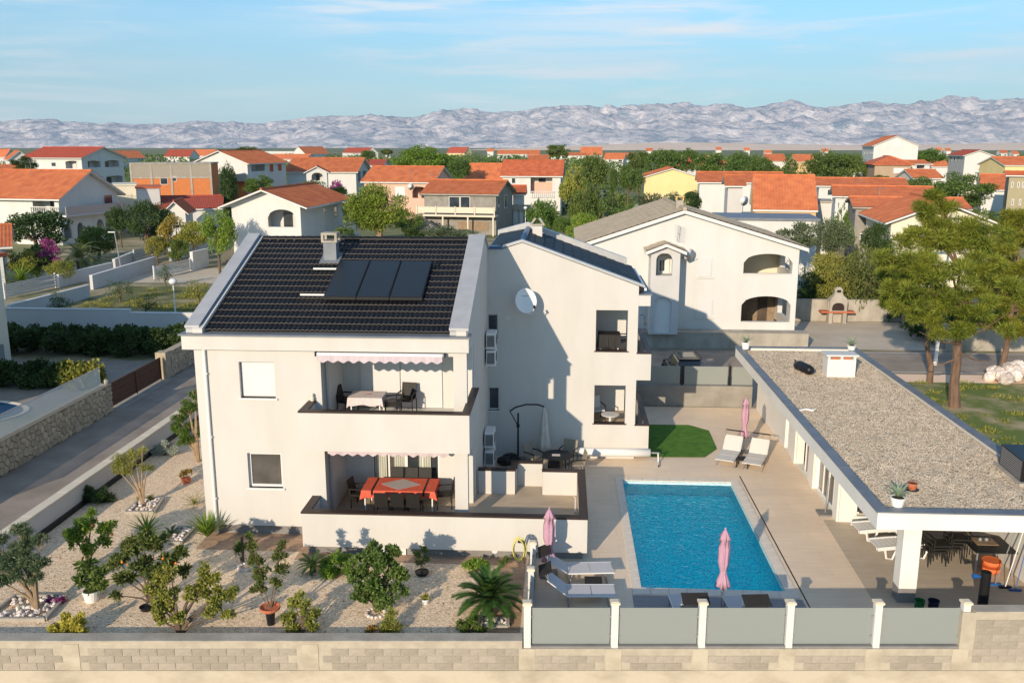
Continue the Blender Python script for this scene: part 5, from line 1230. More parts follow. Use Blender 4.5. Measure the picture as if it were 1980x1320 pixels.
town('house', 'far house with orange roof and three windows in its shaded gable', 222, 281, 330, 250, 12, 305, 292, 'x', wins=[('s', 287, 292, 305, 315), ('s', 302, 307, 304, 314), ('s', 318, 322, 304, 313)])
town('house', 'far low house with dull red roof beside the pinkish one', 318, 366, 385, 300, 12, 303, 290, 'x', roof='dull_red_tile')
town('house', 'far house with long red roof left of the cypress', 368, 408, 428, 330, 12, 301, 290, 'x')
town('annex', 'small orange roof patch beside the three-storey white house', -60, 35, 44, 150, 8, 329, 321, 'x')
# unfinished brick building, built brick field by brick field
ub, Mu, Lu, Wu, zu, xa_, xb_ = town('unfinished_building', 'unfinished flat-topped building of orange brick with grey concrete frame', 252, 406, 421, 150, 9, 317, 317, 'x', wall='brick_orange', roof='concrete', flat=True, cat='building', wins=[('f', 309, 324, 342, 357), ('f', 332, 341, 341, 351)])
m1 = MB(); m1.box(-Lu - .04, .04, -.05, 0, zu - 2.05, zu); m1.build('block_course', 'block', ub, world=False)
for zz in (zu - 2.35, .4): m1 = MB(); m1.box(-Lu - .05, .05, -.08, -.051, zz, zz + .28); m1.build('ring_beam', 'concrete', ub, world=False)
for i in range(5): m1 = MB(); x = -Lu + i * Lu / 4; m1.box(x - .16, x + .16, -.10, -.081, 0, zu + .02); m1.build('concrete_column', 'concrete', ub, world=False)
m1 = MB()
for k in range(22): m1.box(-Lu, 0, -.012, -.001, .7 + k * .26, .9 + k * .26)
m1.build('brick_course', 'brick_orange', ub, world=False)
hC, Mc, Lc, Wc, zc, xa_, xb_ = town('house', 'half-finished house with pale gable, orange roof and open brick ground floor behind the cypress', 374, 478, 552, 165, 15, 316, 293, 'y', ov=.6, holes=[('f', 405, 415, 318, 338, 0), ('s', 486, 512, 318, 331, 0)], wins=[('s', 520, 528, 316, 333), ('s', 536, 544, 315, 331)])
m1 = MB(); m1.box(-Lc * .55, .6, -1.6, -.01, zc - 3.2, zc - 2.9); m1.build('balcony_slab', 'concrete', hC, world=False); m1 = MB(); m1.box(-Lc * .5, -.3, -.06, -.005, .1, zc - 3.2); m1.build('brick_infill', 'brick_orange', hC, world=False)
m1 = MB(); m1.box(-Lc * .55, .6, -1.6, -1.5, zc - 2.9, zc - 1.9); m1.build('balcony_parapet', 'concrete', hC, world=False)
town('house', 'low house with wide dark red roof between brick building and yellow trees', 300, 424, 432, 122, 16, 404, 380, 'x', roof='dull_red_tile')
town('porch_annex', 'small white gabled annex in front of the dark red roof', 318, 358, 372, 112, 5, 409, 391, 'y', roof='red_tile', cat='annex')
town('annex', 'plain cream flat annex below the three-storey house', 217, 262, 263, 128, 8, 359, 359, flat=True, roof='stucco_cream', wall='stucco_cream')
town('annex', 'grey flat annex with sloping red edge left of the brick building', 263, 308, 309, 122, 8, 364, 364, flat=True, roof='red_tile', wall='stucco_shade')
hB, Mb, Lb, Wb, zb2, xa_, xb_ = town('house', 'white house with orange roof, round-arched veranda and beige terrace behind the black roof', 447, 580, 661, 88, 14, 396, 369, 'y', fancy=True, ov=1.0, holes=[('f', 517, 571, 405, 439, .8)], wins=[('s', 624, 629, 402, 414), ('s', 645, 651, 399, 421)])
# its terrace with panels
for k, (a, b, y) in enumerate((((517, 620), (620, 620), 445),)): pass
tz = 2.3
t1, t2, t3 = gp(515, 452, tz), gp(628, 458, tz), gp(690, 446, tz)
m1 = MB(); q0 = Mb @ Vector((-Lb + .5, -.0, tz)); q1 = Mb @ Vector((4, 8, tz)); m1.ext([t1, t2, t3, q1, q0], (0, 0, -.25)); m1.build('terrace_slab', 'stucco_cream', hB)
for a, b, n in ((t1, t2, 3), (t2, t3, 3)):
    for i in range(n + 1):
        p = a.lerp(b, i / n); m1 = MB(); m1.box(p.x - .09, p.x + .09, p.y - .09, p.y + .09, tz - 2.2, tz + 1.05); m1.build('terrace_post', 'cream_trim', hB)
        if i < n:
            c = a.lerp(b, (i + 1) / n); m1 = MB(); m1.ext([p + Vector((0, 0, .08)), c + Vector((0, 0, .08)), c + Vector((0, 0, .72)), p + Vector((0, 0, .72))], (0, .08, 0)); m1.build('terrace_panel', 'stucco_cream', hB)
            m1 = MB(); m1.tube([p + Vector((0, 0, .95)), c + Vector((0, 0, .95))], .07, 4); m1.build('handrail', 'cream_trim', hB)
s0_, s1_ = gp(428, 512, .0), t1
m1 = MB(); m1.ext([s0_, s1_, s1_ + Vector((0, 0, .95)), s0_ + Vector((0, 0, .95))], (0, .12, 0)); m1.build('stair_parapet', 'stucco_cream', hB)
for i in range(12):
    p = s0_.lerp(s1_, i / 12); q = s0_.lerp(s1_, (i + 1) / 12); m1 = MB(); m1.ext([(p.x, p.y + .12, 0), (q.x, p.y + .12, 0), (q.x, p.y + .12, q.z), (p.x, p.y + .12, q.z)], (0, 1.2, 0)); m1.build('step', 'concrete', hB)
town('hall', 'far long white flat building on the skyline left of the round tree', 512, 600, 604, 300, 14, 293, 293, flat=True, roof='white_trim', cat='building')
town('house', 'far house with red roof in front of the long white building', 520, 590, 612, 260, 10, 308, 299, 'x')
town('house', 'far gabled house with orange roof and grey gable at centre-left skyline', 590, 636, 666, 320, 14, 297, 284, 'x', wins=[('s', 646, 650, 296, 303)])
town('house', 'far house with dull red roof next to the grey-gabled one', 662, 709, 731, 340, 12, 296, 286, 'x', roof='dull_red_tile')
town('house', 'white house with stepped orange roof and small porch, magenta climber at its wall', 555, 688, 714, 185, 12, 332, 307, 'x', ov=.6, holes=[('s', 692, 697, 325, 352, 0), ('s', 701, 708, 324, 348, 0)], wins=[])
town('porch_annex', 'little arched white porch left of the magenta climber', 592, 632, 634, 160, 4, 333, 323, 'y', cat='porch', holes=[('f', 602, 624, 334, 349, .6)])
town('house', 'small red-roofed house squeezed behind the pink house', 705, 740, 752, 230, 12, 320, 310, 'x', roof='dull_red_tile')
town('house', 'pink house with orange roof, dark arched loggia and white door', 704, 836, 873, 148, 9, 352, 324, 'x', wall='stucco_pink', fancy=True, ov=.5, holes=[('f', 797, 826, 361, 383, .8)], wins=[('f', 764, 783, 361, 382, 's')])
hG, Mg, Lg, Wg, zg, xa_, xb_ = town('house', 'grey rendered house with orange roof, wide white window and wooden garage doors', 820, 959, 991, 124, 9.5, 376, 351, 'x', wall='render_grey', fancy=True, ov=.5, wins=[('f', 868, 889, 380, 409), ('f', 890, 909, 380, 409), ('f', 885, 945, 429, 446, 'g'), ('s', 962, 966, 379, 400), ('s', 975, 980, 377, 402)])
m1 = MB(); m1.box(-Lg - .6, .3, -1.7, -.01, 2.55, 2.8); m1.build('balcony_slab', 'cream_trim', hG, world=False)
for i in range(5):
    x = -Lg - .5 + i * (Lg + .7) / 4; m1 = MB(); m1.box(x - .08, x + .08, -1.75, -1.59, 2.81, 3.95); m1.build('balcony_post', 'cream_trim', hG, world=False)
    if i < 4: m1 = MB(); m1.box(x + .12, x + (Lg + .7) / 4 - .12, -1.7, -1.64, 3.05, 3.85); m1.build('balcony_panel', 'cream_trim', hG, world=False)
for i in range(4): m1 = MB(); x = -Lg - .4 + i * (Lg + .4) / 3; m1.box(x - .1, x + .1, -1.6, -1.4, 0, 2.549); m1.build('balcony_pillar', 'cream_trim', hG, world=False)
for i in range(13): m1 = MB(); m1.box(-Lg + .4 + i * .28, -Lg + .68 + i * .28, -3.3, -2.2, 0, 2.55 - i * .19); m1.build('step', 'concrete', hG, world=False)
# raised terrace at its right side
rt2 = T('raised_terrace', 'grey concrete terrace on thin pillars with a dark space beneath, right of the grey house', 'terrace', tuple(gp(1012, 440)), 0)
m1 = MB(); m1.box(-2.2, 2.2, -1.5, 3, 2.6, 2.8); m1.build('slab', 'concrete', rt2, world=False)
m1 = MB(); m1.box(-2.2, 2.2, -1.52, -1.42, 2.81, 3.5); m1.build('parapet', 'concrete', rt2, world=False)
for x in (-.6, .3, 2.0): m1 = MB(); m1.box(x - .1, x + .1, -1.4, -1.2, 0, 2.59); m1.build('pillar', 'concrete', rt2, world=False)
m1 = MB(); m1.box(-2.2, 2.2, 2.8, 3, 0, 2.59); m1.build('back_wall', 'render_grey', rt2, world=False)
town('house', 'orange roof of a house directly behind the grey house', 902, 972, None, 175, 9, 349, 318, 'x', rz=0, fancy=True)
hD, Md, Ld, Wd, zd, xa_, xb_ = town('house', 'white house with orange roof, salmon loggia and white balustrade stairs', 972, 1084, 1089, 160, 9, 340, 312, 'x', fancy=True, holes=[('f', 1026, 1068, 342, 374, 0)], wins=[('f', 989, 997, 344, 355)], roof='red_tile')
balustrade(hD, '', [Md @ Vector((-5.2, -.15, 3.2)), Md @ Vector((-1.0, -.15, 3.2))], 0, 1.0, 12)
m1 = MB(); m1.box(-5.3, -.9, 1.6, 1.65, 2.6, 5.8); m1.build('loggia_back', 'stucco_pink', hD, world=False)
m1 = MB(); m1.box(-Ld + .5 + 2.6, -Ld + 3.6, -.3, -.01, 4.3, 4.9); m1.build('air_conditioner', 'white_plastic', hD, world=False)
town('annex', 'low lean-to with bright red roof beside the grey gable', 992, 1012, None, 135, 3, 374, 361, 'x', rz=0, roof='red_tile')
town('house', 'far pale yellow house with dull red roof right of the round tree', 864, 898, 912, 320, 12, 296, 285, 'x', wall='stucco_yellow', roof='dull_red_tile')
town('house', 'far white row house with three dark windows near the centre skyline', 962, 1018, 1020, 280, 9, 298, 291, 'x', wins=[('f', 967, 972, 300, 307), ('f', 981, 986, 300, 307), ('f', 996, 1001, 300, 307)])
town('house', 'far red roof adjoining the white row house', 1020, 1043, None, 285, 8, 299, 291, 'x', rz=0)
town('house', 'far red roof right behind the white house with salmon loggia', 1022, 1060, None, 230, 9, 309, 301, 'x', rz=0)
town('house', 'far long low white house with thin orange roof line', 1066, 1134, None, 250, 8, 301, 296, 'x', rz=0)
town('house', 'far tall orange-roofed house with dormer above the green trees', 1124, 1164, None, 300, 12, 300, 285, 'x', rz=0)
town('house', 'far white house with red roof and arched window right of the tall orange roof', 1168, 1205, 1212, 240, 9, 308, 297, 'x', holes=[('f', 1196, 1203, 309, 316, .6)])
town('house', 'far house with small orange roof beside the cedar tree', 1206, 1228, None, 250, 8, 307, 297, 'x', rz=0)
# -- right half
town('house', 'pale yellow house with broad low gable right of the centre trees', 1354, 1246, 1240, 150, 12, 343, 327, 'y', wall='stucco_yellow', ov=.4, holes=[('f', 1325, 1348, 370, 384, .7)])
town('house', 'white house with twin orange roofs behind the yellow gable', 1408, 1312, 1305, 220, 14, 323, 312, 'x', roof='red_tile', wins=[('f', 1345, 1352, 326, 332)])
town('house', 'orange roof ridge showing above the twin roofs', 1390, 1316, None, 255, 12, 313, 303, 'x', rz=0)
town('house', 'white house with long orange roof and blank wall left of the steep roof', 1515, 1353, 1349, 135, 10, 353, 335, 'x', fancy=True)
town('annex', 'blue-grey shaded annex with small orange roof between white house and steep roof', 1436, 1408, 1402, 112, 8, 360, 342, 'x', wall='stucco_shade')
town('house', 'ochre house with large steep orange roof in the right centre', 1578, 1459, 1452, 98, 11, 406, 342, 'x', wall='stucco_ochre', roof='orange_tile', fancy=True, ov=.2)
town('annex', 'long low white annex with grey flat roof falling to the right, behind the grey-roofed house', 1582, 1385, 1380, 78, 6, 425, 425, flat=True, roof='zinc')
town('shed', 'small white rendered shed with grey top beside the wire cages', 1607, 1578, 1576, 104, 5, 392, 392, flat=True, roof='concrete', cat='shed')
town('house', 'long orange-roofed row with white walls, rear one of two parallel roofs', 1752, 1584, 1578, 140, 9, 360, 346, 'x', fancy=True, wins=[('f', 1600, 1612, 366, 378)])
town('house', 'long orange-roofed row, front one of two parallel roofs', 1806, 1616, 1610, 118, 9, 380, 362, 'x', fancy=True)
town('house', 'bare grey concrete house with orange roof and side window behind the big pine', 1872, 1655, 1640, 92, 9, 402, 384, 'x', wall='render_grey', fancy=True, ov=.35, chim=(1762, 371), wins=[('f', 1663, 1672, 451, 463)])
town('house', 'white and yellow house with white gable fascia half hidden by the pine', 1920, 1724, 1676, 80, 11, 428, 392, 'y', wall='stucco_cream', fancy=True, ov=.7, wins=[('f', 1758, 1778, 434, 452), ('f', 1850, 1870, 434, 450)])
town('house', 'tallest white house on the right skyline with four small side windows and red roof', 1776, 1690, 1668, 215, 22, 282, 264, 'y', ov=.4, wins=[('f', 1729, 1741, 271, 284, 's'), ('s', 1670, 1672, 294, 298), ('s', 1675, 1677, 294, 298), ('s', 1681, 1683, 294, 298), ('s', 1686, 1688, 294, 298)])
town('house', 'brown rendered house with hipped red roof below the tallest white house', 1762, 1692, 1669, 180, 14, 318, 302, 'x', wall='stucco_tan', roof='red_tile', hip=True, wins=[('f', 1728, 1755, 325, 335, 's')])
town('annex', 'white annex with open stair and balcony right of the brown hipped house', 1798, 1762, None, 182, 8, 318, 312, 'x', rz=0, wall='stucco_white', holes=[('f', 1773, 1788, 318, 326, 0)])
town('house', 'small white house with thin red roof wedge right of the brown house', 1820, 1768, None, 165, 8, 345, 330, 'x', rz=0)
town('house', 'small cream gabled house between brown house and far white villa', 1833, 1802, None, 235, 8, 322, 309, 'x', rz=0)
town('house', 'far white villa with dark red roof, arches and balcony on the right', 1920, 1866, 1835, 219, 18, 301, 292, 'y', roof='dull_red_tile', holes=[('f', 1893, 1912, 321, 331, .9)], wins=[('s', 1838, 1841, 304, 312), ('s', 1845, 1848, 304, 312), ('s', 1852, 1855, 303, 311)])
town('house', 'white house with broad orange roof to the right of the round pine', 1950, 1900, 1896, 145, 9, 366, 339, 'x', fancy=True)
town('house', 'olive-tan apartment house at the right edge with two rows of windows', 2060, 1952, 1946, 118, 16, 341, 334, 'x', wall='stucco_olive', roof='red_tile', wins=[('f', 1956, 1960, 352, 363), ('f', 1968, 1972, 352, 363), ('f', 1977, 1981, 352, 363), ('f', 1957, 1961, 385, 397), ('f', 1971, 1975, 385, 397)])
town('house', 'yellow house with orange roof at the right skyline edge', 2040, 1944, None, 200, 12, 320, 305, 'x', rz=0, wall='stucco_yellow')
town('house', 'white gabled house with red roof wings behind the centre-right pines', 1520, 1484, None, 235, 14, 312, 299, 'x', rz=0)
town('house', 'partly hidden red-roofed house right of the white gabled one', 1575, 1540, None, 230, 12, 313, 300, 'x', rz=0, wall='stucco_ochre')
town('house', 'low near house at the left frame edge with dark orange lean-to roof', -90, 2, 8, 76, 9, 474, 437, 'x', fancy=True, ov=.9)
town('house', 'far low white building cluster left of the tallest house', 1666, 1640, None, 260, 9, 316, 308, 'x', rz=0)
# scattered tiny houses at the edge of the bay
for k, (px, py, w_, lb) in enumerate(((1480, 296, 12, 'tiny far white house left of the skyline trees'), (1590, 293, 12, 'tiny far white house in the middle of the wooded plain'), (1812, 291, 10, 'tiny far white house right of the tallest house'), (1830, 292, 9, 'tiny far red-roofed house left of the dark-roofed villa'),
        (1935, 296, 14, 'tiny far white house above the strip of sea'), (1960, 298, 10, 'tiny far house at the right end of the sea strip'), (1250, 292, 12, 'tiny far white house right of the centre cedar'), (745, 296, 10, 'tiny far white house left of the round tree'), (942, 293, 12, 'tiny far white house between the round tree and the row house'), (1385, 290, 10, 'tiny far white house in the green belt right of centre'), (1440, 291, 10, 'tiny far white house beside its twin in the green belt'))):
    town('house', lb, px + w_, px, None, 420 + 40 * (k % 3), 8, py, py - 5, 'x', rz=0)
# stacked wire cages
wc = T('wire_cages', 'stack of wire cages beside the white shed', 'cages', tuple(gp(1580, 446)))
for i in range(2):
    for j in range(2):
        m1 = MB(); x0_, z0_ = -1.6 + i * 1.6, j * 1.1
        for k in range(5):
            m1.box(x0_ + k * .37, x0_ + k * .37 + .05, 0, .05, z0_, z0_ + 1.0); m1.box(x0_, x0_ + 1.5, -.01, .04, z0_ + k * .24, z0_ + k * .24 + .05)
        m1.box(x0_, x0_ + 1.5, .1, 1.2, z0_, z0_ + .9); m1.build('cage', 'grey_metal', wc, world=False)

def roof_antenna(label, px, py, Y, h=2.2):
    p = ap(px, py, Y); t = T('tv_antenna', label, 'antenna', (p.x, p.y, p.z - .3)); m1 = MB(); m1.tube([(0, 0, 0), (0, 0, h)], .03, 4)
    for i in range(6): m1.tube([(-.5 + i * .2, -.28, h - .3), (-.5 + i * .2, .28, h - .3)], .014, 3)
    m1.tube([(-.55, 0, h - .3), (.6, 0, h - .3)], .02, 3); m1.build('mast', 'grey_metal', t, world=False)
roof_antenna('thin television antenna at the front eave of the pink house', 794, 350, 149)
roof_antenna('second antenna near the right gable of the pink house', 835, 350, 149, 1.8)
roof_antenna('television antenna on the ridge of the pale yellow gable house', 1262, 336, 150, 2.0)
roof_antenna('television antenna on the ridge of the grey concrete house behind the pine', 1700, 384, 96, 1.6)
roof_antenna('television antenna above the long front orange row', 1660, 364, 122, 1.6)
roof_antenna('television antenna on the house with the balustraded gable balcony', 60, 333, 113, 1.8)
t = T('satellite_dish', 'small white satellite dish on the pink house wall', 'satellite dish', tuple(ap(794, 361, 147.3))); m1 = MB(); m1.lathe(0, 0, [(.05, 0), (.35, .06), (.55, .16)], 12); d1 = m1.build('dish', 'white_metal', t, world=False, smooth=True); d1.rotation_euler = (R(95), 0, R(15)); m1 = MB(); m1.tube([(0, 0, 0), (0, 1.2, 0)], .04, 4); m1.build('arm', 'grey_metal', t, world=False)
t = T('satellite_dish', 'white satellite dish on a pole left of the steep orange roof', 'satellite dish', tuple(ap(1437, 388, 92))); m1 = MB(); m1.lathe(0, 0, [(.05, 0), (.35, .06), (.5, .16)], 12); d1 = m1.build('dish', 'white_metal', t, world=False, smooth=True); d1.rotation_euler = (R(95), 0, R(25)); m1 = MB(); m1.tube([(0, 0, 0), (0, .1, -2.0)], .04, 4); m1.build('pole', 'grey_metal', t, world=False)

# ================================================================== LAMPS
def globe_lamp(label, p, h, tilt=0):
    t_ = T('street_lamp', label, 'street lamp', tuple(p)); m1 = MB(); m1.tube([(0, 0, 0), (0, 0, .6), (tilt, 0, h - .25)], [.07, .05, .04], 8); m1.build('pole', 'white_metal', t_, world=False)
    m1 = MB(); m1.ball((tilt, 0, h), .27, 14, 10, (1, 1, .8)); m1.build('globe', 'white_plastic', t_, world=False, smooth=True)
globe_lamp('white globe lamp on a pole at the meadow edge left of the black roof', gp(342, 640), 3.3)
globe_lamp('distant white globe lamp above the raised terrace of the grey house', gp(1016, 452), 3.6)
globe_lamp('small distant globe lamp among the central trees', gp(1184, 372), 4.0)
t_ = T('street_lamp', 'slender grey street lamp with flat head beside the lane', 'street lamp', tuple(gp(236, 531))); m1 = MB(); m1.tube([(0, 0, 0), (-.35, 0, 4.0)], [.08, .05], 8); m1.build('pole', 'grey_metal', t_, world=False); m1 = MB(); m1.box(-.95, -.3, -.1, .1, 4.0, 4.08); m1.build('lamp_head', 'white_metal', t_, world=False)
t_ = T('street_lamp', 'pale metal lamp post standing between the two big pine trunks', 'street lamp', tuple(gp(1808, 705))); m1 = MB(); m1.tube([(0, 0, 0), (.1, 0, 6.2)], [.11, .06], 8); m1.build('pole', 'white_metal', t_, world=False); m1 = MB(); m1.box(-.9, .1, -.12, .12, 6.2, 6.3); m1.build('lamp_head', 'white_metal', t_, world=False)

# ================================================================== TREES OF THE TOWN
def unit_clumps(kind, seed):
    g = random.Random(seed); out = []
    N = {'round': 66, 'cone': 60, 'cypress': 46, 'dome': 70, 'bush': 34, 'pine': 44}[kind]
    while len(out) < N:
        x, y, z = g.uniform(-1, 1), g.uniform(-1, 1), g.uniform(0, 1); r = math.hypot(x, y)
        if kind == 'cone': lim = (1 - z) ** .8 * 1.0 + .05; ok = r < lim and r > lim * .35; k = .20 * (1.15 - z)
        elif kind == 'cypress': lim = (math.sin(min(1, z * 1.15 + .12) * math.pi)) ** .5 if z < .87 else .3; ok = r < lim * .8; k = .34; 
        elif kind == 'dome': ok = z > .25 and r < .95 and ((z - .3) / .68) ** 2 + r * r < .95 and ((z - .3) / .68) ** 2 + r * r > .35; k = .2
        elif kind == 'bush': ok = r * r + (z - .25) ** 2 / .6 < 1; k = g.uniform(.2, .34)
        elif kind == 'pine': ok = r < .95 * math.sin(max(.1, z) * math.pi) ** .6 + .1 and (r > .3 or z > .7); k = g.uniform(.14, .26)
        else: q = r * r + ((z - .5) / .5) ** 2; ok = .25 < q < .95; k = g.uniform(.18, .30)
        if ok: out.append((x * .85, y * .85, .06 + z * .84, k, k, k * (.5 if kind not in ('cypress', 'dome') else .45)))
    return out
CR = {}
def crown_proto(kind, m, n=5200, leaf=.075, seed=1):
    key = (kind, m, seed)
    if key not in CR: CR[key] = leaf_cloud('crown', unit_clumps(kind, seed), n, leaf, leaf * .62, m, seed, shell=.35)
    return CR[key]
def tree(name, label, kind, m, cx, top, bot, Y, wpx, seed=1, trunk=.15, base=None, group=None, n=5200, leaf=.075, bark='bark'):
    """cx: column, top/bot: rows of crown top and bottom, Y: distance, wpx: crown width in photo pixels"""
    t = ap(cx, top, Y); b = ap(cx, bot, Y); dist = math.hypot(t.x, Y); r = wpx / 2 * dist / F_PX * 1.03
    zb_ = max(b.z, .05); o = T(name, label, 'tree' if name.endswith(('tree', 'pine', 'cypress')) else 'shrub', (t.x, Y, 0), rnd(0, 6.28), group)
    h = t.z - zb_
    m1 = MB(); tr = max(.06, trunk * r * .5); z_ = zb_ + h * .55; m1.tube([(0, 0, 0), (rnd(-.1, .1) * r, rnd(-.1, .1) * r, z_ * .5), (0, 0, z_)], [tr, tr * .8, tr * .3], 7)
    for i in range(4): a = rnd(0, 6.28); m1.tube([(0, 0, zb_ * .6 + z_ * .25), (r * .5 * math.cos(a), r * .5 * math.sin(a), zb_ + h * .45)], [tr * .5, tr * .15], 5)
    m1.build('trunk', bark, o, world=False)
    inst(crown_proto(kind, m, n, leaf, seed), o, Matrix.Translation((0, 0, zb_)) @ Matrix.Diagonal((r, r, h, 1)), 'crown'); return o
T_ = tree
T_('umbrella_pine', 'big dark green dome-shaped pine rising above the roofs behind the pink house', 'dome', 'pine_round', 818, 277, 342, 190, 128, 3, n=9000, leaf=.05)
T_('pine_tree', 'bright green rounded pine right behind the black roof, left of the grey house', 'round', 'pine_round', 727, 353, 452, 98, 128, 2, .22, n=15000, leaf=.045, bark='bark_pale')
T_('cypress', 'single tall narrow cypress in front of the brick building', 'cypress', 'leaf_dark', 437, 293, 392, 130, 40, 1)
T_('oak_tree', 'large dark round tree beside the balustraded house', 'round', 'leaf_dark', 278, 380, 470, 98, 88, 4, n=7000, leaf=.055)
T_('oak_tree', 'dark wide tree in front of the left house arches', 'bush', 'leaf_dark', 58, 402, 466, 88, 120, 5)
T_('olive_tree', 'dark green tree between the palm and the arches', 'round', 'leaf_mid', 185, 432, 492, 95, 72, 6)
T_('persimmon_tree', 'autumn yellow tree right of the dark round tree', 'bush', 'leaf_autumn', 338, 415, 476, 92, 62, 7)
T_('lemon_tree', 'yellow-green tree left of the leafy green bush', 'round', 'leaf_yellowgreen', 372, 425, 478, 91, 58, 8)
T_('laurel_tree', 'full green leafy tree against the white arched house wall', 'round', 'leaf_bright', 417, 402, 488, 84, 68, 9, n=7000, leaf=.06)
T_('shrub', 'small yellow-green shrub under the dark round tree', 'bush', 'leaf_yellowgreen', 300, 455, 492, 90, 44, 10)
T_('shrub', 'low green shrub behind the slatted fence', 'bush', 'leaf_mid', 345, 462, 500, 88, 40, 11)
T_('boxwood_shrub', 'clipped round yellow-green shrub in front of the palm', 'round', 'leaf_yellowgreen', 116, 500, 540, 76, 56, 12, n=7000, leaf=.05)
T_('bougainvillea_shrub', 'magenta bougainvillea beside the palm at the far left', 'bush', 'petal', 88, 458, 520, 80, 50, 13)
T_('shrub', 'green leafy base around the magenta bougainvillea', 'bush', 'leaf_mid', 66, 470, 532, 79.5, 60, 63)
T_('bougainvillea_shrub', 'magenta climber on the white house behind the round bright pine', 'cone', 'petal', 650, 334, 374, 150, 30, 14)
T_('shrub', 'dark green base of the magenta climber', 'bush', 'leaf_dark', 655, 360, 378, 148, 38, 15)
T_('shrub', 'green shrub at the left edge under the orange lean-to', 'bush', 'leaf_yellowgreen', 38, 478, 522, 78, 60, 16)
T_('young_olive_tree', 'leftmost thin young tree in the dry meadow before the lane wall', 'bush', 'leaf_olive', 112, 560, 600, 60, 44, 17, n=1500)
T_('young_olive_tree', 'wispy young tree in the middle of the dry meadow', 'bush', 'leaf_olive', 228, 535, 572, 68, 52, 18, n=1200)
T_('young_olive_tree', 'small dark young tree in the shaded part of the meadow', 'bush', 'leaf_dark', 283, 570, 600, 61, 50, 19, n=1100)
T_('young_olive_tree', 'yellowish young tree right of the globe lamp', 'bush', 'leaf_yellowgreen', 380, 538, 576, 64, 62, 20, n=1400)
T_('young_olive_tree', 'pale young tree before the slatted driveway gate', 'bush', 'leaf_olive', 318, 512, 545, 76, 36, 21, n=1200)
T_('oleander_shrub', 'grey-green oleander hedge right behind the roof ridge near the chimney', 'bush', 'leaf_olive', 870, 436, 462, 95, 110, 22)
T_('oleander_shrub', 'darker oleander left of the oleander hedge', 'bush', 'leaf_dark', 800, 430, 462, 98, 60, 23)
T_('shrub', 'low dark shrub at the foot of the bright rounded pine', 'bush', 'leaf_mid', 660, 440, 470, 90, 70, 24)
T_('shrub', 'far dark bush behind the long white flat building', 'bush', 'pine_far', 478, 282, 292, 380, 36, 25)
T_('oak_tree', 'dark tree right of the dome-shaped pine', 'round', 'pine_far', 888, 302, 345, 170, 50, 26)
T_('oak_tree', 'small dark tree far left of the dome-shaped pine', 'round', 'pine_far', 712, 290, 306, 260, 34, 27)
T_('oak_tree', 'small pale tree on the skyline left of the dome-shaped pine', 'round', 'pine_far', 748, 288, 300, 330, 26, 28)
T_('oak_tree', 'dark tree below the brick building next to the red roof', 'round', 'leaf_dark', 320, 402, 430, 104, 30, 29)
T_('shrub', 'dark shrub between grey house and raised terrace', 'bush', 'leaf_mid', 1050, 378, 448, 112, 70, 30)
# central group
T_('maple_tree', 'light yellow-green tall tree left in the central group', 'cone', 'leaf_yellowgreen', 1112, 296, 385, 150, 66, 31)
T_('cedar_tree', 'dark cedar in the middle of the central group', 'cone', 'pine_far', 1135, 310, 420, 135, 76, 32, n=8000, leaf=.055)
T_('cedar_tree', 'broad cedar with layered branches in front of the central group', 'cone', 'pine_far', 1168, 365, 470, 105, 130, 33, n=9000, leaf=.05)
T_('mulberry_tree', 'round green tree at the left foot of the grey-tiled roof', 'round', 'leaf_bright', 1130, 408, 482, 86, 76, 34, n=8000, leaf=.05)
T_('cypress', 'narrow cypress at the right side of the central group', 'cypress', 'pine_far', 1186, 310, 372, 150, 20, 35)
T_('oak_tree', 'dark round tree right of the narrow cypress', 'round', 'pine_far', 1218, 315, 372, 150, 54, 36)
T_('oak_tree', 'large tree with open crown right of centre skyline', 'pine', 'pine_far', 1285, 283, 345, 180, 80, 37)
T_('oak_tree', 'dark skyline tree left of the open crown tree', 'round', 'pine_far', 1235, 288, 330, 200, 48, 38)
T_('pine_tree', 'skyline pine behind the centre tall orange roof', 'pine', 'pine_far', 1080, 277, 305, 300, 50, 39)
T_('shrub', 'dark olive bush behind the left half of the grey-tiled roof ridge', 'bush', 'leaf_olive', 1262, 366, 412, 105, 80, 40)
T_('shrub', 'olive bush right below the yellow gable house', 'bush', 'leaf_olive', 1300, 372, 410, 100, 60, 41)
T_('shrub', 'dark bush under the yellow house arch', 'round', 'leaf_dark', 1340, 368, 408, 108, 44, 42)
T_('shrub', 'bush between broad cedar and grey-tiled roof', 'bush', 'leaf_mid', 1222, 385, 425, 96, 46, 43)
T_('white_oleander_shrub', 'oleander with pale flowers above the grey-tiled roof', 'bush', 'leaf_grey', 1236, 394, 418, 94, 26, 44)
T_('shrub', 'low shrubs at the gate wall behind the wing ridge', 'bush', 'leaf_mid', 1092, 420, 446, 98, 50, 45)
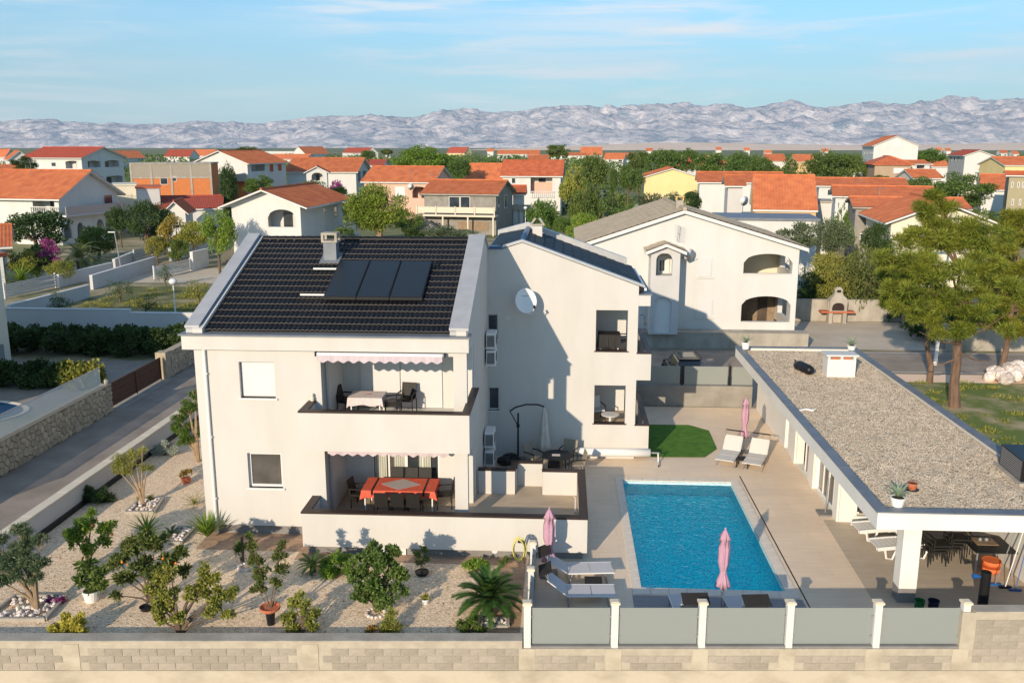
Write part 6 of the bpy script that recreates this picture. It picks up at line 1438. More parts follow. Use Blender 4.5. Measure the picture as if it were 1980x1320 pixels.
# right group
T_('pine_tree', 'dense pine left in the group behind the steep orange roof', 'pine', 'pine_far', 1392, 288, 345, 190, 96, 46)
T_('pine_tree', 'pine with pointed top behind the twin rows', 'cone', 'pine_far', 1530, 290, 352, 175, 70, 47)
T_('pine_tree', 'wide pine right of the pointed pine behind the twin rows', 'round', 'pine_far', 1610, 289, 350, 170, 112, 48, n=8000, leaf=.055)
T_('pine_tree', 'broad flat-topped pine on the right below the far villa', 'pine', 'pine_far', 1855, 332, 405, 125, 130, 49, n=9000, leaf=.05)
T_('pine_tree', 'pine between the brown hipped house and the far villa', 'round', 'leaf_mid', 1800, 287, 318, 240, 56, 50)
T_('shrub', 'feathery shrub above the white annex', 'bush', 'leaf_olive', 1545, 430, 478, 72, 80, 51)
T_('olive_tree', 'dark olive tree right of the white annex', 'round', 'leaf_olive', 1610, 418, 490, 70, 84, 52, n=7000, leaf=.055)
T_('ivy_shrub', 'ivy column between the long rows and grey house', 'cone', 'leaf_mid', 1630, 375, 470, 86, 52, 53)
T_('fig_tree', 'large yellow-green bushy tree beside the white house right corner', 'round', 'leaf_yellowgreen', 1610, 480, 590, 66, 105, 54, n=8000, leaf=.05)
T_('fig_tree', 'dark green tree mass behind the yard wall, left of the barbecue', 'round', 'leaf_dark', 1580, 520, 606, 66, 90, 55, n=7000, leaf=.055)
T_('persimmon_tree', 'brownish-green tree overhanging the yard wall right of the barbecue', 'round', 'leaf_persimmon', 1690, 470, 612, 64.5, 130, 56, n=9000, leaf=.05)
T_('shrub', 'dark hedge behind the yard wall at its right corner', 'bush', 'leaf_dark', 1745, 540, 625, 64, 110, 57)
T_('hedge_shrub', 'dark hedge behind the low road wall between the pine trunks', 'bush', 'leaf_dark', 1840, 590, 668, 57, 160, 58)
T_('hedge_shrub', 'dark green hedge at the right edge behind the road wall', 'bush', 'leaf_mid', 1950, 580, 665, 58, 110, 59)
T_('shrub', 'bright orange-yellow shrub near the right edge by the road wall', 'bush', 'leaf_yellow', 1955, 602, 655, 55.5, 60, 60)
T_('shrub', 'green mound of meadow bushes in front of the right tan house', 'bush', 'leaf_mid', 1965, 445, 478, 90, 60, 61)
T_('vine_shrub', 'dark climbing plant on the cream house corner far left', 'bush', 'leaf_dark', 45, 300, 330, 140, 40, 62)
for i_, (nm, lb, kd, mt_, cx_, tp, bt, Y_, w_) in enumerate((
 ('pine_tree', 'yellowish pine between the salmon loggia house and the cedars', 'pine', 'leaf_yellowgreen', 1066, 312, 372, 175, 46),
 ('oak_tree', 'dense dark tree behind the dark cedar of the central group', 'round', 'pine_far', 1150, 292, 360, 190, 60),
 ('pine_tree', 'dark pine against the skyline right of the open crown tree', 'pine', 'pine_far', 1330, 284, 330, 230, 60),
 ('oak_tree', 'rounded tree left of the twin orange roofs', 'round', 'leaf_mid', 1288, 315, 350, 200, 44),
 ('oak_tree', 'dark tree behind the steep orange roof left side', 'round', 'pine_far', 1440, 292, 340, 210, 60),
 ('pine_tree', 'broad dark pine left of the white gabled house', 'round', 'pine_far', 1476, 300, 345, 190, 54),
 ('pine_tree', 'dark pine at the left side of the tallest white house', 'pine', 'pine_far', 1652, 300, 350, 190, 50),
 ('oak_tree', 'small round tree before the brown hipped house', 'round', 'leaf_mid', 1700, 338, 352, 160, 40),
 ('oak_tree', 'dark tree behind the right end of the parallel roofs', 'round', 'pine_far', 1778, 338, 372, 150, 50),
 ('cypress', 'little cypress at the corner of the pink house', 'cypress', 'pine_far', 890, 330, 360, 160, 14),
 ('shrub', 'green bushes at the foot of the pink house wall', 'bush', 'leaf_mid', 790, 405, 440, 120, 60),
 ('shrub', 'garden shrubs beneath the white house with magenta climber', 'bush', 'leaf_mid', 600, 350, 378, 150, 90),
 ('oak_tree', 'dark tree left of the unfinished brick building', 'round', 'leaf_dark', 228, 395, 450, 106, 50),
 ('shrub', 'big shrub in front of the half-finished house ground floor', 'bush', 'leaf_mid', 500, 338, 372, 150, 60),
 ('shrub', 'shrubs right of the tan apartment house garden wall', 'bush', 'leaf_mid', 1905, 405, 440, 105, 70),
 ('oak_tree', 'dark tree beside the grey concrete house wall', 'round', 'leaf_dark', 1700, 430, 500, 78, 60))):
    T_(nm, lb, kd, mt_, cx_, tp, bt, Y_, w_, 70 + i_)
# trimmed hedges of the left court
def hedge(label, x0, x1, y0, y1, h, m, n=9000, seed=1, L=.14):
    cl = []; g = random.Random(seed)
    for i in range(int((x1 - x0) * (y1 - y0) * 4.5) + 14): cl.append((g.uniform(x0, x1), g.uniform(y0, y1), g.uniform(.25, h - .25), .45, .4, .35))
    t = T('hedge', label, 'hedge', ((x0 + x1) / 2, (y0 + y1) / 2, 0)); me = leaf_cloud('foliage', [(a - t.location.x, b - t.location.y, c, d, e, f) for a, b, c, d, e, f in cl], n, L * 1.25, L * .9, m, seed, shell=.2)
    inst(me, t, Matrix.Identity(4), 'foliage'); m1 = MB()
    for i in range(int((x1 - x0) / .9)): m1.tube([(x0 + .5 + i * .9, (y0 + y1) / 2, 0), (x0 + .5 + i * .9, (y0 + y1) / 2, h * .7)], .04, 5)
    m1.build('stems', 'bark', t, kind='stuff'); return t
hedge('long dark clipped hedge in front of the white boundary wall', -35.5, -21.6, 49.2, 51.6, 1.6, 'leaf_dark', 42000, 3)
hedge('lower dark hedge between paved court and the far left pool', -30.5, -25.0, 42.2, 43.6, 1.2, 'leaf_dark', 16000, 4)
hedge('yellow-green hedge end next to the dark court hedge', -25.0, -23.6, 42.1, 43.5, 1.3, 'leaf_yellowgreen', 3500, 5)
# far woodland strip: reads as one mass
g = np.random.default_rng(11); cl = []
for i in range(1500):
    Y = g.uniform(330, 900); X = g.uniform(-.75, .75) * Y; s = g.uniform(2.2, 5.0); cl.append((X, Y, g.uniform(1, 3.4), s * 1.5, s, s * .7))
me = leaf_cloud('far_woodland', cl, 90000, 1.3, .9, 'pine_far', 5, shell=.4); o = bpy.data.objects.new('far_woodland', me); col.objects.link(o); tag(o, 'far low woodland belt on the plain before the mountains', 'woodland', kind='stuff')
cl = []
for i in range(420):
    Y = g.uniform(130, 330); X = g.uniform(-.65, .65) * Y; s = g.uniform(1.2, 2.6); cl.append((X, Y, g.uniform(.4, 1.6), s * 1.4, s, s * .6))
me = leaf_cloud('garden_greenery', cl, 42000, .7, .45, 'pine_far', 6, shell=.4); o = bpy.data.objects.new('garden_greenery', me); col.objects.link(o); tag(o, 'low hedges and garden greenery between the far houses', 'greenery', kind='stuff')
# ---- palm, yucca, cycads
def frond_mesh(name, L, droop, n, lw, ll, m, vee=.5):
    V = []; F = []
    def P(t): return Vector((0, L * t * (1 - .12 * t * t), L * (.0 + droop[0] * t - droop[1] * t * t)))
    k = 0
    for i in range(n):
        t = .1 + .9 * i / n; p = P(t); d = (P(t + .02) - P(t)).normalized(); l_ = ll * math.sin(math.pi * (.12 + .82 * t)) ** .6
        for s in (-1, 1):
            q = p + Vector((s * l_ * .85, 0, 0)) + d * l_ * .55 + Vector((0, 0, l_ * vee * .4 - l_ * .12)); w_ = d * lw
            V += [p - w_ * .5, p + w_ * .5, q]; F.append((k, k + 1, k + 2)); k += 3
    return mesh_np(name, np.array([tuple(v) for v in V]), np.array(F), m)
def rosette(name, label, cat, p, zc, fm, n, e0, e1, seed=0, trunk=None, bark='bark', part='frond', sc=1):
    t = T(name, label, cat, (p[0], p[1], 0)); g = random.Random(seed)
    if trunk: m1 = MB(); m1.tube([(0, 0, 0), (0, 0, zc * .5), (0, 0, zc)], [trunk, trunk * .9, trunk * 1.05], 10); m1.build('trunk', bark, t, world=False)
    for i in range(n):
        f = i / n; e = e0 + (e1 - e0) * f + g.uniform(-.08, .08); a = i * 2.39996 + g.uniform(-.15, .15)
        inst(fm, t, Matrix.Translation((0, 0, zc)) @ Matrix.Rotation(a, 4, 'Z') @ Matrix.Rotation(e, 4, 'X') @ Matrix.Scale(sc * g.uniform(.85, 1.05), 4), part)
    return t
pf = frond_mesh('frond', 3.4, (.75, 1.05), 42, .07, .55, 'palm_frond')
rosette('palm_tree', 'large arching palm in the garden on the left', 'palm', gp(156, 524), 1.0, pf, 34, -.5, 1.05, 1, .32, sc=.92)
cf = frond_mesh('frond', .95, (.35, .45), 40, .026, .17, 'frond', .8)
cy = rosette('sago_palm', 'large dark green sago palm near the white fence post', 'sago palm', gp(945, 1190), .45, cf, 60, -.35, 1.35, 2, .16, sc=1.12)
rosette('sago_palm', 'smaller sago palm at the paving strip below the terrace', 'sago palm', gp(605, 1104), .18, cf, 28, -.35, 1.0, 3, .09, sc=.55)
rosette('sago_palm', 'tiny sago palm in the triangular pebble bed by the house corner', 'sago palm', gp(332, 1036), .06, cf, 14, .0, .9, 4, .05, sc=.42)
def blade_mesh(L, w_, m, curve=.25):
    V = []; F = []; n = 5
    for i in range(n + 1):
        t = i / n; ww = w_ * (1 - t) ** .7 * (.7 + .6 * min(1, t * 4)) if i < n else 0; y = L * t; z = -curve * L * t * t
        V += [(-ww / 2, y, z + ww * .25), (0, y, z), (ww / 2, y, z + ww * .25)]
    for i in range(n): k = 3 * i; F += [(k, k + 1, k + 4, k + 3), (k + 1, k + 2, k + 5, k + 4)]
    return mesh_np('leaf', np.array(V), np.array(F), m)
yb = blade_mesh(.75, .05, 'leaf_bright', .3); gb = blade_mesh(.8, .03, 'leaf_yellowgreen', .25); ab = blade_mesh(.42, .07, 'agave', .12)
rosette('yucca', 'bright green spiky yucca behind the persimmon tree', 'yucca', gp(286, 1052), .35, yb, 60, .15, 1.45, 5, .06, part='leaf')
rosette('rosemary', 'tall spiky green shrub against the house corner', 'shrub', gp(402, 1044), .12, yb, 80, .7, 1.5, 6, part='leaf', sc=1.15)
rosette('yucca', 'yellow-green yucca with strap leaves under the bougainvillea', 'yucca', gp(42, 556), .6, yb, 60, -.1, 1.45, 7, .1, part='leaf', sc=2.6)
rosette('agapanthus', 'flat leafy clump close to the house wall, right of the path', 'plant', gp(376, 976), .04, gb, 40, .1, 1.2, 8, part='leaf', sc=.7)
# ---- big pines on the right
def big_pine(label, base, top_px, crown, seed, h_trunk, lean, r0, nl=22000, extra=()):
    t = T('pine_tree', label, 'pine tree', tuple(base)); g = random.Random(seed); m1 = MB(); tips = []
    H = h_trunk; pts = [Vector((0, 0, 0))]; 
    for i in range(1, 7): f = i / 6; pts.append(Vector((lean[0] * f + g.uniform(-.1, .1), lean[1] * f, H * f)))
    m1.tube(pts, [r0 * 1.25, r0, r0 * .9, r0 * .8, r0 * .65, r0 * .45, r0 * .2], 9)
    loc_ = []
    for (px, py, dy, rx, rz_, k) in crown:
        c = ap(px, py, base[1] + dy) - Vector(base); loc_.append((c, rx, rz_, k))
    cl = []
    for c, rx, rz_, k in loc_:
        s = min(range(2, 7), key=lambda i: (pts[i] - c).length + (2 if pts[i].z > c.z - .2 else 0)); st_ = pts[s]; mid = st_.lerp(c, .5) + Vector((g.uniform(-.3, .3), g.uniform(-.3, .3), g.uniform(-.1, .4)))
        m1.tube([st_, mid, c], [r0 * .32, r0 * .22, r0 * .1], 6)
        for i in range(k):
            a = g.uniform(0, 6.28); rr = g.uniform(.2, 1) ** .6; q = c + Vector((rx * rr * math.cos(a), rx * .9 * rr * math.sin(a), rz_ * g.uniform(-.8, .9)))
            kk = g.uniform(.22, .40); cl.append((q.x, q.y, q.z, kk, kk, kk * .55)); m1.tube([c.lerp(mid, .3), c.lerp(q, .6) + Vector((0, 0, -.1)), q], [r0 * .08, r0 * .05, .012], 4, False)
    for (a, b) in extra: m1.tube([Vector(a), Vector(a).lerp(Vector(b), .5) + Vector((0, 0, -.15)), Vector(b)], [.05, .035, .015], 5)
    m1.build('trunk', 'bark_pine', t, world=False)
    me = leaf_cloud('crown', cl, nl, .26, .028, 'pine_needle', seed, up=.45, shell=.05, spiky=.35); inst(me, t, Matrix.Identity(4), 'crown'); return t
b1 = gp(1846, 787)
big_pine('largest pine with thick forked trunk on the right beside the pavilion', b1, 0, [(1800, 470, .5, 1.2, .5, 15), (1765, 510, -.3, 1.0, .45, 13), (1780, 570, -.8, 1.1, .45, 14), (1850, 460, 1.2, 1.2, .5, 15), (1835, 530, -1.2, 1.3, .5, 15), (1890, 505, .4, 1.2, .5, 14), (1875, 585, -1.2, 1.3, .5, 16), (1740, 560, .6, .7, .35, 9), (1810, 425, 1.0, .7, .4, 10), (1830, 400, .8, .35, .3, 6), (1790, 405, .5, .3, .25, 5), (1810, 378, .6, .18, .15, 3), (1930, 560, -.5, 1.1, .5, 12), (1850, 640, -.8, .9, .3, 8), (1730, 505, .2, .8, .4, 10), (1775, 455, .6, .7, .4, 8), (1880, 440, 1.0, .9, .45, 10), (1910, 460, .8, .9, .4, 10), (1800, 620, -.4, .8, .3, 8), (1750, 600, .2, .6, .3, 6), (1905, 625, -.6, 1.0, .35, 10)], 21, 6.4, (-.3, .4), .22, 64000,
         [((-.1, 0, 3.2), (1.7, -.5, 4.6)), ((0, 0, 3.0), (-2.2, -.6, 3.7)), ((0, 0, 3.4), (-2.6, .6, 4.2)), ((0, 0, 2.6), (1.6, .6, 2.1)), ((0, 0, 2.4), (-1.3, .3, 2.0))])
b2 = gp(1797, 740)
big_pine('slimmer curved pine left of the thick forked one', b2, 0, [(1775, 540, .5, 1.0, .4, 12), (1740, 590, 0, .8, .35, 9), (1790, 600, .8, .9, .35, 10), (1725, 530, .8, .6, .3, 7), (1830, 590, 1.0, .9, .35, 9)], 22, 5.0, (-.4, .3), .14, 26000, [((-.1, 0, 3.0), (-1.8, -.4, 3.5))])
b3 = gp(1936, 716)
big_pine('pine at the right frame edge standing beside the rubble heap', b3, 0, [(1945, 470, .5, 1.3, .5, 16), (1975, 520, 0, 1.3, .5, 14), (1925, 530, 1.0, 1.1, .45, 13), (1960, 590, .2, 1.2, .45, 14), (1990, 450, 1.0, 1.1, .5, 12), (1915, 480, 1.5, .9, .4, 10), (2010, 560, .3, 1.3, .5, 12), (1935, 625, .3, .8, .3, 8), (1965, 425, 1.0, .7, .35, 8), (1935, 440, 1.0, .8, .4, 8), (1975, 640, .2, .8, .35, 8), (1900, 560, .8, .9, .4, 9), (1980, 580, 1.0, 1.0, .4, 9)], 23, 6.8, (.3, .2), .15, 56000, [((0, 0, 3.2), (1.2, -.5, 4.0))])
# rubble heap by the pine
rh = T('rubble_heap', 'heap of pale rubble stones beside the rightmost pine', 'stone heap', tuple(gp(1965, 735)))
rk = MB(); rk.ball((0, 0, 0), .28, 7, 5); rk.v = [tuple(Vector(v) * rnd(.75, 1.15)) for v in rk.v]; s_ = None
for i in range(46):
    a = rnd(0, 6.28); rr = rnd(0, 1); M = rmat(1.9 * rr * math.cos(a), 1.2 * rr * math.sin(a), .1 + (1 - rr) * .7, rnd(0, 6), rnd(0, 3), 0, rnd(.5, 1.3))
    if s_ is None: s_ = rk.build('stone', 'bed_pebble', rh, world=False); s_.matrix_basis = M
    else: inst(s_, rh, M)
# scattered weeds and stones in the meadow
cl = []
for i in range(260): x, y = rnd(13.8, 27), rnd(25, 46); s = rnd(.12, .4); cl.append((x, y, .03, s * 1.6, s * 1.2, .06))
me = leaf_cloud('weeds', cl, 16000, .13, .035, 'leaf_yellowgreen', 9, up=1.2, shell=.1); o = bpy.data.objects.new('weeds', me); col.objects.link(o); tag(o, 'tufts of weeds and grass in the meadow behind the pavilion', 'weeds', kind='stuff')
cl = []
for i in range(200): x, y = rnd(-37, -17), rnd(56, 75); s = rnd(.15, .5); cl.append((x, y, .03, s * 1.6, s * 1.4, .08))
me = leaf_cloud('dry_grass', cl, 12000, .2, .05, 'leaf_yellowgreen', 10, up=1.2, shell=.1); o = bpy.data.objects.new('dry_grass', me); col.objects.link(o); tag(o, 'tufts of dry grass in the meadow behind the white boundary wall', 'grass', kind='stuff')

# ================================================================== GARDEN PLANTS
def plant(name, label, cat, base, stems, clumps, n, L, W, m, seed, bark='bark', fruit=None, r0=.035, pot=None, shell=.25, up=.3, z0=0):
    """clumps: (px,py,dy,r) pixel-surveyed foliage balls at depth base.y+dy"""
    t = T(name, label, cat, (base[0], base[1], 0)); g = random.Random(seed); O = Vector((base[0], base[1], 0)); cl = []; m1 = MB()
    for (px, py, dy, r, *k) in clumps:
        c = ap(px, py, base[1] + dy) - O; cl.append((c.x, c.y, max(c.z, r * .5), r, r, r * .75))
        fork = Vector((c.x * .25, c.y * .2, max(.05, c.z * .45))); m1.tube([(0, 0, z0), fork, c], [r0, r0 * .7, r0 * .2], 6)
        for i in range(5):
            d = Vector((g.uniform(-1, 1), g.uniform(-1, 1), g.uniform(-.3, 1))).normalized() * r * .9; m1.tube([c * .8 + fork * .2, c + d], [r0 * .3, .004], 4, False)
    m1.build('trunk', bark, t, world=False)
    sub = []
    for c in cl:
        for i in range(9):
            d = Vector((g.uniform(-1, 1), g.uniform(-1, 1), g.uniform(-1, 1))); 
            if d.length > 1: d.normalize()
            k = c[3] * g.uniform(.25, .45); sub.append((c[0] + d.x * c[3] * .8, c[1] + d.y * c[3] * .8, max(.04, c[2] + d.z * c[5] * .8), k, k, k * .8))
    inst(leaf_cloud('crown', sub, n, L, W, m, seed, up=up, shell=shell), t, Matrix.Identity(4), 'crown')
    if fruit:
        f0 = None
        for (px, py, dy, r) in fruit:
            c = ap(px, py, base[1] + dy) - O; M = Matrix.Translation(c)
            if f0 is None: m2 = MB(); m2.ball((0, 0, 0), r, 8, 6); f0 = m2.build('fruit', 'fruit_orange', t, world=False, smooth=True); f0.matrix_basis = M
            else: inst(f0, t, M)
    return t
def potm(t, r, h, m, name='pot', soil=True, x=0, y=0):
    m1 = MB(); m1.lathe(x, y, [(r * .72, .0), (r * .95, h * .85), (r, h * .86), (r, h), (r * .88, h), (r * .84, h * .9)], 16); m1.build(name, m, t, world=False)
    if soil: m1 = MB(); m1.lathe(x, y, [(r * .85, h * .88), (r * .8, h * .93)], 14); m1.build('soil', 'soil', t, world=False)
def gpt(px, py): p = gp(px, py); return (p.x, p.y)
plant('olive_tree', 'olive tree with leaning trunk in the pebble bed at the left edge', 'tree', gpt(72, 1180), 0, [(35, 1060, .4, .42), (-5, 1080, .2, .4), (65, 1085, .1, .33), (20, 1105, -.1, .4), (40, 1030, .6, .32), (-20, 1040, .4, .4), (80, 1045, .5, .2), (5, 1125, -.1, .3), (60, 1115, 0, .25)], 13000, .10, .022, 'leaf_olive', 31, 'bark_pale', r0=.055)
plant('mandarin_tree', 'small citrus tree with mandarins above the white potted plant', 'tree', gpt(172, 1092), 0, [(165, 1015, .3, .28), (150, 1045, 0, .3), (205, 1020, .2, .25), (200, 1045, .1, .2), (175, 1058, -.1, .25), (135, 1030, 0, .18), (180, 990, .3, .14)], 3600, .10, .045, 'leaf_bright', 32, fruit=[(160, 1078, -.2, .04), (178, 1015, 0, .025), (217, 1033, 0, .025)])
t = plant('potted_magnolia', 'large-leaved plant in a round white pot', 'potted plant', gpt(178, 1160), 0, [(165, 1098, .1, .22), (185, 1110, .1, .22), (160, 1120, 0, .16), (195, 1130, 0, .16), (178, 1140, 0, .2)], 620, .19, .085, 'leaf_glossy', 33, z0=.3); potm(t, .23, .30, 'white_pot')
plant('persimmon_tree', 'persimmon tree with orange fruit in the middle of the left garden', 'tree', gpt(292, 1168), 0, [(250, 1060, .3, .3), (300, 1050, .4, .34), (270, 1095, 0, .32), (325, 1085, .1, .28), (228, 1085, .1, .22), (350, 1065, .3, .18), (240, 1120, -.2, .25), (305, 1110, -.1, .3), (225, 1150, -.4, .12), (355, 1105, 0, .2), (275, 1040, .4, .26)], 6200, .13, .05, 'leaf_persimmon', 34, fruit=[(236, 1086, -.2, .035), (247, 1090, -.2, .035), (315, 1079, -.2, .04), (340, 1088, -.1, .035)])
plant('apricot_tree', 'autumn-leaved fruit tree with forked trunk close to the street wall', 'tree', gpt(348, 1226), 0, [(315, 1115, .5, .26), (300, 1140, .3, .24), (325, 1150, .2, .26), (318, 1180, 0, .24), (345, 1195, -.1, .18), (305, 1165, .1, .2), (330, 1105, .5, .2), (312, 1200, -.1, .17), (405, 1115, .6, .26), (385, 1145, .4, .26), (425, 1150, .4, .26), (410, 1175, .2, .26), (445, 1145, .4, .2), (440, 1185, .1, .17), (395, 1095, .7, .16), (370, 1145, .3, .2)], 6400, .085, .055, 'leaf_yellowgreen', 35, 'bark', r0=.05)
plant('staked_sapling', 'young sapling tied to a wooden stake near the path', 'sapling', gpt(466, 1086), 0, [(466, 1055, 0, .16), (485, 1050, .1, .14), (458, 1065, 0, .12), (482, 1035, .1, .1)], 420, .10, .045, 'leaf_mid', 36, r0=.012)
t = plant('potted_citrus', 'slim two-stemmed citrus tree in a tall dark pot', 'potted tree', gpt(524, 1206), 0, [(495, 1080, .4, .2), (505, 1110, .3, .24), (540, 1075, .4, .18), (545, 1100, .3, .18), (500, 1135, .2, .2), (535, 1125, .2, .16), (490, 1055, .5, .14), (545, 1055, .5, .13)], 2600, .085, .045, 'leaf_persimmon', 37, z0=.4, r0=.018); potm(t, .13, .38, 'black_metal'); m1 = MB(); m1.lathe(0, 0, [(.16, .36), (.26, .44), (.26, .5), (.24, .5), (.2, .46)], 16); m1.build('upper_pot', 'terracotta', t, world=False)
plant('lemon_tree', 'low yellow-green lemon bush against the street wall left of centre', 'tree', gpt(585, 1222), 0, [(570, 1165, .4, .18), (560, 1195, .2, .22), (600, 1190, .2, .24), (580, 1150, .5, .13), (605, 1210, 0, .2), (565, 1215, 0, .18), (590, 1170, .3, .16)], 1900, .10, .05, 'leaf_yellowgreen', 38)
plant('pittosporum', 'bushy green shrub right of the smaller sago palm', 'shrub', gpt(650, 1116), 0, [(640, 1100, .1, .28), (665, 1085, .3, .26), (650, 1075, .4, .22), (632, 1088, .2, .2), (672, 1105, .1, .2)], 3600, .09, .03, 'leaf_bright', 39)
plant('orange_tree', 'largest round glossy citrus tree in the centre of the garden', 'tree', gpt(727, 1182), 0, [(735, 1075, .3, .42), (700, 1105, .2, .36), (765, 1100, .3, .36), (735, 1130, 0, .45), (700, 1145, -.1, .28), (770, 1140, 0, .26), (725, 1055, .5, .2), (765, 1065, .5, .22), (690, 1085, .4, .2), (745, 1160, -.1, .3)], 7600, .10, .055, 'leaf_glossy', 40, r0=.045)
t = plant('potted_fig', 'thin little tree in a dark round pot at the basement window', 'potted tree', gpt(816, 1110), 0, [(812, 1085, .1, .13), (820, 1062, .2, .12), (806, 1070, .1, .1), (826, 1080, .1, .09)], 480, .08, .04, 'leaf_mid', 41, r0=.012); m1 = MB(); m1.lathe(0, 0, [(.17, .02), (.2, .09), (.2, .1), (.18, .08)], 16); m1.build('pot', 'black_metal', t, world=False); m1 = MB(); m1.lathe(0, 0, [(.17, .05), (.16, .075)], 14); m1.build('soil', 'soil', t, world=False)
t = plant('potted_succulent', 'small succulent in a white pot on the sunny gravel', 'potted plant', gpt(822, 1166), 0, [(820, 1155, 0, .09), (826, 1153, 0, .08)], 200, .06, .03, 'leaf_yellowgreen', 42, r0=.008); potm(t, .11, .14, 'white_pot')
plant('dwarf_conifer', 'small cone-shaped light green conifer at the street wall', 'shrub', gpt(757, 1222), 0, [(756, 1185, .2, .12), (752, 1200, .1, .16), (762, 1212, 0, .18), (745, 1215, 0, .15)], 1500, .12, .02, 'leaf_yellowgreen', 43, up=-.3)
plant('red_shrub', 'tiny dark red shrub beside the small conifer', 'shrub', gpt(720, 1222), 0, [(720, 1216, 0, .12), (712, 1218, 0, .08)], 420, .07, .03, 'leaf_autumn', 44)
plant('laurel_shrub', 'round green shrub behind the big sago palm', 'shrub', gpt(920, 1104), 0, [(918, 1088, .1, .22), (935, 1092, .1, .18), (905, 1092, 0, .16)], 1900, .08, .035, 'leaf_bright', 45)
plant('boxwood', 'dense low shrub in front of the big sago palm at the wall', 'shrub', gpt(908, 1222), 0, [(895, 1208, .1, .2), (918, 1203, .1, .22), (905, 1215, 0, .2), (930, 1215, 0, .15)], 3000, .06, .025, 'leaf_mid', 46)
plant('euonymus', 'golden yellow variegated bush at the street wall on the left', 'shrub', gpt(134, 1230), 0, [(120, 1210, .1, .24), (150, 1205, .1, .22), (105, 1218, 0, .18), (135, 1218, 0, .22), (128, 1192, .2, .12), (160, 1218, 0, .16), (155, 1190, .2, .08)], 3400, .075, .04, 'leaf_yellow', 47)
plant('juniper', 'dark feathery shrub at the foot of the garden wall', 'shrub', gpt(185, 972), 0, [(175, 950, .2, .3), (200, 955, .2, .26), (165, 965, 0, .22), (190, 965, 0, .3), (212, 965, .1, .16)], 4200, .13, .025, 'leaf_dark', 48)
plant('acacia_tree', 'bare-stemmed little tree with feathery yellow-green crown in the oval stone bed', 'tree', gpt(278, 978), 0, [(235, 890, .5, .3), (260, 880, .7, .28), (285, 900, .5, .22), (225, 905, .3, .2), (250, 905, .3, .26), (275, 870, .8, .18)], 3000, .12, .018, 'leaf_yellowgreen', 49, 'bark_pale', r0=.045, up=-.2)
plant('lavender_cotton', 'silvery grey rounded shrub beside the garden wall', 'shrub', gpt(318, 880), 0, [(312, 865, .1, .28), (328, 860, .2, .28), (335, 870, 0, .2), (305, 875, 0, .2)], 4200, .09, .02, 'leaf_grey', 50)
t = plant('potted_geranium', 'reddish plant in a square terracotta pot on the gravel', 'potted plant', gpt(360, 933), 0, [(356, 914, 0, .13), (366, 912, 0, .12), (350, 918, 0, .08)], 360, .07, .05, 'leaf_autumn', 51, r0=.01, z0=.15); m1 = MB(); m1.lathe(0, 0, [(.15, 0), (.19, .17), (.2, .17), (.2, .2), (.16, .2)], 4); m1.build('pot', 'terracotta', t, world=False)
plant('olive_tree', 'upright olive tree hugging the left house corner', 'tree', gpt(383, 892), 0, [(365, 790, .5, .42), (350, 830, .2, .38), (375, 830, .3, .4), (360, 850, 0, .34), (378, 765, .6, .3), (345, 805, .4, .28)], 9000, .11, .024, 'leaf_mid', 52, 'bark_pale', r0=.09)
plant('ground_cover', 'low green mat around the stem in the oval stone bed', 'plant', gpt(285, 968), 0, [(270, 968, 0, .14), (290, 965, 0, .15)], 900, .06, .02, 'leaf_yellowgreen', 53)
plant('petunia', 'crimson flowering cushion in the corner bed under the leaning olive', 'flower', gpt(108, 1166), 0, [(98, 1164, 0, .12), (115, 1160, 0, .13), (105, 1168, 0, .1)], 900, .05, .045, 'petal', 54)
plant('weed_clump', 'tiny succulent clump in the corner pebble bed', 'plant', gpt(45, 1178), 0, [(42, 1172, 0, .12), (50, 1175, 0, .1)], 500, .06, .02, 'leaf_grey', 55)
plant('oleander', 'shrub with long shadow between terrace corner and fence post', 'shrub', gpt(972, 1096), 0, [(972, 1085, 0, .1), (980, 1080, .1, .1)], 300, .09, .02, 'leaf_mid', 56)
# stake
m1 = MB(); p = gp(470, 1088); m1.box(p.x - .03, p.x + .03, p.y, p.y + .06, 0, .85); tag(m1.build('plant_stake', 'bark'), 'wooden stake beside the young sapling', 'stake')
# pebble beds with stone edging
def bed(label, pts, n, seed):
    t = T('pebble_bed', label, 'stone bed', (pts[0][0], pts[0][1], 0)); g = random.Random(seed)
    for a, b in zip(pts, pts[1:] + pts[:1]):
        L = math.hypot(b[0] - a[0], b[1] - a[1]); m1 = MB(); m1.box(0, L, -.04, .04, 0, .1, Matrix.Translation((a[0], a[1], 0)) @ Matrix.Rotation(math.atan2(b[1] - a[1], b[0] - a[0]), 4, 'Z')); m1.build('edging', 'concrete', t)
    m1 = MB(); m1.ball((0, 0, 0), .07, 6, 4, (1, .8, .6)); src_ = None
    cx, cy = sum(p[0] for p in pts) / len(pts), sum(p[1] for p in pts) / len(pts)
    for i in range(n):
        k = g.randrange(len(pts)); a, b = pts[k], pts[(k + 1) % len(pts)]; u, v = g.random(), math.sqrt(g.random()) * .9; x = cx + (a[0] + (b[0] - a[0]) * u - cx) * v; y = cy + (a[1] + (b[1] - a[1]) * u - cy) * v
        M = WM[t.name].inverted() @ rmat(x, y, .05 + g.uniform(0, .04), g.uniform(0, 6), g.uniform(0, 3), 0, g.uniform(.5, 1.35))
        if src_ is None: src_ = m1.build('stone', 'bed_pebble', t, world=False); src_.matrix_basis = M
        else: inst(src_, t, M)
bed('pebble bed around the leaning olive in the bottom left corner', [gpt(-30, 1200), gpt(88, 1200), gpt(128, 1155), gpt(30, 1155)], 90, 1)
bed('pebble bed under the bare-stemmed tree', [gpt(243, 993), gpt(298, 993), gpt(316, 966), gpt(272, 968)], 60, 2)
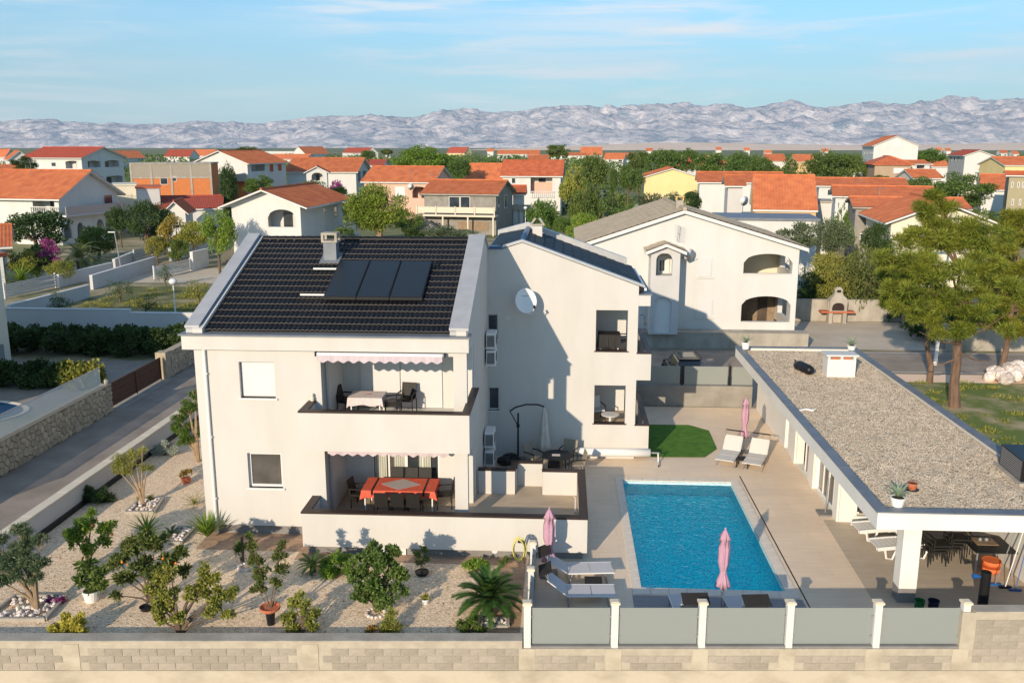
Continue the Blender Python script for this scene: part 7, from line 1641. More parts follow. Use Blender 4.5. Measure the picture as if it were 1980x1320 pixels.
bed('triangular pebble bed next to the spiky corner shrub', [gpt(330, 1052), gpt(350, 1052), gpt(378, 1022), gpt(345, 1022)], 45, 3)
bed('small square bed behind the dense low shrub at the fence', [gpt(935, 1214), gpt(982, 1214), gpt(982, 1200), gpt(940, 1200)], 26, 4)
for k, (px, py, lb) in enumerate(((727, 1186, 'ring of white stones around the largest citrus trunk'), (478, 1097, 'pinkish stone ring around the staked sapling'))):
    c = gp(px, py); t = T('stone_ring', lb, 'stone ring', tuple(c)); s_ = None; m1 = MB(); m1.ball((0, 0, 0), .055, 6, 4, (1, 1, .7))
    for i in range(14):
        a = i * math.tau / 14; M = rmat(.24 * math.cos(a), .24 * math.sin(a), .03, a)
        if s_ is None: s_ = m1.build('stone', 'bed_pebble', t, world=False); s_.matrix_basis = M
        else: inst(s_, t, M)
m1 = MB(); c = gp(284, 1178); m1.lathe(c.x, c.y, [(.14, .0), (.18, .1), (.19, .1), (.15, .05)], 14); tag(m1.build('plant_bowl', 'black_metal'), 'empty black bowl on the shaded gravel under the persimmon tree', 'bowl')

g = np.random.default_rng(77); n = 900
P = np.stack([g.uniform(-16, -1, n), g.uniform(19.9, 25.5, n), np.full(n, .012)], 1); P = P[(P[:, 1] > 19.95 + .056 * P[:, 0] + .2)]
n = len(P); a = g.uniform(0, 6.28, n); r = g.uniform(.02, .045, n)[:, None]; d = np.stack([np.cos(a), np.sin(a), np.full(n, .15)], 1); e_ = np.stack([-np.sin(a), np.cos(a), np.full(n, .1)], 1)
V = np.stack([P - d * r, P + e_ * r * .6, P + d * r, P - e_ * r * .6], 1).reshape(-1, 3)
me = mesh_np('fallen_leaves', V, np.arange(4 * n).reshape(-1, 4), 'leaf_autumn'); o = bpy.data.objects.new('fallen_leaves', me); col.objects.link(o); tag(o, 'dry fallen leaves scattered over the garden gravel', 'leaves', kind='stuff')

# ================================================================== FURNITURE
def chair(name, label, loc, rz, m='wicker', arms=True, group=None, sx=.52, cat='chair'):
    t = T(name, label, cat, loc, rz, group); h = sx / 2     # local +y is the back
    m1 = MB(); m1.box(-h + .02, h - .02, -.25, .22, .42, .46); m1.build('seat', m, t, world=False)
    m1 = MB(); m1.ext([(-h + .02, .22, .44), (h - .02, .22, .44), (h - .02, .33, .92), (-h + .02, .33, .92)], (0, .03, 0)); m1.build('backrest', m, t, world=False)
    for x in (-h, h):
        for y in (-.24, .22): m1 = MB(); m1.tube([(x, y, 0), (x, y, .44 if y > 0 or not arms else .64)], .018, 5); m1.build('leg', 'black_metal' if m != 'wicker' else m, t, world=False)
        if arms: m1 = MB(); m1.tube([(x, -.26, .63), (x, 0, .66), (x, .27, .65)], .024, 5); m1.build('armrest', m if m == 'wicker' else 'black_metal', t, world=False)
    return t
def table(label, loc, rz, L, W, h=.74, top='wicker', leg='white_metal', round_=False, cat='table', r=.02):
    t = T('table', label, cat, loc, rz); m1 = MB()
    if round_: m1.lathe(0, 0, [(L / 2, h - .03), (L / 2, h)], 28)
    else: m1.box(-L / 2, L / 2, -W / 2, W / 2, h - .04, h)
    m1.build('table_top', top, t, world=False)
    for sx in (-1, 1):
        for sy in (-1, 1):
            m1 = MB(); k = .6 if round_ else 1; x, y = sx * (L / 2 - .07) * k, sy * ((L if round_ else W) / 2 - .07) * k; m1.box(x - r, x + r, y - r, y + r, 0, h - .041); m1.build('leg', leg, t, world=False)
    return t
def cloth(label, loc, rz, L, W, h, drop, m, seed=1):
    """tablecloth hanging over a table edge with soft folds"""
    mb = MB(); g = random.Random(seed); n = 28; ring = []
    def per(f, dx, dy):
        s = f * 4; k = int(s) % 4; u = s - int(s); a = [(-1, -1), (1, -1), (1, 1), (-1, 1), (-1, -1)]; p, q = a[k], a[k + 1]; return ((p[0] + (q[0] - p[0]) * u) * dx, (p[1] + (q[1] - p[1]) * u) * dy)
    N = 64
    for i in range(N): x, y = per(i / N, L / 2 + .01, W / 2 + .01); mb.v.append((x, y, h + .006))
    for i in range(N):
        f = i / N; x, y = per(f, L / 2 + .03, W / 2 + .03); cr_ = max(0, 1 - abs(((f * 4 + .5) % 1) - .5) * 8) if False else (1 if (f * 4) % 1 < .06 or (f * 4) % 1 > .94 else 0)
        w_ = .02 * math.sin(i * 1.3) + .015 * math.sin(i * 2.9); mb.v.append((x * (1 + w_ + .03 * cr_), y * (1 + w_ + .03 * cr_), h - drop * (1 + .35 * cr_ + .1 * math.sin(i * .7))))
    mb.f = [tuple(range(N))] + [(i, N + i, N + (i + 1) % N, (i + 1) % N) for i in range(N)]
    M = Matrix.Translation(loc) @ Matrix.Rotation(rz, 4, 'Z'); mb.v = [tuple(M @ Vector(v)) for v in mb.v]
    o = mb.build('tablecloth', m); tag(o, label, 'tablecloth'); return o
F2, F1 = FL2, FL1
table('small table under the pale cloth on the upper balcony', (-6.15, 27.35, F2), 0, 1.05, .78)
c_ = cloth('pale pinkish tablecloth on the upper balcony table', (-6.15, 27.35, F2), 0, 1.07, .80, .745, .24, 'cloth_pale')
m1 = MB(); m1.ext([(-.12, -.04, .757 + F2), (.12, .05, .757 + F2), (.05, .08, .757 + F2)], (0, 0, .004)); m1.v = [(v[0] - 6.1, v[1] + 27.35, v[2]) for v in m1.v]; tag(m1.build('table_ornament', 'red_petal'), 'small red ornament on the pale balcony tablecloth', 'ornament')
chair('wicker_chair', 'black wicker armchair left of the cloth-covered balcony table', (-6.88, 27.65, F2), R(75))
chair('wicker_chair', 'black wicker armchair right of the balcony table, seen from its side', (-5.35, 27.4, F2), R(-80), group=None)
chair('wicker_chair', 'black wicker chair with tall back standing against the white shutter', (-5.0, 27.95, F2), R(-8), arms=True)
# long table under the red cloth
table('long dining table under the red cloth on the terrace', (-5.12, 27.2, F1), 0, 2.3, 1.1)
cloth('red tablecloth covering the long terrace table', (-5.12, 27.2, F1), 0, 2.33, 1.13, .745, .22, 'cloth_red', 3)
m1 = MB(); m1.add([(-5.12 + a, 27.2 + b, c) for c in (1.256, 1.262) for a, b in ((-.65, 0), (0, -.48), (.65, 0), (0, .48))], [(3, 2, 1, 0), (4, 5, 6, 7), (0, 1, 5, 4), (1, 2, 6, 5), (2, 3, 7, 6), (3, 0, 4, 7)]); tag(m1.build('table_runner', 'cloth_grey'), 'pale grey diamond-shaped centre cloth on the red tablecloth', 'centre cloth')
for x in (-5.95, -4.3): m1 = MB(); m1.box(x - .03, x + .03, 26.63, 27.76, 1.254, 1.258); m1.box(x - .03, x + .03, 26.60, 26.63, 1.1, 1.258); tag(m1.build('table_strap', 'black_metal'), 'black strap across the %s end of the red tablecloth' % ('left' if x < -5 else 'right'), 'strap')
for i, (x, lb) in enumerate(((-5.45, 'left'), (-4.95, 'middle'), (-4.45, 'right'))): chair('dining_chair', 'grey-backed chair at the near side of the red table, %s one of three' % lb, (x - .1, 26.35, F1), R(180), 'mesh_beige' if False else 'wicker', False, 'chairs around the red table', .46)
for i, (x, lb) in enumerate(((-5.35, 'left'), (-4.85, 'middle'), (-4.4, 'right'))): chair('dining_chair', 'dark chair at the far side of the red table, %s one of three' % lb, (x - .1, 28.0, F1), R(0), 'wicker', False, 'chairs around the red table', .46)
chair('dining_chair', 'black chair at the left head of the red table', (-6.45, 27.15, F1), R(80), 'wicker', True, 'chairs around the red table')
chair('dining_chair', 'black chair at the right head of the red table, throwing its shadow on the wall', (-3.72, 27.25, F1), R(-80), 'wicker', True, 'chairs around the red table')
t = T('plant_bowl', 'small cactus beside a pale bowl in the left corner of the terrace loggia', 'plant pot', (-6.75, 27.9, F1)); m1 = MB(); m1.lathe(.2, 0, [(.12, 0), (.2, .1), (.2, .13), (.17, .11)], 14); m1.build('bowl', 'white_pot', t, world=False)
for k in range(3): m1 = MB(); m1.ball((-.12 + .07 * k, 0, .16 + .04 * (k % 2)), .055, 8, 6, (1, 1, 2.6)); m1.build('cactus_stem', 'leaf_mid', t, world=False)
# wing loggias
table('dark cloth table inside the upper wing loggia', (1.85, 34.35, 4.1), 0, .8, .7, top='black_metal'); cloth('dark patterned tablecloth in the upper wing loggia', (1.85, 34.35, 4.1), 0, .82, .72, .745, .5, 'wicker', 5)
chair('wicker_chair', 'black armchair inside the upper wing loggia', (2.35, 34.4, 4.1), R(-90))
t = T('table', 'round white plastic table inside the lower wing loggia', 'table', (1.95, 34.15, 1.22)); m1 = MB(); m1.lathe(0, 0, [(.34, .38), (.36, .40), (.36, .42)], 24); m1.build('table_top', 'white_plastic', t, world=False); m1 = MB(); m1.tube([(0, 0, .05), (0, 0, .38)], .05, 8); m1.lathe(0, 0, [(.25, 0), (.2, .05)], 12); m1.build('leg', 'white_plastic', t, world=False)
chair('plastic_chair', 'white plastic chair inside the lower wing loggia', (1.45, 34.7, 1.22), R(20), 'white_plastic', True)
t = T('lantern', 'black wrought iron wall lamp under the eave box of the wing', 'lamp', (3.0, 33.55, 5.6)); m1 = MB(); m1.tube([(-.1, 0, .1), (.05, -.1, .15), (.12, -.15, .05), (.08, -.15, -.05)], .012, 5); m1.build('bracket', 'black_metal', t, world=False); m1 = MB(); m1.ball((.1, -.15, -.15), .07, 8, 6, (1, 1, 1.5)); m1.build('shade', 'glass_dark', t, world=False)
# parasols
def parasol(name, label, base, z, m, h=2.25, lean=0, foot=True, rz=0, wid=.145):
    t = T(name, label, 'parasol', (base[0], base[1], z), rz); m1 = MB(); m1.tube([(0, 0, .02), (0, 0, h - .1)], .022, 6); m1.build('pole', 'grey_metal', t, world=False)
    if foot: m1 = MB(); m1.box(-.25, .25, -.25, .25, .0, .06); m1.build('base', 'plinth_grey', t, world=False)
    n = 32; prof = [(.0, h + .02), (.05, h - .02), (wid * .95, h - .24), (wid * .62, h - .27), (wid * .85, h - .5), (wid * .8, h - .9), (wid * .5, h - 1.12), (wid * .46, h - 1.16), (wid * .95, h - 1.4), (wid * 1.15, h - 1.55), (wid * .5, h - 1.57)]
    m1 = MB(); k = 0
    for i, (r, zz) in enumerate(prof):
        for j in range(n):
            a = math.tau * j / n; pl = 1 + (.22 if i > 1 else 0) * math.cos(8 * a + i * .35) + .05 * math.sin(3 * a + i); dz = (-.06 if i in (9, 2) else 0) * math.cos(4 * a)
            m1.v.append((r * pl * math.cos(a), r * pl * math.sin(a), zz + dz))
    for i in range(len(prof) - 1):
        for j in range(n): j2 = (j + 1) % n; m1.f.append((i * n + j, (i + 1) * n + j, (i + 1) * n + j2, i * n + j2))
    m1.build('canopy', m, t, world=False, smooth=True)
    m1 = MB(); m1.tube([(0, 0, h - 1.15), (0, 0, h - 1.11)], wid * .62, 12); m1.build('tie_band', m, t, world=False)
    m1 = MB(); m1.ball((0, 0, h + .04), .03, 8, 5); m1.build('finial', m, t, world=False); return t
parasol('parasol', 'closed pink parasol between pool and glass fence', gpt(1394, 1188), .016, 'umbrella_pink', 2.35)
parasol('parasol', 'closed pink parasol at the near left corner of the pool deck by the terrace', gpt(1061, 1111), .012, 'umbrella_pink', 1.98, wid=.165)
parasol('parasol', 'closed pink parasol between the two sun loungers by the back lawn', gpt(1437, 876), .012, 'umbrella_pink', 2.25)
# cantilever parasol
cpz = T('cantilever_parasol', 'cantilever parasol with black curved arm and closed cream canopy by the wing wall', 'parasol', (-1.62, 33.0, .012))
m1 = MB(); m1.tube([(0, 0, 0), (0, 0, 1.95)], .035, 8); m1.build('post', 'black_metal', cpz, world=False)
m1 = MB(); m1.tube([(-.32, 0, 2.02), (-.1, 0, 2.18), (.3, 0, 2.3), (.75, 0, 2.3), (1.0, 0, 2.22)], .03, 6); m1.tube([(-.30, 0, 2.0), (0, 0, 1.45)], .02, 5); m1.build('arm', 'black_metal', cpz, world=False)
m1 = MB(); m1.box(-.06, .06, -.06, .06, 1.4, 1.5); m1.build('crank', 'black_metal', cpz, world=False)
m1 = MB(); m1.box(-.45, .45, -.45, .45, 0, .07); m1.build('base', 'plinth_grey', cpz, world=False)
m1 = MB(); n = 24; prof = [(.02, 2.2), (.07, 2.05), (.11, 1.7), (.15, 1.2), (.2, .75), (.24, .42), (.1, .4)]
for i, (r, zz) in enumerate(prof):
    for j in range(n): a = math.tau * j / n; q = r * (1 + .2 * math.cos(6 * a)); m1.v.append((1.0 + q * math.cos(a), q * math.sin(a), zz))
for i in range(len(prof) - 1):
    for j in range(n): j2 = (j + 1) % n; m1.f.append((i * n + j, (i + 1) * n + j, (i + 1) * n + j2, i * n + j2))
m1.build('canopy', 'umbrella_cream', cpz, world=False, smooth=True)
table('round dark garden table at the foot of the wing wall', (-.1, 31.9, .012), 0, 1.15, 1.15, .7, 'black_metal', 'black_metal', True)
chair('garden_chair', 'beige mesh chair left of the round dark table', (-1.0, 32.3, .012), R(50), 'mesh_beige', True, 'mesh chairs around the round table')
chair('garden_chair', 'beige mesh chair behind the round dark table, tallest in view', (.3, 32.75, .012), R(-20), 'mesh_beige', True, 'mesh chairs around the round table', .6)
chair('garden_chair', 'beige mesh chair right of the round dark table', (.62, 31.7, .012), R(-80), 'mesh_beige', True, 'mesh chairs around the round table')
chair('garden_chair', 'dark chair on the near side of the round table', (-.15, 31.05, .012), R(185), 'wicker', True, 'mesh chairs around the round table')
m1 = MB(); m1.box(-.3, .0, 31.75, 31.95, .714, .72); tag(m1.build('napkin', 'cloth_pale'), 'pale sheet lying on the round dark table', 'paper')
# clutter in the shaded corner
t = T('garden_sacks', 'dark heap of covered garden things in the shaded wing corner', 'heap', (-2.0, 32.6, .012))
for k, (x, y, r) in enumerate(((-.1, 0, .28), (.3, .1, .24), (.1, .3, .3))): m1 = MB(); m1.ball((x, y, r * .6), r, 9, 6, (1.2, 1, .65)); m1.v = [(v[0] + rnd(-.02, .02), v[1] + rnd(-.02, .02), max(0, v[2])) for v in m1.v]; m1.build('sack', 'black_metal', t, world=False)
t = T('flower_pot', 'terracotta pot with green plant in the shaded wing corner', 'potted plant', (-2.45, 30.6, .012)); potm(t, .17, .28, 'terracotta'); inst(leaf_cloud('leaves', [(0, 0, .4, .15, .15, .14)], 260, .1, .05, 'leaf_dark', 61), t, Matrix.Identity(4), 'leaves')
# air conditioners on the side wall of the main block
for k, (y, z, lb) in enumerate(((31.9, 4.72, 'upper of the two air conditioners on the upper storey side wall'), (31.9, 4.08, 'lower of the two air conditioners on the upper storey side wall'), (31.0, 1.25, 'air conditioner on the ground-floor side wall'), (31.0, .55, 'air conditioner standing low by the flower pot'))):
    t = T('air_conditioner', lb, 'air conditioner', (HR, y, z)); m1 = MB(); m1.box(.06, .40, 0, .85, 0, .55); m1.build('casing', 'white_metal', t, world=False, bevel=.015)
    m1 = MB()
    for i in range(9): m1.box(.10 + i * .031, .118 + i * .031, -.012, -.002, .06, .48)
    m1.build('side_grille', 'grille', t, world=False)
    m1 = MB(); m1.lathe(0, 0, [(.2, 0), (.2, .01)], 16); m1.v = [(.402 + v[2], .38 + v[0], .27 + v[1]) for v in m1.v]; m1.build('fan_grille', 'grille', t, world=False)
    for yy in (.1, .7): m1 = MB(); m1.box(0, .42, yy, yy + .04, -.05, -.005); m1.build('bracket', 'white_metal', t, world=False)
# big satellite dish
sdh = T('satellite_dish', 'large white satellite dish on the sunlit gable wall of the wing', 'satellite dish', (-1.36, 32.95, 6.3))
m1 = MB(); n = 28; prof = [(.0, 0), (.15, .012), (.3, .05), (.43, .10), (.45, .115), (.45, .125), (.42, .115), (.3, .07), (0, .02)]
m1.v = []; m1.lathe(0, 0, prof, n); MR = Matrix.Rotation(R(18), 4, 'Z') @ Matrix.Rotation(R(72), 4, 'X') @ Matrix.Diagonal((.92, 1.05, 1, 1)); m1.v = [tuple(MR @ Vector(v)) for v in m1.v]; m1.build('reflector', 'white_metal', sdh, world=False, smooth=True)
m1 = MB(); m1.tube([tuple(MR @ Vector((0, -.44, .1))), (.28, -.38, -.42), (.36, -.52, -.12)], .018, 6); m1.tube([(0, .1, -.05), (0, .62, -.15)], .03, 6); m1.build('feed_arm', 'white_metal', sdh, world=False)
m1 = MB(); m1.tube([(.36, -.56, -.14), (.36, -.44, -.1)], .045, 8); m1.build('feed_horn', 'black_metal', sdh, world=False)
m1 = MB(); MQ = MR; m1.box(-.16, .16, .17, .195, .112, .116); m1.v = [tuple(MQ @ Vector((v[0], v[1], v[2] - .055))) for v in m1.v]; m1.build('dark_marking', 'grey_metal', sdh, world=False)
m1 = MB(); m1.lathe(0, 0, [(.11, 0), (.11, .04)], 14); m1.v = [(-2.05 + v[0], 33.595 - v[2], 5.55 + v[1]) for v in m1.v]; tag(m1.build('wall_vent', 'stucco_white'), 'round white vent cover on the wing wall beside the upper window', 'vent')
m1 = MB(); m1.lathe(0, 0, [(.09, 0), (.09, .03)], 12); m1.v = [(-1.9 + v[0], 24.93 - v[2] - .24, .2 + v[1] * .8) for v in m1.v]; m1.v = [(v[0], v[1] + .02, v[2]) for v in m1.v]; tag(m1.build('wall_vent', 'white_plastic'), 'round white cap on the grey terrace plinth', 'vent')
# pool cover roller
rl = T('pool_cover_roller', 'long white rolled pool cover on a wheeled stand along the wing wall', 'cover roller', (1.95, 33.1, .012))
m1 = MB(); m1.tube([(-1.5, 0, .42), (-1.1, 0, .42), (.4, 0, .42), (1.5, 0, .42)], [.14, .17, .17, .16], 14); m1.v = [(v[0], v[1] + .01 * math.sin(v[0] * 20), v[2] + .012 * math.sin(v[0] * 13)) for v in m1.v]; m1.build('rolled_cover', 'white_plastic', rl, world=False, smooth=True)
m1 = MB(); m1.tube([(-1.7, 0, .42), (1.85, 0, .42)], .03, 6); m1.build('axle', 'grey_metal', rl, world=False)
for x in (-1.65, 1.8):
    m1 = MB(); m1.tube([(x, 0, .42), (x + .02, -.05, .08)], .025, 5); m1.tube([(x, -.4, .08), (x, .3, .08)], .025, 5); m1.build('stand', 'white_metal', rl, world=False)
    for y in (-.4, .3): m1 = MB(); m1.tube([(x - .02, y, .05), (x + .02, y, .05)], .05, 10); m1.build('castor', 'rubber', rl, world=False)
m1 = MB(); m1.box(-2.5, 3.3, 33.42, 33.58, .012, .1)
# loungers
def lounger(label, x, y, rz, back=.75, shade=True, seat='lounger_white', sh='dark_fabric', group='sun loungers round the pool'):
    t = T('sun_lounger', label, 'sun lounger', (x, y, .012), rz, group)   # local +y towards the head
    for a, b in ((-.95, -.33), (-.31, .30)): m1 = MB(); m1.box(-.31, .31, a, b, .31, .335); m1.build('seat', seat, t, world=False)
    c, s = math.cos(back), math.sin(back); m1 = MB(); m1.ext([(-.31, .33, .31), (.31, .33, .31), (.31, .33 + .68 * c, .31 + .68 * s), (-.31, .33 + .68 * c, .31 + .68 * s)], (0, -.025 * s, .025 * c)); m1.build('backrest', seat, t, world=False)
    for x_ in (-.33, .33):
        m1 = MB(); m1.tube([(x_, -.97, .32), (x_, .33, .32), (x_, .33 + .7 * c, .32 + .7 * s)], .018, 5); m1.build('side_rail', 'white_metal', t, world=False)
        for ya, yb in ((-.7, -.78), (.2, .3)): m1 = MB(); m1.tube([(x_, ya, .31), (x_ * 1.05, yb, 0)], .016, 5); m1.build('leg', 'grey_metal', t, world=False)
    for ya in (-.78, .3): m1 = MB(); m1.tube([(-.34, ya, .02), (.34, ya, .02)], .014, 5); m1.build('foot_bar', 'grey_metal', t, world=False)
    if shade:
        hy, hz = .33 + .70 * c, .31 + .70 * s; m1 = MB(); m1.ext([(-.33, hy - .12, hz + .24), (.33, hy - .12, hz + .24), (.33, hy + .22, hz + .10), (-.33, hy + .22, hz + .10)], (0, 0, .02)); m1.build('sunshade', sh, t, world=False)
        for x_ in (-.34, .34): m1 = MB(); m1.tube([(x_, .33 + .6 * c, .32 + .6 * s), (x_, hy + .05, hz + .17)], .012, 4); m1.build('shade_arm', 'grey_metal', t, world=False)
    return t
lounger('cream sun lounger left of the parasol by the artificial lawn', 6.55, 33.55, R(-22)); lounger('cream sun lounger right of the parasol, nearest to the pavilion', 7.5, 33.2, R(-22))
def side_table(label, x, y, s=.45, h=.32, rz=0):
    t = T('side_table', label, 'side table', (x, y, .012), rz); m1 = MB(); m1.box(-s / 2, s / 2, -s / 2, s / 2, h - .03, h); m1.build('table_top', 'dark_fabric', t, world=False)
    for a in (-1, 1):
        for b in (-1, 1): m1 = MB(); m1.box(a * s * .42 - .02, a * s * .42 + .02, b * s * .42 - .02, b * s * .42 + .02, 0, h - .031); m1.build('leg', 'dark_fabric', t, world=False)
side_table('low black side table between the two cream loungers by the lawn', 6.95, 32.95, .48, .32, R(-20))
lounger('greyish sun lounger nearest the pink parasol beside the terrace wall', .55, 23.45, R(96), .6, True, 'lounger_bed'); lounger('greyish sun lounger closest to the glass fence on the left of the pool', .55, 22.15, R(93), .7, True, 'lounger_bed')
side_table('black side table between the two grey loungers left of the pool', .95, 22.75, .48)
lounger('pale lounger behind the glass fence left of the central pink parasol', 3.3, 21.12, R(184), 1.05, True, 'lounger_bed'); lounger('pale lounger behind the glass fence right of the central pink parasol', 4.75, 21.12, R(186), 1.05, True, 'lounger_bed')
# under the pavilion
def plastic_lounger(label, x, y, rz, z=.02):
    t = T('plastic_lounger', label, 'lounger', (x, y, z), rz); m1 = MB(); n = 14; L = 1.9
    pz = lambda v: .36 + .05 * math.sin(v * 3.0) + (.55 * (v - .66) * 1.6 if v > .66 else 0)
    for i in range(n):
        m2 = MB(); a, b = i / n, (i + .82) / n; m2.ext([(-.3, -L / 2 + L * a, pz(a)), (.3, -L / 2 + L * a, pz(a)), (.3, -L / 2 + L * b, pz(b)), (-.3, -L / 2 + L * b, pz(b))], (0, 0, .025)); m2.build('slat', 'white_plastic', t, world=False)
    for s in (-1, 1):
        for i in range(n): a, b = i / n, (i + 1) / n; m1.ext([(s * .3, -L / 2 + L * a, pz(a) - .06), (s * .3, -L / 2 + L * b, pz(b) - .06), (s * .3, -L / 2 + L * b, pz(b) + .05), (s * .3, -L / 2 + L * a, pz(a) + .05)], (s * .05, 0, 0))
    m1.build('side_frame', 'white_plastic', t, world=False)
    for y_ in (-.6, .35):
        for s in (-1, 1): m2 = MB(); m2.tube([(s * .28, y_ - .12, .38), (s * .3, y_ - .06, .05), (s * .3, y_ + .12, .02), (s * .28, y_ + .25, .36)], .035, 5); m2.build('leg', 'white_plastic', t, world=False)
plastic_lounger('white plastic lounger under the pavilion corner, farther one', 10.1, 26.7, R(-84)); plastic_lounger('white plastic lounger under the pavilion corner, nearer one', 10.25, 25.5, R(-84))
def stack(x, y, rz, n, who):
    for k in range(n): chair('stacking_chair', '%s black stacking chair in the %s stack under the pavilion' % (('lowest', 'second lowest', 'third', 'fourth', 'topmost')[k if k < n - 1 else 4], who), (x + .035 * k, y - .075 * k, .02 + .13 * k), rz, 'wicker', True, 'black stacking chairs under the pavilion', .54)
stack(11.45, 25.25, R(0), 4, 'front'); stack(11.05, 26.15, R(0), 4, 'rear'); stack(10.9, 25.0, R(8), 3, 'left')
table('black-topped table with grey legs at the pavilion side wall', (12.3, 24.75, .02), 0, 1.15, 1.1, .75, 'black_metal', 'grey_metal')
t = T('basket', 'wire basket with dark things and a board on the black-topped table', 'basket', (12.25, 24.9, .772)); m1 = MB(); m1.box(-.3, .3, -.25, .25, 0, .02); m1.build('board', 'wood_slat', t, world=False)
for k in range(4): m1 = MB(); m1.ball((-.12 + .09 * k, .05 * (k % 2), .07), .06, 8, 5); m1.build('jar', 'glass_dark' if k % 2 else 'grey_metal', t, world=False)
for k in range(2): m1 = MB(); m1.lathe(12.35, 24.55, [(.22, .03 + .2 * k), (.27, .1 + .2 * k), (.26, .18 + .2 * k), (.2, .17 + .2 * k)], 20); o = m1.build('orange_tub', 'orange_plastic'); tag(o, '%s orange plastic tub under the black-topped table' % ('upper' if k else 'lower'), 'tub')
def bucket(label, x, y, m, r=.13, h=.33):
    t = T('bucket', label, 'bucket', (x, y, .018)); m1 = MB(); n = 18; pr = [(r * .8, 0), (r, h), (r + .012, h), (r + .012, h - .02), (r, h - .03)]
    m1.lathe(0, 0, [(0.01, .01), (r * .8, 0), (r, h), (r + .012, h + .005), (r - .01, h), (r * .78, .03)], n); m1.build('tub', m, t, world=False); m1 = MB(); m1.tube([(r * math.cos(a) * 1.03, -.02 - .05 * math.sin(a), h - .02 - .12 * math.sin(a)) for a in [i * math.pi / 8 for i in range(9)]], .006, 4); m1.build('handle', 'grey_metal', t, world=False)
bucket('green plastic bucket at the foot of the pavilion pillar', 9.42, 22.1, 'green_plastic'); bucket('dark navy bucket right of the green one', 9.78, 22.1, 'navy_plastic', .14, .33)
t = T('solar_shower', 'dark cylindrical shower column with blue head behind the street wall', 'shower', (11.05, 22.15, .02)); m1 = MB(); m1.tube([(0, 0, 0), (0, 0, 1.15)], .125, 14); m1.v = [(v[0], v[1], v[2]) for v in m1.v]; m1.build('column', 'black_metal', t, world=False, smooth=False); m1 = MB(); m1.tube([(-.13, 0, 1.0), (-.2, 0, 1.02), (-.34, -.02, 1.03)], [.03, .05, .07], 8); m1.build('shower_head', 'blue_plastic', t, world=False)
for k, (a, b, c, lb) in enumerate(((12.1, 23.7, 12.75, 'leftmost'), (12.3, 23.55, 12.85, 'middle'), (12.5, 23.4, 12.93, 'rightmost'))):
    t = T('cleaning_pole', '%s of the pool cleaning poles leaning on the pavilion wall' % lb, 'pole', (a, b, .02)); m1 = MB(); m1.tube([(0, 0, .05), (c - a, .35, 1.95)], .014, 6); m1.build('rod', ('grey_metal', 'white_metal', 'blue_plastic')[k], t, world=False); m1 = MB(); m1.box(-.16, .16, -.03, .05, 0, .05); m1.build('head', ('blue_plastic', 'navy_plastic', 'blue_plastic')[k], t, world=False)
parasol('parasol_stand', 'empty parasol pole on a grey base plate by the pavilion doors', (8.75, 28.55), .012, 'grey_metal', .0) if False else None
t = T('parasol_stand', 'parasol pole on grey base plate beside the pavilion doors', 'parasol stand', (8.8, 28.5, .012)); m1 = MB(); m1.box(-.25, .25, -.25, .25, 0, .06); m1.build('base', 'plinth_grey', t, world=False); m1 = MB(); m1.tube([(0, 0, .06), (.02, 0, 1.25)], .022, 6); m1.build('pole', 'grey_metal', t, world=False)
m1 = MB(); m1.ball((9.5, 32.6, 1.35), .16, 10, 8, (1, 1, 1.1)); tag(m1.build('red_ball', 'red_plastic', smooth=True), 'bright red round thing just inside the dark pavilion door', 'ball')
# agaves and pots on the pavilion roof
def agave(label, p, z, r=.19, h=.24, m='white_pot', n=16, sc=1, seed=1):
    t = T('potted_agave', label, 'potted plant', (p[0], p[1], z)); potm(t, r, h, m); g = random.Random(seed)
    for i in range(n): a = i * 2.39996; e = .3 + 1.0 * i / n + g.uniform(-.08, .08); inst(ab, t, Matrix.Translation((0, 0, h)) @ Matrix.Rotation(a, 4, 'Z') @ Matrix.Rotation(e, 4, 'X') @ Matrix.Scale(sc * g.uniform(.8, 1.1), 4), 'leaf')
agave('agave in a white pot on the near left corner of the pavilion roof', (8.62, 22.12), 2.94, seed=1, sc=1.15); agave('agave in a white pot on the far left corner of the pavilion roof', (8.35, 40.4), 2.94, .2, .32, seed=2, sc=1.1); agave('agave in a white pot on the far edge of the roof behind the white chimney', (13.1, 40.5), 2.94, .2, .2, seed=3, sc=1.15)
t = T('flower_pot', 'empty terracotta pot on a dark saucer on the gravel roof', 'flower pot', (9.55, 23.6, 2.81)); potm(t, .13, .2, 'terracotta'); m1 = MB(); m1.lathe(0, 0, [(.17, -.005), (.18, .025), (.16, .02)], 14); m1.build('saucer', 'dark_brown', t, world=False)
t = T('roof_debris', 'small pale bent object at the left edge of the gravel roof', 'debris', (8.62, 30.9, 2.82)); m1 = MB(); m1.tube([(-.25, 0, .03), (0, .1, .06), (.25, 0, .04)], .04, 6); m1.build('branch', 'white_plastic', t, world=False); m1 = MB(); m1.tube([(.2, 0, .04), (.35, .12, .07)], .03, 5); m1.build('twig', 'white_plastic', t, world=False)
m1 = MB(); m1.box(8.95, 10.6, 40.6, 40.68, 2.91, 2.95)
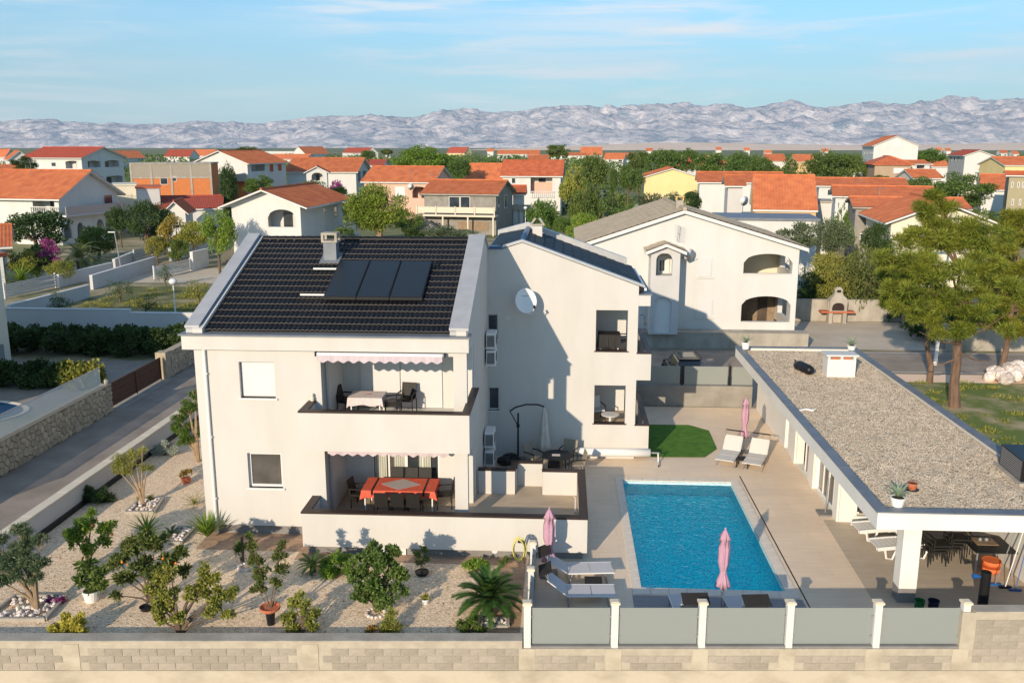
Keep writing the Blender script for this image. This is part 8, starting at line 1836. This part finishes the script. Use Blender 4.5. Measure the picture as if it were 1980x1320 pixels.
# garden hose on the fence
ho_ = T('garden_hose', 'coiled yellow garden hose hanging at the fence post', 'hose', (-1.12, 23.75, .3)); g = random.Random(4)
for k in range(6):
    m1 = MB(); r = .27 + .02 * g.uniform(-1, 1); N = 26; cx = g.uniform(-.03, .03); m1.tube([(cx + r * .62 * math.cos(math.tau * i / N), .03 * k - .08 + .02 * math.sin(i), .42 + r * 1.25 * math.sin(math.tau * i / N)) for i in range(N + 1)], .016, 5); m1.build('coil', 'hose_yellow', ho_, world=False, smooth=True)
m1 = MB(); m1.box(-.05, .15, -.02, .04, .62, .68); m1.build('hook', 'black_metal', ho_, world=False)
# terrace small things
t = T('tap', 'thin white drinking tap stand in the right terrace corner', 'tap', (.5, 27.0, F1)); m1 = MB(); m1.tube([(0, 0, 0), (0, 0, .5), (-.05, 0, .55)], .014, 5); m1.build('pipe', 'white_metal', t, world=False); m1 = MB(); m1.ball((0, 0, .03), .05, 7, 5); m1.build('foot', 'white_plastic', t, world=False)
m1 = MB(); m1.lathe(-7.47, 25.75, [(.05, 4.42), (.06, 4.52), (.03, 4.56), (.05, 4.6), (.02, 4.66)], 10); tag(m1.build('figurine', 'cream_trim'), 'small pale figurine on the left end of the balcony parapet', 'figurine')
m1 = MB(); m1.box(-16.0, -16.0, 0, 0, 0, 0)
t = T('waste_bin', 'green wheeled bin by the road wall under the pines', 'bin', tuple(gp(1760, 632))); m1 = MB(); m1.ext([(-.3, -.3, .1), (.3, -.3, .1), (.36, -.36, 1.0), (-.36, -.36, 1.0)], (0, .66, 0)); m1.build('body', 'bin_green', t, world=False); m1 = MB(); m1.box(-.39, .39, -.4, .36, 1.001, 1.08); m1.build('lid', 'bin_green', t, world=False)

# ================================================================== AIR
mb = MB(); mb.box(-14000, 14000, -400, 16500, -4, 1500); hz = bpy.data.materials.new('air'); hz.use_nodes = True; MATS['air'] = hz
n_, l_ = hz.node_tree.nodes, hz.node_tree.links; n_.remove(n_['Principled BSDF']); pvn = n_.new('ShaderNodeVolumePrincipled'); pvn.inputs['Color'].default_value = (.72, .86, 1.0, 1); pvn.inputs['Density'].default_value = HAZE; pvn.inputs['Anisotropy'].default_value = .2
l_.new(pvn.outputs[0], n_['Material Output'].inputs['Volume'])
o = mb.build('haze', 'air'); o['kind'] = 'stuff'; o['label'] = 'thin blue daylight haze over the whole scene'
scn.cycles.volume_bounces = 0
